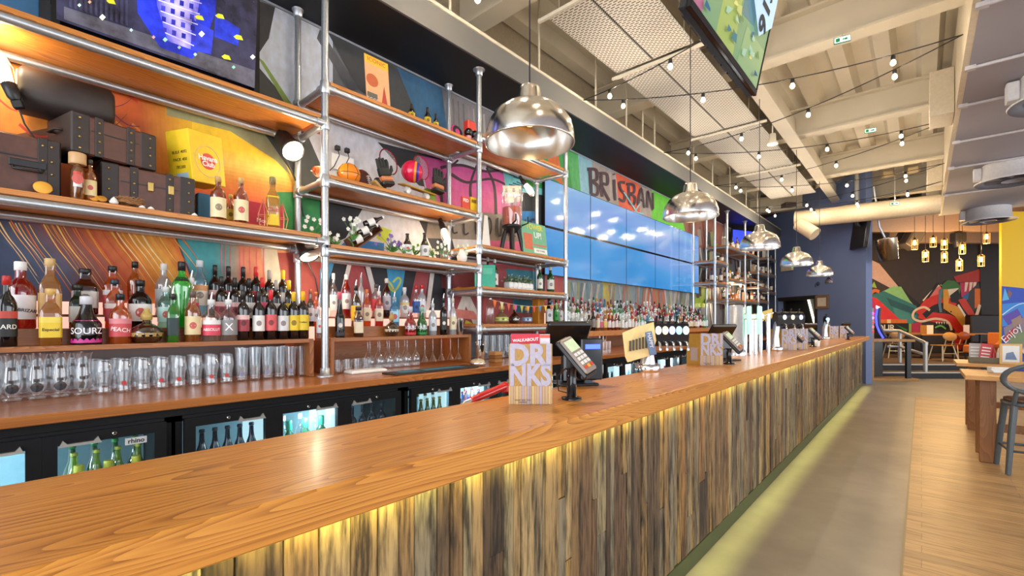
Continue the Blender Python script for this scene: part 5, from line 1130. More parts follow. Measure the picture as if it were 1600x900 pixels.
T_.P([(212, -60), (345, -60), (336, 20), (322, 62), (300, 92), (250, 74), (215, 20)], '#1f2fb8'); T_.G([(238, -60), (246, 10), (262, 64)], [(322, -60), (310, 12), (298, 77)], ['#4a52d8', '#9a90ec', '#b0a6f0', '#6a64d8']); T_.P([(336, 20), (375, 45), (372, 72), (335, 57)], '#1f30a8'); T_.P([(300, 30), (334, 48), (330, 85), (298, 78)], '#2a38b8')
for i in range(4):
    for j in range(5):
        qx, qy = 250 + i * 15 + j * 1.0, -26 + j * 17 + i * 4.5; T_.P([(qx, qy), (qx + 6.5, qy + 2), (qx + 6, qy + 10), (qx - .5, qy + 8)], ['#20228a', '#2a2c9a', '#3a3ab0'][(i + j) % 3])
for j in range(6): T_.T([(240 + j * 3.6, -34 + j * 17), (318 - j * 3, -11 + j * 16.5)], 1.4, '#d0c8fa')
for i in range(12): T_.P([(108 + i * 8, -60), (112 + i * 8, -60), (112 + i * 8, 12 + i * 2.6), (108 + i * 8, 10 + i * 2.6)], '#34344a')
for q, c, s in (((160, 27), '#fff4e0', 5), ((315, 53), '#fff4e0', 5), ((258, 62), '#a8e8c0', 4), ((124, 8), '#b8e0d0', 3), ((205, 47), '#a0c8c0', 3), ((280, 74), '#c0e8d0', 3), ((240, 58), '#c8a0b0', 3), ((395, 89), '#fff4e0', 4), ((305, 85), '#a0d0c0', 3), ((365, 105), '#80c8b0', 3), ((140, 3), '#d0a080', 3)):
    T_.P([(q[0] - s, q[1]), (q[0], q[1] - s), (q[0] + s, q[1]), (q[0], q[1] + s)], c)
for q in ((344, 26), (373, 59), (354, 90), (174, 3), (312, 28)): T_.P([(q[0] - 8, q[1] - 2), (q[0] - 3, q[1] - 5), (q[0] + 4, q[1] - 3), (q[0] + 7, q[1] + 4), (q[0] - 4, q[1] + 2)], '#c8c832')
me_ = T_.b.build('picture', attr_mat('lit_picture', .2, ((3, 3, 3), .30, .38, .60), 1.15), fr_); me_.location = -Vector(fr_.location)
r = tag(MB().bev((-3.5, -.5, SA1 + .001), (-3.44, Yof(62, -3.44), SA1 + .6), .004).build('poster_board', mat('#2f5f86', .5)), 'blue printed board at the far left of the top shelf beside the black-framed screen', 'poster')

# second bay: top shelf
S1, S2, S3 = top(3.10), top(2.43), top(1.93)
xp = -3.36; y0, y1 = Yof(574, xp), Yof(611, xp)
r = empty('burger_poster', (xp, (y0 + y1) / 2, S1), 0, 'orange food poster with a yellow heading leaning on the top shelf', 'poster'); hw = (y1 - y0) / 2; r.rotation_euler = (0, R(-6), 0)
MB().box((-.006, -hw, .001), (0, hw, .47)).build('board', mat('#e6a878', .6), r); MB().box((.0002, -hw, .40), (.001, hw, .47)).build('heading_band', mat('#e8b82a', .6), r)
word('poster_lettering', 'ICONIC', .05, mat('#c2402a', .5), r, (.0018, 0, .435), FX)
MB().lathe([(.055, 0), (.055, .001)], seg=20, M=Matrix.Translation((.0004, -.05, .26)) @ Matrix.Rotation(R(90), 4, 'Y')).build('picture', mat('#b5562a', .6), r); MB().prism([(.0005, .02, .05), (.0005, .09, .05), (.0005, .06, .25)], (.001, 0, 0)).build('picture', mat('#b03a2a', .6), r)
MB().bev((.0004, -hw + .01, .03), (.002, -.01, .15), .001).build('price_panel', BLACK, r); word('poster_lettering', 'EGGS', .042, WHITE, r, (.0028, -hw / 2, .09), FX)
for u, v, l in ((643, 163, 'left brown beer bottle'), (668, 168, 'middle brown beer bottle with yellow label'), (681, 178, 'right, smallest brown beer bottle')):
    row_bottle(u, v, 11 if u != 681 else 9, 0, 'beer', ('#2a1608', .75), '#1a1614', '#c8b02a', l + ' on the second bay top shelf', 'beer bottles on the top shelf', x=-3.29, z=S1)
yq = Yof(739, -3.3); tag(MB().bev((-3.38, yq - .06, S1 + .001), (-3.3, yq + .05, S1 + .245), .012).build('red_carton', mat('#d8382a', .4)), 'red carton on the top shelf by the second pole', 'carton')
tag(MB().bev((-3.41, yq + .052, S1 + .001), (-3.3, yq + .10, S1 + .19), .01).build('yellow_carton', mat('#e0a82a', .4)), 'yellow carton beside the red one by the second pole', 'carton')
for du, l in ((-.10, 'left black round boxing glove before the red carton'), (-.02, 'right black round boxing glove before the red carton')):
    r = empty('boxing_glove', (-3.255, yq + du, S1), 0, l, 'glove', 'boxing gloves on the top shelf'); MB().ball((0, 0, .085), .042, 14, 10).build('mitt', mat('#0e0d10', .2, 0, 0, 0, .5), r); MB().lathe([(.026, 0.001), (.028, .05)], seg=14).build('cuff', mat('#d88a8a', .5), r)
r = empty('flying_disc', (-3.30, Yof(715, -3.3), S1 + .075), 0, 'pink and dark flying disc standing on the top shelf, left of the boxing gloves', 'disc'); MB().lathe([(.0, .0), (.06, .0), (.075, -.012), (.073, -.014), (.06, -.004), (.0, -.004)], seg=22, caps=False, M=Matrix.Rotation(R(80), 4, 'Y')).build('disc_body', mat('#c83a7a', .5), r); MB().lathe([(.03, .0015), (.06, .0015)], seg=22, caps=False, M=Matrix.Rotation(R(80), 4, 'Y')).build('printed_ring', mat('#2a1a24', .5), r)
# middle shelf: sports things
yb = Yof(545, -3.36); R_ = .088
r = empty('basketball', (-3.36, yb, S2 + R_ + .001), 0, 'glossy orange basketball on the middle shelf', 'ball'); MB().ball((0, 0, 0), R_, 24, 16).build('ball_skin', mat('#e8861a', .3, 0, 0, .05), r)
b = MB(); C24 = [2 * math.pi * k / 24 for k in range(24)]; q = R_ * 1.004
b.tube([(q * math.cos(a), q * math.sin(a), 0) for a in C24], .002, 5, 0, True); b.tube([(q * math.cos(a), 0, q * math.sin(a)) for a in C24], .002, 5, 0, True)
for sgn in (-1, 1): b.tube([(math.sqrt(max(q * q - (.055 + .02 * math.cos(2 * a)) ** 2, 0)) * math.cos(a), sgn * (.055 + .02 * math.cos(2 * a)), math.sqrt(max(q * q - (.055 + .02 * math.cos(2 * a)) ** 2, 0)) * math.sin(a)) for a in C24], .002, 5, 0, True)
b.build('seam', BLACK, r, (0, 0, 0), R(-35))
r = empty('american_football', (-3.52, Yof(566, -3.52), S2 + .10), 0, 'brown laced american football standing behind the basketball', 'ball'); r.rotation_euler = (R(12), 0, 0)
MB().ball((0, 0, 0), .1, 18, 12, 0, (.85, .85, 1.15)).build('ball_skin', mat('#5a3020', .5, 0, 0, .1), r); b = MB()
for k in range(6): b.box((.078, .0, -.04 + k * .016), (.088, .03, -.034 + k * .016))
b.box((.08, .013, -.045), (.087, .017, .05)); b.build('lace', WHITE, r)
r = tag(MB().bev((XW + .045, Yof(517, -3.68), 2.70), (XW + .054, Yof(552, -3.68), 2.83), .002).build('socket_plate', WHITE), 'white double socket plate on the wall above the basketball', 'socket')
for u, v, l in ((528, 231, 'left black plug in the white socket plate'), (543, 235, 'right black plug in the white socket plate')):
    p = onX(u, v, -3.64); r = empty('plug', (XW + .055, p.y, p.z), 0, l, 'plug', 'plugs above the basketball'); MB().bev((0, -.022, -.022), (.035, .022, .022), .008).build('plug_body', BLACK, r); MB().tube([(.03, 0, -.02), (.05, 0, -.07), (.02, -.03, -.16), (.0, -.06, -.2)], .004, 6).build('cable', BLACK, r)
def racket(u, v, a, label, c1, c2):
    p = onX(u, v, -3.55); r = empty('badminton_racket', (-3.55, p.y, p.z), 0, label, 'racket', 'rackets behind the gloves'); r.rotation_euler = (R(a), R(-8), 0)
    b = MB(); b.tube([(0, .085 * math.cos(t), .115 * math.sin(t)) for t in C24], .006, 6, 0, True); b.build('head_frame', mat(c1, .25, .2), r)
    b = MB()
    for k in range(-7, 8):
        yy = k * .0105; zz = .112 * math.sqrt(max(1 - (yy / .083) ** 2, 0)); b.tube([(0, yy, -zz), (0, yy, zz)], .0007, 3)
    for k in range(-9, 10):
        zz = k * .0115; yy = .083 * math.sqrt(max(1 - (zz / .113) ** 2, 0)); b.tube([(0, -yy, zz), (0, yy, zz)], .0007, 3)
    b.build('string_bed', WHITE, r); MB().tube([(0, 0, -.115), (0, 0, -.20)], .006, 8).build('shaft', mat(c2, .3, .5), r)
racket(607, 253, 14, 'racket with dark red frame, left of the red ball', '#8a1a34', '#c8c8cc'); racket(658, 262, 10, 'racket with red and silver frame, behind the red ball', '#b02a44', '#c8c8cc')
p = onX(645, 268, -3.30); r = empty('red_ball', (-3.31, p.y, p.z), 0, 'shiny pink-red ball with blue and orange stripes among the gloves', 'ball'); q = .094; MB().ball((0, 0, 0), q, 24, 16).build('ball_skin', mat('#d81a4a', .15, 0, 0, .03, .6), r)
b = MB(); M_ = Vector((.62, .78, -.1)).to_track_quat('Z', 'Y').to_matrix().to_4x4()
for rr_, zz, mi in ((.079, .030, 0), (.066, .052, 1)): b.lathe([(math.sqrt(q * q - (zz - .009) ** 2) + .001, zz - .009), (math.sqrt(q * q - zz ** 2) + .0018, zz), (math.sqrt(q * q - (zz + .009) ** 2) + .001, zz + .009)], seg=26, mi=mi, caps=False, M=M_)
b.build('stripe', [mat('#e08a2a', .3), mat('#2a2a9a', .3)], r)
o = tag(MB().bev((-.055, -.17, 0), (.055, .17, .012), .005).build('skateboard_deck', mat('#b58a2a', .5), None, (-3.25, Yof(652, -3.25), S2 + .07)), 'yellow-edged skateboard deck lying under the red ball', 'skateboard'); o.rotation_euler = (R(-4), R(12), 0)
for dy in (-.1, .1):
    b = MB(); b.tube([(-.03, dy, -.028), (.03, dy, -.028)], .02, 12); b.box((-.012, dy - .02, -.02), (.012, dy + .02, 0.002)); b.build('wheel_truck', PAPER, o)
def goalie(u, v, label, tz):
    p = onX(u, v, -3.27); r = empty('wicket_glove', (-3.27, p.y, p.z), 0, label, 'glove', 'ribbed gloves on the sports shelf'); r.rotation_euler = (R(tz), R(-8), 0); r.scale = (1.15, 1.15, 1.15); GLV = mat('#22221f', .7, 0, 0, .1)
    MB().bev((-.03, -.045, -.045), (.025, .045, .035), .016).build('palm', GLV, r)
    for k in range(4): MB().tube([(0, -.033 + k * .022, .02), (.006, -.038 + k * .025, .06), (.004, -.04 + k * .0265, .10 - abs(k - 1.4) * .010)], [.014, .013, .009], 8).build('finger', GLV, r)
    MB().tube([(0, .035, -.02), (.01, .06, .01), (.008, .068, .04)], [.014, .013, .008], 8).build('thumb', GLV, r)
    MB().bev((-.032, -.048, -.075), (.028, .048, -.038), .010).build('cuff', mat('#c87a4a', .6), r); MB().bev((-.034, -.05, -.105), (.03, .05, -.074), .008).build('wrist_strap', BLACK, r)
goalie(600, 268, 'ribbed black glove with orange cuff, left of the red ball', 12); goalie(684, 282, 'ribbed black glove with orange cuff, right of the red ball', -6)
r = tag(MB().ball((0, 0, 0), .016, 12, 8).build('golf_ball', WHITE, None, (-3.19, Yof(638, -3.19), S2 + .0165)), 'small white ball at the shelf edge below the red ball', 'ball')
r = empty('trainer_shoe', (-3.3, Yof(588, -3.3), S2), 0, 'black shoe with pale sole edge, tipped up left of the gloves', 'shoe'); r.rotation_euler = (R(-35), 0, 0)
MB().bev((-.04, -.07, .03), (.04, .06, .05), .01).build('sole', mat('#c8a86a', .6), r); MB().ball((0, -.005, .07), .05, 14, 8, 0, (.75, 1.25, .75)).build('upper', BLACK, r)
o = tag(MB().lathe([(.0, 0), (.07, 0), (.075, .006), (.0, .01)], seg=22, caps=False, M=Matrix.Rotation(R(75), 4, 'Y')).build('green_plate', mat('#7a9a2a', .5), None, (-3.335, Yof(671, -3.335), S2 + .075)), 'olive green plate standing between the red ball and right glove', 'plate')
r = empty('striped_bag', (-3.37, Yof(503, -3.37), S2), R(20), 'copper striped leather pouch left of the nearest pole', 'bag'); b = MB()
for k in range(7): b.lathe([(.045 * math.sin(.5 + .35 * k), 0), (.045 * math.sin(.5 + .35 * (k + 1)), .022)], seg=16, mi=k % 2, caps=False, M=Matrix.Translation((0, -.08 + .022 * k, .055)) @ Matrix.Rotation(R(-90), 4, 'X'))
b.build('pouch', [mat('#c8703a', .3, .3), mat('#e0c0a0', .4)], r); MB().tube([(0, -.1, .04), (.03, -.12, .03), (.04, -.1, .005)], .006, 6).build('drawstring', mat('#8a4a22', .5), r)
for u, c, t, tc_, l, hh in ((728, '#d84a32', 'FED', '#f0e8e0', 'small red card with white lettering by the second pole', .125), (742, '#e9bd1c', 'BEER', '#3a2a10', 'small yellow card with dark lettering by the second pole', .14)):
    yy = Yof(u, -3.24); r = empty('table_card', (-3.24, yy, S2), 0, l, 'card', 'cards on the middle shelf'); MB().bev((-.02, -.055 if t == 'BEER' else -.045, .001), (0, .055 if t == 'BEER' else .045, hh), .001).build('card', mat(c, .6), r); word('card_lettering', t, .042, mat(tc_, .5), r, (.001, 0, hh * .72), FX, .0004, .0008)
# low shelf: flowers, crate of bottles, vases
PET = mat('#eceae0', .6); PUR = mat('#8a6ab0', .6); STEMG = mat('#4f8a3a', .6)
def flowers(u, v0, label, n, col, h, sp, seed, vase=None, xx=-3.36, z=None):
    yy = Yof(u, xx); zz = S3 if z is None else z; r = empty('flower_spray', (xx, yy, zz), 0, label, 'flowers', 'flowers on the low shelf'); rn = random.Random(seed); st = MB(); pt = MB(); lf = MB()
    for k in range(n):
        a = rn.uniform(0, 6.28); t = Vector((rn.gauss(0, sp * .5), rn.gauss(0, sp), h * rn.uniform(.45, 1))); m_ = Vector((t.x * .3, t.y * .35, t.z * .6)); st.tube([(0, 0, .001), m_, t], .002, 4)
        for j in range(5):
            an = j * 1.257 + a; d = Vector((.5, math.cos(an), math.sin(an))).normalized() * .020; s_ = d.cross(Vector((1, 0, 0))).normalized() * .008; pt.add([t, t + d * .6 + s_, t + d, t + d * .6 - s_], [(0, 1, 2, 3)])
        d = Vector((rn.uniform(-.3, .6), rn.uniform(-1, 1), rn.uniform(.3, 1))).normalized() * .07; s_ = d.cross(Vector((1, 0, .2))).normalized() * .009; lf.add([m_ * .5, m_ * .5 + d * .5 + s_, m_ * .5 + d, m_ * .5 + d * .5 - s_], [(0, 1, 2, 3)])
    st.build('stem', STEMG, r); pt.build('petals', col, r); lf.build('leaf', STEMG, r)
    if vase == 'jar': MB().lathe([(.03, .001), (.034, .005), (.034, .07), (.026, .085), (.028, .09)], seg=16, caps=False).build('jar', thin('#d8d0b8', .3, .8), r)
    if vase == 'white': MB().lathe([(.028, .001), (.045, .02), (.05, .05), (.03, .09), (.018, .11), (.022, .12)], seg=18, caps=False).build('vase', PAPER, r)
    return r
flowers(488, 350, 'white flowers spilling left of the nearest pole', 9, PET, .21, .05, 1); flowers(522, 380, 'white flowers behind the nearest pole, low on the shelf', 7, PET, .12, .05, 2); flowers(552, 375, 'white flowers draped over the crate of bottles', 12, PET, .24, .035, 3, None, -3.29)
flowers(612, 370, 'purple flowers right of the wooden crate', 14, PUR, .17, .06, 4); flowers(630, 385, 'low white flowers in front of the purple ones', 8, PET, .07, .05, 5, None, -3.24); flowers(648, 385, 'green leafy sprig between the two beer bottles', 8, mat('#9ac05a', .6), .12, .025, 6, None, -3.33)
flowers(676, 385, 'cream lilies right of the beer bottles', 9, mat('#e8e2c0', .6), .11, .035, 7, None, -3.27); flowers(694, 380, 'flowers in a silver-grey jar under the glowing bulb', 9, PET, .17, .03, 8, 'jar', -3.26); flowers(722, 380, 'flowers in a white gourd-shaped vase at the shelf end', 12, mat('#dfe6c8', .6), .17, .04, 9, 'white', -3.25)
y0, y1 = Yof(548, -3.36), Yof(600, -3.36)
r = empty('bottle_crate', (-3.36, (y0 + y1) / 2, S3), 0, 'small wooden crate tipped on edge with white-labelled bottles lying in it', 'crate'); r.rotation_euler = (R(38), 0, 0); hw = .14
b = MB(); b.bev((-.09, -hw, .0), (.05, hw, .012), .002); b.bev((-.09, hw - .012, .012), (.05, hw, .055), .002); b.bev((-.09, -hw, .012), (-.078, hw, .09), .002); b.build('crate_board', mat('#6a4028', .6, 0, 0, .15), r); r.location.z += .10; r.location.y += .0
for k in range(3):
    rb = empty('bottle', (-3.31, y0 - .02 + k * .055, S3 + .055 + .075 * k), 0, 'brown bottle with white label lying in the tipped crate, %s' % ['lowest', 'middle', 'highest'][k], 'bottle', 'bottles in the tipped crate'); rb.rotation_euler = (R(-62), 0, R(-20))
    MB().lathe([(a * .03, z * .17) for a, z in KIND['beer'][0]], seg=14).build('glass_body', mat('#1e100a', .1, 0, 0, 0, .6), rb); MB().lathe([(.0306, .03), (.0306, .085)], seg=14, caps=False).build('label', PAPER, rb); MB().lathe([(.013, .158), (.014, .168), (.011, .172)], seg=10).build('cap', WHITE, rb)
for u, v, l in ((636.5, 365, 'left brown beer bottle with white label among the flowers'), (663.5, 364, 'right brown beer bottle with white label among the flowers')): row_bottle(u, v, 14, 0, 'beer', ('#3a1c0a', .75), '#2a1a12', '#d6d8d4', l, 'beer bottles among the flowers', x=-3.26, z=S3, lz=(.05, .48))
# third bay: drinks tower, paper cone, TOWER UP sign
yy = Yof(800, -3.38); r = empty('drinks_tower', (-3.38, yy, z3a), 0, 'clear drinks tower of orange drink on black splayed legs', 'drinks dispenser'); r.scale = (1.12, 1.12, 1.0)
for k in range(4):
    a = R(45 + 90 * k); MB().tube([(.11 * math.cos(a), .11 * math.sin(a), .006), (.085 * math.cos(a), .085 * math.sin(a), .16), (.05 * math.cos(a), .05 * math.sin(a), .30)], [.017, .022, .02], 8).build('leg', BLACK, r)
MB().lathe([(.03, .22), (.095, .285), (.10, .30), (.09, .31)], seg=20).build('collar', BLACK, r)
MB().lathe([(.085, .305), (.096, .40), (.092, .50), (.088, .505)], seg=20).build('drink', mat('#c8521a', .25, 0, 0, .25, .4, 12), r); MB().lathe([(.09, .305), (.102, .40), (.104, .60), (.100, .66), (.108, .665)], seg=20, caps=False).build('jar', thin((.9, .93, .96), .10, 1, 1), r)
b = MB()
for k in range(9): a = k * .7; b.tube([(.106 * math.cos(a), .106 * math.sin(a), .65), (.1 * math.cos(a), .1 * math.sin(a), .685)], .012, 6)
b.build('crown_rim', thin((.9, .93, .96), .2, 1, 1), r); MB().tube([(.02, .02, .31), (.025, .025, .62)], .012, 8).build('ice_tube', thin((.95, .95, .95), .3, 1, .8), r)
for s in (-1, 1): MB().tube([(.07, s * .07, .31), (.13, s * .09, .33), (.13, s * .09, .40)], .009, 6).build('tap', BLACK, r)
yy = Yof(762, -3.33); tag(MB().prism([(0, -.065, .001), (0, .06, .001), (0, .015, .34), (0, -.03, .34)], (.004, 0, 0)).build('paper_cone', PAPER, None, (-3.35, yy, z3a)), 'tall white tapering card standing left of the drinks tower', 'card')
yy = Yof(838, -3.27); r = empty('tower_sign', (-3.27, yy, z3a), 0, 'green card sign with yellow and white lettering beside the drinks tower', 'sign'); hw = (Yof(856, -3.27) - Yof(818, -3.27)) / 2; r.rotation_euler = (0, R(-7), 0)
MB().box((-.005, -hw, .001), (0, hw, .375)).build('card', mat('#6fae8a', .6), r); word('sign_lettering', 'TOWER', .082, mat('#d8d02a', .5), r, (.001, 0.01, .325), FX, .0004, .002, sx=1.0); word('sign_lettering', 'UP!', .095, WHITE, r, (.001, .06, .235), FX, .0004, .002)
MB().prism([(.0005, -hw + .03, .06), (.0005, -.05, .06), (.0005, -.04, .24), (.0005, -hw + .02, .24)], (.001, 0, 0)).build('picture', mat('#c86a4a', .6), r); MB().box((.0003, -.03, .03), (.0012, hw - .01, .085)).build('panel', PAPER, r); word('sign_lettering', 'FREE TOWER', .026, BLACK, r, (.0018, hw * .4, .058), FX); MB().box((.0003, -.03, .115), (.0012, hw - .01, .13)).build('panel', mat('#d85a4a', .6), r)

# small clip lamps on the shelving
def clip_lamp(u, v, x, power, label, aim, cage=False, sc=1.0):
    p = onX(u, v, x); r = empty('clip_lamp', p, 0, label, 'lamp', 'clip lamps on the pipe shelving'); r.scale = (sc, sc, sc); d = Vector(aim).normalized(); q = d.to_track_quat('Z', 'Y').to_matrix().to_4x4()
    if cage:
        MB().lathe([(.0, -.03), (.022, -.03), (.026, .0), (.03, .06), (.028, .10), (.0, .118)], seg=14, caps=False, M=q).build('bulb', glow('#ffe6b0', 9), r); b = MB()
        for k in range(6):
            a = k * 1.047; b.tube([q @ Vector((.03 * math.cos(a), .03 * math.sin(a), -.03)), q @ Vector((.046 * math.cos(a), .046 * math.sin(a), .05)), q @ Vector((.036 * math.cos(a), .036 * math.sin(a), .12)), q @ Vector((0, 0, .14))], .002, 5)
        b.build('cage', STEEL, r); MB().lathe([(.018, -.11), (.028, -.09), (.03, -.03), (.02, -.02)], seg=14, M=q).build('holder', BLACK, r)
    else:
        MB().lathe([(.02, -.12), (.04, -.11), (.045, -.03), (.055, .0), (.052, .0), (.04, -.02)], seg=18, caps=False, M=q).build('shade', BLACK, r); MB().lathe([(.0, .004), (.03, .0), (.048, -.006)], seg=16, caps=False, M=q).build('bulb', glow('#fff0cc', 9), r)
    w0 = q @ Vector((0, 0, -.11)); MB().tube([w0, w0 + Vector((-.02, .03, -.10)), w0 + Vector((-.04, .09, -.20)), w0 + Vector((-.05, .12, -.34))], .004, 6).build('cable', BLACK, r); MB().bev((-.015, -.02, -.02), (.015, .02, .02), .004, 0, None, q @ Matrix.Translation((0, 0, -.13))).build('clamp', BLACK, r)
    point('clip_lamp_light', p + d * .16, power, (1, .82, .55), .03)
clip_lamp(459, 237, -3.46, 5, 'black clip spotlight shining beside the left rear pole', (.5, .12, -.5), False, 1.6); clip_lamp(9, 122, -3.40, 6, 'caged bulb lamp glowing at the upper left corner of the rum shelf', (-.1, -.3, .9), True)
clip_lamp(484, 402, -3.48, 4, 'clip spotlight glaring under the rum shelf by the nearest pole', (.4, .1, -.7), False, 1.4); clip_lamp(694, 362, -3.48, 3.5, 'bare glowing bulb above the flower jar on the low shelf', (.3, 0, -.6), True)
clip_lamp(823, 291, -3.50, 4, 'clip lamp glowing beside the drinks tower', (.3, .2, -.5), True)
# ------------------------------------------------------------------ things standing on the bar
MENUW = wood('printed_plank', '#c9a878', '#8f7a62', 'Z', .4, 1.5, 0, 1, '#bda98c')
def menu_stand(u, v, h, label, side=True, twist=0.0):
    p = onZ(u, v, ZC); r = empty('menu_stand', (p.x, p.y, ZC + .001), YAW + R(twist), label, 'menu', 'menu stands along the bar')
    w_ = h * .72; MB().box((-w_ / 2, 0, 0), (w_ / 2, .003, h)).build('front_board', wood('menu_plank', '#b48a3c', '#8f6a2c', 'Z', .4, 3.0, 0, 1, '#a67c34'), r)
    b = MB(); rn = random.Random(int(u)); x = -w_ / 2
    while x < w_ / 2 - .004:
        q = rn.uniform(.006, .013); q = min(q, w_ / 2 - x); b.box((x, -.0006, .0), (x + q * .8, 0, h * .30), 0, rn.choice(['#b89a78', '#9a8a86', '#a89ab0', '#c8a870'])); x += q
    b.build('printed_band', attr_mat('printed_menu', .4), r)
    LT = mat('#a9a3b4', .4, 0, 0, .12, 0, 60)
    for s, z in (('DRI', .80), ('NKS', .47)):
        o = word('menu_lettering', s, h * .48, LT, r, (0, -.0012, h * z), (R(90), 0, 0), .0004, h * .022); xs = [v.co.x for v in o.data.vertices]; o.scale = (w_ * .95 / (max(xs) - min(xs)), 1, 1); o.location.x = -(max(xs) + min(xs)) / 2 * o.scale.x
    for k, t in enumerate(('WHAT ARE YOU', 'HAVING?')): word('menu_lettering', t, h * .035, mat('#4a3a2a', .5), r, (-w_ * .18, -.0012, h * (.05 - k * .035) + .004), (R(90), 0, 0))
    MB().box((-w_ / 2 + .004, .03, 0), (w_ / 2 - .004, .033, h * .98), M=Matrix.Rotation(R(0), 4, 'X')).build('back_board', mat('#a07c30', .4), r); MB().box((-w_ / 2, .003, 0), (w_ / 2, .03, .004)).build('foot', thin((.9, .92, .94), .1), r)
    if side:
        a = R(118); M_ = Matrix.Translation((-w_ / 2, .001, 0)) @ Matrix.Rotation(a, 4, 'Z'); MB().box((0, 0, 0), (w_ * .72, .003, h * .99), M=M_).build('side_board', mat('#a87c26', .4), r)
        MB().box((.02, .0031, .03), (w_ * .5, .0038, h * .55), M=M_).build('printed_panel', mat('#a8938c', .5), r)
    return r
m1 = menu_stand(829, 632, .234, 'nearest menu stand on the bar, with big white lettering on yellow', False)
r = empty('pub_leaflet', m1.location + Vector((-.03, .04, .0)), YAW, 'red and white leaflet peeping over the top of the nearest menu stand', 'leaflet'); MB().box((-.08, 0, .0), (.035, .002, .272)).build('sheet', mat('#c8243a', .5), r); word('leaflet_lettering', 'WALKABOUT', .0165, WHITE, r, (-.022, -.001, .247), (R(90), R(-4), 0), .0003, .0004)
MB().box((.035, .0005, .0), (.075, .0025, .27)).build('page', mat('#d8d0d4', .5), r); MB().box((.036, 0, .255), (.075, .0004, .268)).build('page_band', mat('#d85a4a', .5), r)
menu_stand(1112, 571, .234, 'second menu stand along the bar, left of a till, with a yellow side panel', True)
menu_stand(1233, 547.5, .24, 'third menu stand along the bar, beyond the chrome tap columns', True)
menu_stand(1251, 546, .24, 'fourth menu stand along the bar, behind the angled card reader', False)
menu_stand(1303, 530, .24, 'fifth menu stand along the bar near its far end', True); menu_stand(1319, 528, .24, 'last menu stand along the bar, by the last till', False)
def card_reader(p, rz, label, tall=.13):
    r = empty('card_reader', (p.x, p.y, ZC + .001), rz, label, 'card reader', 'card readers on the bar')
    MB().lathe([(.042, 0), (.042, .008), (.02, .012), (.019, tall * .9), (.024, tall)], seg=20).build('stand', BLACKG, r)
    ax = Vector((.60, -.30, -.74)).normalized(); az = Vector((.42, -.72, .50)); az = (az - ax * az.dot(ax)).normalized(); ay = az.cross(ax); M_ = Matrix.Translation((.02, -.01, tall + .05)) @ Matrix((ax, ay, az)).transposed().to_4x4()
    MB().bev((-.095, -.04, -.022), (.10, .04, .0), .008, M=M_).build('cradle', BLACK, r)
    MB().bev((-.085, -.036, .001), (.088, .036, .018), .007, M=M_).build('terminal', mat('#8f8279', .4), r)
    MB().box((-.07, -.028, .0181), (-.018, .028, .0187), M=M_).build('display', mat('#b9c6a0', .3, 0, .25), r); b = MB()
    for i in range(4):
        for j in range(3): b.bev((-.008 + i * .021, -.027 + j * .019, .018), (.007 + i * .021, -.012 + j * .019, .0215), .001, 0 if i < 3 else 1 + j % 2, M=M_)
    b.build('key', [mat('#d8d4cc', .5), mat('#c8402a', .5), mat('#d8a02a', .5)], r)
    MB().tube([(.0, .02, .02), (-.05, .03, .03), (-.06, .02, .09), (-.02, .0, tall)], .003, 6).build('cable', BLACK, r); return r
def till(u, v, label, h=.33, disp=True):
    p = onZ(u, v, ZC); p.z = ZC + .001; r = empty('till', p, YAW + R(14), label, 'till', 'tills along the bar')
    MB().bev((-.10, -.02, 0), (.10, .16, .012), .004).build('base', BLACK, r); MB().bev((-.06, .05, .01), (.06, .11, h * .9), .01).build('pillar', BLACKG, r)
    M_ = Matrix.Translation((-.05, .06, h * .70)) @ Matrix.Rotation(R(-52), 4, 'X'); MB().bev((-.115, -.11, -.016), (.115, .11, .016), .008, M=M_).build('monitor', mat('#1a1614', .25), r)
    if disp:
        MB().bev((.0, -.03, .03), (.115, .02, h * .72), .006).build('customer_display', BLACKG, r); MB().box((.02, -.031, h * .56), (.10, -.0302, h * .63)).build('display_text', glow('#3f5cff', 2.0), r)
    return r
t1 = till(905, 603, 'nearest black till on the bar with blue lit customer display', .33)
p = onZ(893, 624, ZC); card_reader(p, YAW, 'nearest card reader on the bar, tilted on a round black stand')
for k, (u, v, l) in enumerate(((1140, 564, 'second till along the bar, right of the second menu stand'), (1243, 541, 'third till along the bar, beyond the chrome tap columns'), (1271, 537, 'fourth till along the bar, by a white cup'), (1326, 526, 'last till at the far end of the bar'))):
    till(u, v, l, .30, False); p = onZ(u - 1, v + 5, ZC); card_reader(p, YAW, 'card reader on black stand, ' + ['beside the second till', 'beside the third till', 'beside the fourth till', 'beside the last till'][k], .12)
LEN = ['#d8e4e0', '#e0d8a8', '#b8c8ff', '#8fd0f4', '#eef4e0']
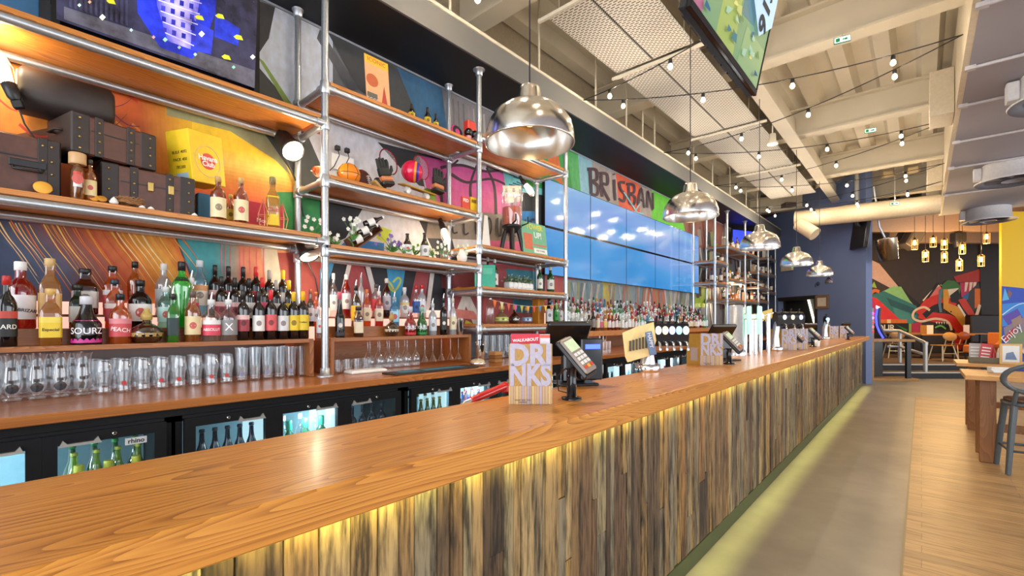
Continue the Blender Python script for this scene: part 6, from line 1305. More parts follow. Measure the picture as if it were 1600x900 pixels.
def tap(u, v, label, n=5, paper=True, h=.42, hl=.30, dark=True, z=ZC, p=None, group='beer taps along the bar'):
    p = p or onZ(u, v, z); r = empty('beer_tap', (p.x, p.y, z + .001), YAW, label, 'beer tap', group)
    MB().lathe([(.075, 0), (.078, .006), (.078, .04), (.07, .048)], seg=24).build('base', CHROME, r)
    MB().tube([(0, 0, .045), (0.002, 0, h * .43), (.02, 0, h * .7), (.05, 0, h - .04)], [.050, .036, .034, .036], 16).build('column', STEEL, r)
    HD = mat('#15141a', .25) if dark else STEEL; b = MB(); pr = []
    for k in range(9): a = R(180 - 180 * k / 8); pr.append((0, .055 * math.cos(a), h - .03 + .06 * math.sin(a)))
    b.prism([(.0, y, zz) for _, y, zz in pr] + [(0, .04, h - .13), (0, -.04, h - .13)], (hl, 0, 0)); b.build('tap_head', HD, r)
    for k in range(n):
        x = .03 + (hl - .03) * (k + .5) / n; MB().lathe([(.019, 0), (.019, .01), (.0, .013)], seg=18, sx=1.0, sy=1.4, caps=False, M=Matrix.Translation((x, -.05, h - .03)) @ Matrix.Rotation(R(90), 4, 'X')).build('lit_badge', glow(LEN[k % 5], 1.1), r)
        MB().tube([(x, -.04, h - .1), (x, -.085, h - .115), (x, -.09, h - .155)], .008, 8).build('spout', CHROME, r)
        MB().tube([(x, -.01, h + .03), (x, -.02, h + .05), (x, -.02, h + .065)], [.006, .008, .01], 8).build('handle', BLACK, r)
    return r
tp = tap(1012, 580, 'nearest beer tap on a leaning steel column with five lit round badges', h=.295, hl=.25)
r = empty('paper_notice', tp.location + Vector((0, 0, .0)), YAW, 'cream printed notice draped over the left end of the nearest beer tap', 'notice'); b = MB()
pl = [(.03, -.02, .475), (-.03, -.035, .47), (-.10, -.06, .43), (-.155, -.075, .40)]
M_ = Matrix.Rotation(R(-14), 4, 'Y'); b.add([(-.185, -.085, .25), (-.09, -.082, .29), (.02, -.062, .318), (.03, -.08, .20), (.0, -.09, .11), (-.155, -.096, .065), (-.17, -.094, .10)], [(0, 6, 5, 4, 3, 2, 1)])
b.build('sheet', mat('#e0c588', .7), r); q = r
for i in range(7): MB().box((-.145 + i * .02, -.0982, .135 + i * .004), (-.131 + i * .02, -.0972, .20 + i * .006)).build('print_column', mat('#4a4438', .6), q)
o = MB().bev((-.022, -.004, -.075), (.022, .004, .075), .003).build('price_tag', mat('#5f7596', .5), None, tp.location + Vector((CA * -.015 + SA * .115, SA * -.015 - CA * .115, .185))); o.rotation_euler = (0, R(-12), YAW); tag(o, 'slate blue tag with white lettering clipped to the nearest beer tap', 'tag'); word('tag_lettering', 'HAPPY', .032, WHITE, o, (0, -.005, .02), (R(90), R(90), 0)); 
# tall chrome font with green lit strips, and further taps
p = onZ(1150, 555, ZC); r = empty('beer_font', (p.x, p.y, ZC + .001), YAW, 'tall white and steel beer font with green lit strips beyond the second till', 'beer tap', 'beer taps along the bar')
MB().lathe([(.09, 0), (.09, .05), (.075, .06), (.072, .46), (.06, .48)], seg=24).build('column', mat('#d0d4da', .15, .7), r)
for x in (.10, .20): MB().bev((x - .018, -.07, .20), (x + .018, -.03, .47), .008).build('handle', mat('#9adbb8', .3, 0, .7), r)
MB().bev((.05, -.03, .34), (.26, .05, .40), .01).build('cross_head', CHROME, r)
for k in range(3): MB().tube([(.09 + k * .05, .0, 0), (.09 + k * .05, 0, .34)], .016, 12).build('pipe', CHROME, r)
tap(1211, 548, 'beer tap with three white lit badges and a slate tag beyond the tall font', 3, False, .40); tap(1289, 530, 'beer tap with lit white badges near the far end of the bar', 4, False, .40, False)
p = onZ(1183, 500, ZC + .25); p2 = onZ(1178, 552, ZC); r = empty('fringed_runner', (p2.x, p2.y + .1, ZC), YAW, 'yellow straw fringe hung over chrome pipes between the tall font and the next tap', 'fringe'); b = MB(); rn = random.Random(4)
for k in range(60): x = -.16 + .32 * k / 60; b.box((x, -.008, .30 - rn.uniform(.02, .06) + .1 * k / 60), (x + .005, -.004, .36 + .1 * k / 60))
b.build('straw', mat('#d8bd6a', .8), r)
for k in range(4): MB().tube([(-.12 + k * .08, .0, 0.001), (-.12 + k * .08, 0, .33 + k * .025)], .02, 12).build('pipe', CHROME, r)
MB().tube([(-.17, .0, .315), (.17, .0, .415)], .012, 10).build('top_bar', CHROME, r)
p = onZ(1269, 541, ZC); r = empty('cup', (p.x + .06, p.y - .02, ZC + .001), 0, 'small white cup on the bar by the fourth till', 'cup'); MB().lathe([(.025, 0), (.034, .085), (.031, .085), (.023, .005)], seg=16, caps=False).lathe([(.0, .004), (.025, .004)], seg=16, caps=False).build('cup', WHITE, r)
# red drinks gun on its hose
p = onZ(772, 612, 1.12); r = empty('drinks_gun', (XCB - .02, p.y - .02, 1.10), 0, 'red drinks dispensing gun on a steel hose behind the bar edge', 'drinks gun')
g0 = onX(735, 626, XCB - .02) - r.location; g1 = onX(790, 603, XCB - .04) - r.location; d = (g1 - g0)
MB().tube([g0, g0 + d * .3, g0 + d * .8, g1], [.014, .017, .016, .02], 12).build('handle', mat('#c01418', .2, 0, 0, .03, .5), r)
MB().bev((-.02, -.022, -.03), (.02, .03, .012), .008, M=Matrix.Translation(g1)).build('nozzle_head', mat('#b01216', .25, 0, 0, .03, .5), r); MB().lathe([(.012, -.06), (.016, -.03)], seg=12, M=Matrix.Translation(g1)).build('nozzle', BLACK, r)
MB().tube([g0, g0 - d * .15, g0 - d * .4 + Vector((0, 0, -.03)), g0 - d * .6 + Vector((0, 0, -.12)), g0 - d * .7 + Vector((0, 0, -.3))], .011, 10).build('hose', STEEL, r)
MB().bev((-.03, .12, -.20), (.03, .2, -.1), .006).build('holster', BLACK, r)

# ------------------------------------------------------------------ pendant lamps over the bar
def pendant_meshes():
    prof = [(.245, 0), (.246, .008), (.243, .06), (.228, .115), (.195, .165), (.15, .20), (.10, .222), (.072, .232)]
    b = MB(); b.lathe(prof, seg=48, caps=False); b.lathe([(r_ - .004, z) for r_, z in prof][::-1], seg=48, caps=False); b.lathe([(.241, 0), (.246, 0), (.249, .004), (.246, .009)], seg=48, caps=False)
    c = MB(); c.lathe([(.072, .23), (.066, .25), (.058, .30), (.055, .315), (.03, .322), (.0, .323)], seg=28, caps=False)
    u_ = MB(); u_.lathe([(.0, .10), (.022, .108), (.03, .135), (.024, .16), (.016, .18), (.016, .22)], seg=18, caps=False)
    return b, c, u_
pm = pendant_meshes(); PD = []
def brushed():
    m, N, L, b = newmat('spun_aluminium'); b.inputs['Base Color'].default_value = (.86, .85, .83, 1); b.inputs['Metallic'].default_value = 1.0; b.inputs['Roughness'].default_value = .19
    tc = N.new('ShaderNodeTexCoord'); mp = N.new('ShaderNodeMapping'); mp.inputs['Scale'].default_value = (1, 1, 160); n = N.new('ShaderNodeTexNoise'); n.inputs['Scale'].default_value = 1; n.inputs['Detail'].default_value = 2
    L.new(tc.outputs['Object'], mp.inputs['Vector']); L.new(mp.outputs['Vector'], n.inputs['Vector']); bp = N.new('ShaderNodeBump'); bp.inputs['Strength'].default_value = .05; bp.inputs['Distance'].default_value = .002; L.new(n.outputs['Fac'], bp.inputs['Height']); L.new(bp.outputs['Normal'], b.inputs['Normal'])
    return m
SPUN = brushed()
PLAB = ['nearest, largest-looking aluminium dome pendant lamp over the bar', 'second aluminium dome pendant lamp, in front of the video wall end', 'third aluminium dome pendant lamp, before the far pipe shelving', 'fourth aluminium dome pendant lamp, first of those against the blue wall', 'fifth aluminium dome pendant lamp, just left of the last one', 'last and farthest aluminium dome pendant lamp against the blue wall']
for i, y in enumerate((1.97, 4.34, 6.81, 9.24, 11.65, 14.15)):
    r = empty('pendant_lamp', (-1.62, y, 2.40), 0, PLAB[i], 'pendant lamp', 'dome pendants over the bar')
    if i == 0:
        pm[0].build('lamp_shade', SPUN, r); pm[1].build('cap', SPUN, r); pm[2].build('bulb', glow('#ffd9a0', 3), r); MB().tube([(0, 0, .32), (0, 0, ZDECK - 2.40)], .0045, 8).build('cord', BLACK, r); PD = list(r.children)
    else:
        for ch in PD: c = ch.copy(); COL.objects.link(c); c.parent = r
    spot('pendant_light', (-1.62, y, 2.43), (-1.62, y, 0), 38, (1, .80, .55), 120, .05, .6)

# ------------------------------------------------------------------ string lights zigzagging under the beams
SOCK = mat('#161412', .5); BULB = glow('#ffe0ac', 16); bulb_i = 0
hooksL = [(-3.03, 2.35, 4.09), (-3.03, 4.70, 4.08), (-3.03, 7.0, 4.08), (-3.03, 9.35, 4.08), (-3.03, 11.7, 4.08), (-3.03, 12.35, 4.08)]
hooksR = [(.29, 1.2, 4.12), (.29, 3.65, 4.12), (.29, 6.05, 4.12), (.29, 8.45, 4.12), (.29, 10.75, 4.12), (.29, 12.1, 4.12)]
bm = MB(); bm.lathe([(.0, -.092), (.012, -.089), (.022, -.075), (.023, -.062), (.015, -.045), (.012, -.035)], seg=12, caps=False)
sm_ = MB(); sm_.lathe([(.014, -.04), (.019, -.035), (.019, .0), (.012, .012), (.0, .014)], seg=10, caps=False)
bme = bm.mesh('bulb', BULB); sme = sm_.mesh('socket', SOCK); nrun = 0
for k in range(6):
    for a, c in ((hooksR[k], hooksL[k]), (hooksL[k], hooksR[min(k + 1, 5)]))[:2 if k < 5 else 1]:
        a, c = Vector(a), Vector(c); nrun += 1; sag = .16
        f = lambda t: a.lerp(c, t) - Vector((0, 0, sag * 4 * t * (1 - t)))
        r = empty('string_light', a, 0, 'sagging black festoon cable with glowing bulbs, run %s from the front of the room' % ORD[nrun - 1], 'string lights', 'festoon string lights')
        MB().tube([f(t / 16) - a for t in range(17)], .0055, 6).build('cable', SOCK, r)
        for t in (.13, .37, .61, .85) if (c.x > a.x) else (.15, .39, .63, .87):
            p = f(t) - a
            for me, nm in ((sme, 'socket'), (bme, 'bulb')):
                o = bpy.data.objects.new(nm, me); COL.objects.link(o); o.parent = r; o.location = p - Vector((0, 0, .012))
            point('bulb_light', f(t) - Vector((0, 0, .085)), 25, (1, .86, .66), .024)

# ------------------------------------------------------------------ tilted television hung over the bar front
n0 = onZ(1064, 16, 2.93); n1 = onZ(1181, 150, 2.93)
r = empty('hanging_television', (-.835, (n0.y + n1.y) / 2, 2.93), 0, 'large television hung from the ceiling over the bar, tilted down toward the aisle', 'television')
hw = (n1.y - n0.y) / 2; M_ = Matrix.Rotation(R(12), 4, 'Y'); H = hw * 2 * .58
MB().bev((-.055, -hw, 0), (-.012, hw, H), .006, M=M_).build('back_case', mat('#15161a', .4), r); b = MB()
b.bev((-.012, -hw, 0), (.01, hw, .035), .003, M=M_); b.bev((-.012, -hw, H - .02), (.01, hw, H), .003, M=M_); b.bev((-.012, -hw, .035), (.01, -hw + .016, H - .02), .003, M=M_); b.bev((-.012, hw - .016, .035), (.01, hw, H - .02), .003, M=M_); b.build('bezel', BLACKG, r)
b = MB()
for k in range(8): b.bev((-.085, -hw + .1 + k * .12, .02), (-.055, -hw + .2 + k * .12, .16), .006, M=M_)
b.build('rear_ribs', mat('#15161a', .4), r)
Z_ = MB(); k_ = [0]
def tvp(pts, c): k_[0] += 1; Z_.poly([M_ @ Vector((.004 + .0004 * k_[0], -hw + y * 2 * hw, z * H)) for y, z in pts], 0, c)
tvp([(.015, .06), (.985, .06), (.985, .97), (.015, .97)], '#6f8f6a'); tvp([(.015, .3), (.3, .35), (.35, .97), (.015, .97)], '#4f7f86'); tvp([(.3, .06), (.55, .06), (.5, .97), (.32, .97)], '#8fa05a'); tvp([(.55, .4), (.75, .45), (.72, .97), (.56, .97)], '#55767a'); tvp([(.02, .06), (.12, .06), (.1, .4), (.02, .4)], '#a0607a'); tvp([(.62, .06), (.98, .06), (.98, .4), (.65, .38)], '#7f9a6f')
rn = random.Random(9)
for i in range(46):
    y, z = rn.uniform(.03, .9), rn.uniform(.08, .88); tvp([(y, z), (y + rn.uniform(.02, .08), z + .01), (y + rn.uniform(.02, .08), z + rn.uniform(.03, .1)), (y + .005, z + .05)], rn.choice(['#3f6f7a', '#a8b06a', '#2f5a7a', '#8fb09a', '#c8c07a', '#5a7a4a']))
tvp([(.62, .58), (.80, .40), (.97, .60), (.97, .97), (.62, .97)], '#a9c8ee')
Z_.build('picture', attr_mat('television_picture', .12, None, .34), r)
o = word('screen_lettering', '£16', .20, mat('#14161c', .5), r, M_ @ Vector((.028, hw * .62, H * .66)), (0, 0, 0), .0006, .006); o.rotation_euler = (M_ @ Matrix.Rotation(R(90), 4, 'Z') @ Matrix.Rotation(R(90), 4, 'X') @ Matrix.Rotation(R(-90), 4, 'Z')).to_euler()
for s in (-.5, .5): MB().tube([M_ @ Vector((-.05, s * hw, H * .6)), (-.05, s * hw, ZDECK - 2.93)], .02, 10).build('hanger_pole', GALV, r)
MB().tube([M_ @ Vector((-.05, hw * .4, H * .5)), (-.15, hw + .15, .25), (-.10, hw + .45, .75), (.0, hw + .5, 1.4), (.02, hw + .4, 1.9)], .014, 8).build('cable', PAPER, r)
MB().tube([M_ @ Vector((-.05, hw * .3, H * .5)), (-.12, hw + .25, .35), (-.03, hw + .6, .9), (.08, hw + .55, 1.5), (.08, hw + .45, 1.95)], .010, 8).build('cable', mat('#9a9aa0', .5), r)

# running-man exit signs, small ceiling lamps
for u, v, y, l in ((1316, 62, 6.0, 'nearest small lit exit sign hanging under the beam'), (1360, 204, 9.06, 'second small green exit sign hanging under a beam'), (1398, 318, 11.91, 'farthest small exit sign near the end of the bulkhead')):
    p = onY(u, v, y); r = empty('exit_sign', p, R(12), l, 'sign', 'exit signs under the beams'); r.scale = (.68, .68, .68); MB().bev((-.11, -.012, -.05), (.11, .012, .05), .004).build('case', mat('#2f7f6a', .4), r); MB().box((-.10, -.0128, -.038), (.10, -.012, .038)).build('lit_panel', glow('#dff5ea', 1.6 if y < 7 else .7), r)
    b = MB(); b.box((-.085, -.0135, -.03), (-.03, -.0129, .03)); b.prism([(.0, -.0132, -.012), (.04, -.0132, -.012), (.04, -.0132, -.028), (.08, -.0132, .0), (.04, -.0132, .028), (.04, -.0132, .012), (.0, -.0132, .012)], (0, -.0004, 0)); b.build('pictogram', mat('#128a4a', .5), r)
    MB().tube([(0, 0, .05), (0, 0, (4.49 - p.z) / .68)], .008, 6).build('hanger', STEEL, r)
p = onZ(1207, 226, 4.12); r = empty('ceiling_spotlight', p, 0, 'cream ceiling spotlight beside the perforated panels', 'spotlight'); MB().lathe([(.075, 0), (.075, .03), (.05, .05), (.045, .16), (.0, .17)], seg=20, caps=False).build('housing', CREAM, r); MB().lathe([(.0, .006), (.066, .004)], seg=20, caps=False).build('bulb', glow('#fff0d0', 6), r); MB().tube([(0, 0, .17), (0, 0, .38)], .01, 8).build('stem', CREAM, r)
# round diffusers under the bulkhead
def diffuser(u, v, rad, label):
    p = onZ(u, v, ZK - .30); r = empty('ceiling_diffuser', p, 0, label, 'ceiling diffuser', 'round diffusers under the bulkhead'); DW = mat('#c9c6c8', .5)
    MB().lathe([(rad * 1.12, -.005), (rad * 1.14, .01), (rad * .93, .05), (rad * .9, .30)], seg=40, caps=False).build('drum', DW, r); MB().lathe([(rad * 1.12, -.005), (rad * .86, .02), (rad * .84, .08), (.0, .09)], seg=40, caps=False).build('throat', mat('#5a5860', .6), r)
    MB().lathe([(rad * .35, .004), (rad * .32, .02), (.0, .03)], seg=24, caps=False).build('hub', mat('#8a8890', .5), r); b = MB()
    for k in range(7):
        a = k * .897; b.add([(rad * .3 * math.cos(a), rad * .3 * math.sin(a), .03), (rad * .82 * math.cos(a - .12), rad * .82 * math.sin(a - .12), .02), (rad * .82 * math.cos(a + .25), rad * .82 * math.sin(a + .25), .05)], [(0, 1, 2)])
    b.build('blade', mat('#77757c', .5), r); MB().bev((-rad * 1.15, -.08, .08), (-rad * .9, .08, .28), .01).build('control_box', DW, r); return r
diffuser(1584, 283, .41, 'second round white ceiling diffuser, over the high tables'); diffuser(1544, 346, .41, 'farthest round white ceiling diffuser, near the yellow pier'); diffuser(1676, 152, .41, 'nearest round white ceiling diffuser, cut by the right edge of the photo')
# long round duct crossing before the end wall
p0, p1 = onY(1243, 343, 12.75), onY(1470, 319, 12.75); r = tag(MB().tube([p0, p1], .20, 20).build('ventilation_duct', mat('#c2ae90', .5)), 'thick round cream ventilation duct crossing before the blue wall', 'duct')
p2 = onY(1248, 350, 12.6); r = tag(MB().tube([p2, p2 + Vector((.34, -.1, -.30))], .15, 18).build('duct_stub', mat('#c2ae90', .5)), 'short cream duct stub branching from the round duct', 'duct')

# ------------------------------------------------------------------ hung speaker, bracketed screen and bucket lamp at the end of the bar
p = onT(1339, 250, 10.6); q = onT(1339, 330, 10.6); r = empty('bracketed_screen', q, YAW, 'dark screen seen edge-on, hung from a steel pole before the blue wall', 'television')
MB().tube([(0, 0, 0), (0, 0, ZDECK - q.z)], .05, 12).build('hanger_pole', GALV, r); MB().tube([(0, 0, 0), (0, 0, -.32), (.1, 0, -.36)], .05, 10).build('bracket', BLACK, r)
MB().bev((.10, -.22, -.85), (.20, .22, -.02), .01, M=Matrix.Rotation(R(8), 4, 'Y')).build('screen_case', mat('#1f1d22', .3), r)
p = onT(1386, 388, 10.2); r = empty('bucket_lamp', p, YAW, 'shiny steel bucket-shaped lamp hanging right of the edge-on screen', 'lamp'); r.rotation_euler = (0, R(-8), YAW)
MB().lathe([(.165, -.28), (.17, -.28), (.205, .20), (.21, .22), (.19, .22)], seg=30, caps=False).lathe([(.0, .17), (.2, .17)], seg=30, caps=False).build('bucket', mat('#9a8a78', .2, 1), r); MB().tube([(0, 0, .19), (-.1, 0, .5), (-.1, 0, 1.4)], .022, 8).build('hanger_pole', GALV, r)
for u, v, t, s, l in ((1410, 374, 14.2, .26, 'left grey loudspeaker under the ceiling of the far seating area'), (1425, 373, 13.6, .3, 'right grey loudspeaker under the ceiling of the far seating area')):
    p = onT(u, v, t); r = empty('loudspeaker', p, YAW, l, 'speaker', 'speakers of the far seating area'); r.rotation_euler = (0, R(32), YAW); MB().bev((-s * .6, -s * .5, -s), (s * .6, s * .5, s), .02).build('cabinet', mat('#5a5048', .5), r); MB().bev((-s * .52, -s * .52, -s * .9), (s * .52, -s * .5, s * .9), .01).build('grille', mat('#3a3430', .7), r); MB().tube([(0, 0, s), (-.2, 0, s + .3)], .02, 8).build('bracket', BLACK, r)
p = onT(1497, 372, 13.4); r = empty('stage_light', p, YAW, 'black stage light on the ceiling above the caged lamps', 'spotlight'); MB().bev((-.16, -.12, -.12), (.16, .12, .16), .03).build('lamp_body', BLACK, r); MB().lathe([(.10, -.26), (.12, -.12)], seg=16).build('lens_barrel', BLACK, r); MB().tube([(0, 0, .16), (0, 0, .42)], .025, 8).build('clamp', BLACK, r)
for i, (u, v) in enumerate(((1429, 379), (1446, 398), (1458, 375), (1475.5, 379), (1475.5, 399.5), (1499, 412), (1503.5, 386), (1533, 405), (1541.5, 369.5))):
    p = onT(u, v, 13.3 if i == 4 else 12.8); r = empty('caged_lamp', p, 0, 'glowing caged jar lamp, %s from the left over the far seating area' % ORD[i], 'lamp', 'caged lamps in the far seating area'); q = .055
    MB().lathe([(.0, -.075), (.03, -.065), (.048, -.02), (.04, .03), (.02, .07)], seg=14, caps=False).build('bulb', glow('#ffb85a', 11), r); b = MB()
    for k in range(6): a = k * 1.047; b.tube([(q * math.cos(a) * .5, q * math.sin(a) * .5, .13), (q * 1.25 * math.cos(a), q * 1.25 * math.sin(a), .09), (q * 1.2 * math.cos(a), q * 1.2 * math.sin(a), -.2)], .006, 5)
    for zz in (.06, -.06, -.19): b.tube([(q * 1.23 * math.cos(k), q * 1.23 * math.sin(k), zz) for k in [x * .524 for x in range(12)]], .005, 5, 0, True)
    b.build('cage', mat('#c8a86a', .4, .6), r); MB().lathe([(.03, .13), (.035, .07)], seg=12).build('cap', BLACK, r); MB().tube([(0, 0, .13), (0, 0, 4.58 - p.z)], .006, 5).build('cord', BLACK, r)
    point('caged_light', p - Vector((0, 0, .30)), 26, (1, .66, .30), .06)
# ------------------------------------------------------------------ high tables and stool on the right
def high_table(x0, y0, y1, z, legx, label):
    r = empty('high_table', (x0, y0, 0), 0, label, 'table', 'high tables along the right'); D = y1 - y0
    MB().bev((0, 0, z - .042), (2.4, D, z), .003).build('table_top', PALEX, r)
    for lx in (.115, 2.1):
        MB().bev((lx, .20, .001), (lx + .12, .26, z - .042), .003).build('leg', PALEZ, r); MB().bev((lx, D - .26, .001), (lx + .12, D - .20, z - .042), .003).build('leg', PALEZ, r)
        MB().bev((lx + .01, .26, z - .16), (lx + .11, D - .26, z - .042), .003).build('apron', PALEZ, r)
    MB().bev((.235, .45, .28), (2.1, .51, .36), .003).build('foot_rail', PALEZ, r); return r
high_table(.325, 6.46, 7.36, .885, 0, 'nearest high oak table with thick plank legs, at the right edge of the photo')
high_table(.34, 8.35, 9.2, .885, 0, 'second high oak table behind the nearest one, with menus on it')
def stool(x, y, rz, label):
    r = empty('bar_stool', (x, y, 0), rz, label, 'bar stool', 'grey bar stools at the high tables'); SG = mat('#4f565a', .4, 0, 0, .1, .1); SEAT = wood('stool_seat', '#7a5a42', '#4a3020', 'X', .35, 1, 0, 1)
    for sx, sy in ((-1, -1), (1, -1), (-1, 1), (1, 1)):
        MB().tube([(sx * .20, sy * .20, .001), (sx * .175, sy * .175, .35), (sx * .15, sy * .15, .635)], [.021, .026, .028], 8).build('leg', SG, r)
    MB().tube([(.188 * (1 if k in (0, 3) else -1), .188 * (1 if k < 2 else -1), .22) for k in range(4)], .011, 8, 0, True).build('foot_rail', SG, r)
    MB().lathe([(.0, .632), (.19, .632), (.20, .642), (.20, .66), (.19, .667), (.0, .672)], seg=28, caps=False, n=3.4).build('seat_frame', SG, r); MB().lathe([(.0, .673), (.182, .673), (.182, .69), (.17, .697), (.0, .692)], seg=28, caps=False, n=3.4).build('seat', SEAT, r)
    b = MB(); pts = []
    for k in range(26): a = 2 * math.pi * k / 26; pts.append((.235 * math.cos(a), -.19 - .05 * (1 + math.sin(a)) * .5, .895 + .135 * math.sin(a)))
    N_ = len(pts); vs = []
    for i, p in enumerate(pts):
        c = Vector((0, -.20, .895)); o_ = (Vector(p) - c); o_.y = 0; o_.normalize(); P_ = Vector(p)
        for s, dd in ((-.022, -.012), (.022, -.012), (.022, .012), (-.022, .012)): vs.append(P_ + o_ * s + Vector((0, dd, 0)))
    b.add(vs, [(i * 4 + k, i * 4 + (k + 1) % 4, ((i + 1) % N_) * 4 + (k + 1) % 4, ((i + 1) % N_) * 4 + k) for i in range(N_) for k in range(4)], 0, None, True); b.build('backrest', SG, r)
    for s in (-1, 1): MB().tube([(s * .155, -.15, .64), (s * .15, -.18, .72), (s * .14, -.195, .80)], [.02, .018, .017], 8).build('back_post', SG, r)
    return r
p = onZ(1568, 740, 0); stool(p.x + .205, p.y + .20, R(6), 'dark grey bar stool with oval hoop back at the nearest high table')
stool(p.x + .62, p.y + 1.80, R(184), 'dark bar stool on the far side of the nearest high table')
# on the second table: menus in a wooden box, sauce things, framed menu, napkin bundle
zt = .886
def on_table(u, y): return onY(u, 560, y)
p = on_table(1541, 8.5); r = empty('condiment_box', (p.x, 8.55, zt), 0, 'grey-brown wooden condiment box on the second high table', 'box'); b = MB(); b.bev((-.16, -.07, 0), (.16, .07, .012), .002); b.bev((-.16, -.07, .012), (.16, -.058, .075), .002); b.bev((-.16, .058, .012), (.16, .07, .075), .002); b.bev((-.16, -.058, .012), (-.148, .058, .075), .002); b.bev((.148, -.058, .012), (.16, .058, .075), .002); b.build('crate_board', mat('#6f6450', .7, 0, 0, .15), r)
for k, (dx, c, l) in enumerate(((-.11, '#b8b0b0', 'grey printed menu standing in the condiment box, left'), (-.03, '#c8424a', 'red and white menu standing in the condiment box'))):
    o = MB().bev((-.055, -.003, 0), (.055, .003, .24), .001).build('menu_card', mat(c, .5)); o.location = (p.x + dx + .01, 8.55 + (-.02 if k else .02), zt + .013); o.rotation_euler = (0, R(8 * k), R(-8 + 14 * k)); tag(o, l, 'menu'); b = MB()
    for i in range(4): b.box((-.04, -.0036, .06 + i * .04), (.04, -.003, .075 + i * .04))
    b.build('print_lines', PAPER, o)
for k, (dx, c, l) in enumerate(((.07, '#b02420', 'red sauce bottle in the condiment box'), (.115, '#e8e4da', 'white sauce bottle in the condiment box'))):
    r = empty('sauce_bottle', (p.x + dx, 8.55, zt + .013), 0, l, 'sauce bottle'); MB().lathe([(.022, 0), (.023, .11), (.012, .14), (.011, .15)], seg=14).build('bottle_body', mat(c, .3), r); MB().lathe([(.013, .15), (.006, .19)], seg=10).build('cap', mat(c, .3), r)
p = on_table(1580, 8.45); r = empty('menu_holder', (p.x, 8.48, zt), R(8), 'wooden menu stand with white sheet and blue drawing on the second high table', 'menu'); MB().bev((-.10, 0, 0), (.10, .012, .26), .002).build('frame', mat('#d8b070', .5), r); MB().box((-.075, -.001, .03), (.075, 0, .235)).build('sheet', WHITE, r); MB().prism([(-.05, -.0016, .06), (.055, -.0016, .06), (.02, -.0016, .16), (-.04, -.0016, .14)], (0, .0005, 0)).build('picture', mat('#6f86a8', .5), r)
p = on_table(1526, 8.6); r = tag(MB().lathe([(.035, 0), (.05, .045), (.046, .046), (.03, .005)], seg=16, n=5).build('blue_dish', mat('#5f7f9a', .4), None, (p.x, 8.62, zt + .001)), 'small blue dish at the left end of the second high table', 'dish')
r = empty('napkin_bundle', (.62, 7.05, .886), R(20), 'white napkin bundle on the nearest high table', 'napkin'); b = MB(); rn = random.Random(8)
for k in range(5): b.bev((-.09, -.05, .001 + k * .011), (.07 + rn.uniform(-.02, .02), .05, .012 + k * .011), .004, M=Matrix.Rotation(R(rn.uniform(-9, 9)), 4, 'Z'))
b.build('folded_paper', WHITE, r)

# ------------------------------------------------------------------ host stand at the far end
a0 = onZ(1362, 595, 0); r = empty('host_stand', a0, YAW - R(3), 'wood-edged host stand with black posts at the end of the bar', 'stand'); Hs = 1.0; HW = wood('stand_oak', '#b5823c', '#7f5520', 'X', .4, 1, 0, 1)
Lx = (1432 - 1362) / FPX * 10.9
MB().bev((0, 0, Hs - .06), (Lx - .05, .5, Hs), .004).build('top_board', HW, r); MB().bev((0, 0, .06), (.06, .5, Hs - .06), .004).build('side_board', HW, r); MB().bev((0, -.02, .001), (Lx + .02, .5, .06), .004).build('base_board', HW, r); MB().bev((Lx - .22, .03, .06), (Lx - .12, .10, Hs - .06), .004).build('post', BLACK, r); MB().bev((.065, .40, .06), (Lx * .52, .43, Hs - .06), .003).build('back_panel', mat('#1a1512', .2), r)
# neon strips on the wall edge beyond the stand
r = empty('neon_sign', onT(1375, 500, 12.0), YAW, 'curved blue and violet neon strip glowing behind the host stand', 'neon sign')
q = r.location.copy(); Mi = Matrix.Rotation(-YAW, 4, 'Z'); L_ = lambda u, v: tuple(Mi @ (onT(u, v, 12.0) - q))
MB().tube([L_(1371, 482), L_(1369, 495), L_(1370, 508), L_(1374, 518), L_(1380, 528)], .028, 10).build('neon_tube', glow('#4a50ff', 1.6), r); MB().tube([L_(1373.5, 481), L_(1372, 495), L_(1373, 508), L_(1377, 518), L_(1383, 527)], .05, 10).build('backing', mat('#1a1a4a', .4), r)
MB().tube([L_(1371, 482), L_(1370, 479), L_(1373, 481)], .03, 8).build('neon_tip', glow('#d0b8ff', 3), r)
r = empty('advert_board', onT(1363, 505, 12.3), YAW, 'narrow pink and red illuminated advert strip beside the neon tube', 'sign'); b = MB(); b.bev((-.06, 0, -.42), (.05, .03, .40), .005); b.build('board', mat('#b0a49a', .5), r)
for k, c in enumerate(('#e85ad0', '#f08ad8', '#d83a3a', '#f06a5a', '#c8302a')): MB().ball((.0, -.01, .26 - k * .12), .035, 10, 6).build('lit_panel', glow(c, 1.3), r)
# handrail of the steps
r = empty('handrail', fr(0, 0, 0), YAW, 'grey tubular handrail beside the platform steps', 'handrail'); HR = mat('#b8b5b0', .35, .5)
def FRp(u, v, t): p = onT(u, v, t); return tuple(Matrix.Rotation(-YAW, 4, 'Z') @ p)
zt_ = .31
def vpost(u, t, z0, vtop): p = onT(u, vtop, t); q = Matrix.Rotation(-YAW, 4, 'Z') @ p; return q.x, q.y, z0, q.z
xa, ya, _, za = vpost(1406, 12.6, zt_, 517); xb, yb_, _, zb = vpost(1446, 11.65, .16, 536)
MB().tube([(xa, ya, zt_), (xa, ya, za)], .045, 10).build('post', HR, r); MB().tube([(xb, yb_, .158), (xb, yb_, zb)], .045, 10).build('post', HR, r)
MB().tube([FRp(1379, 516, 12.6), (xa, ya, za), (xb, yb_, zb)], .042, 10).build('top_rail', HR, r); MB().tube([FRp(1388, 541, 12.6), (xa, ya, za - .43), (xb, yb_, zb - .30)], .038, 10).build('lower_rail', HR, r)
MB().tube([(xb, yb_, zb - .05), (xb, yb_, zb + .03)], .055, 10).build('elbow', HR, r)

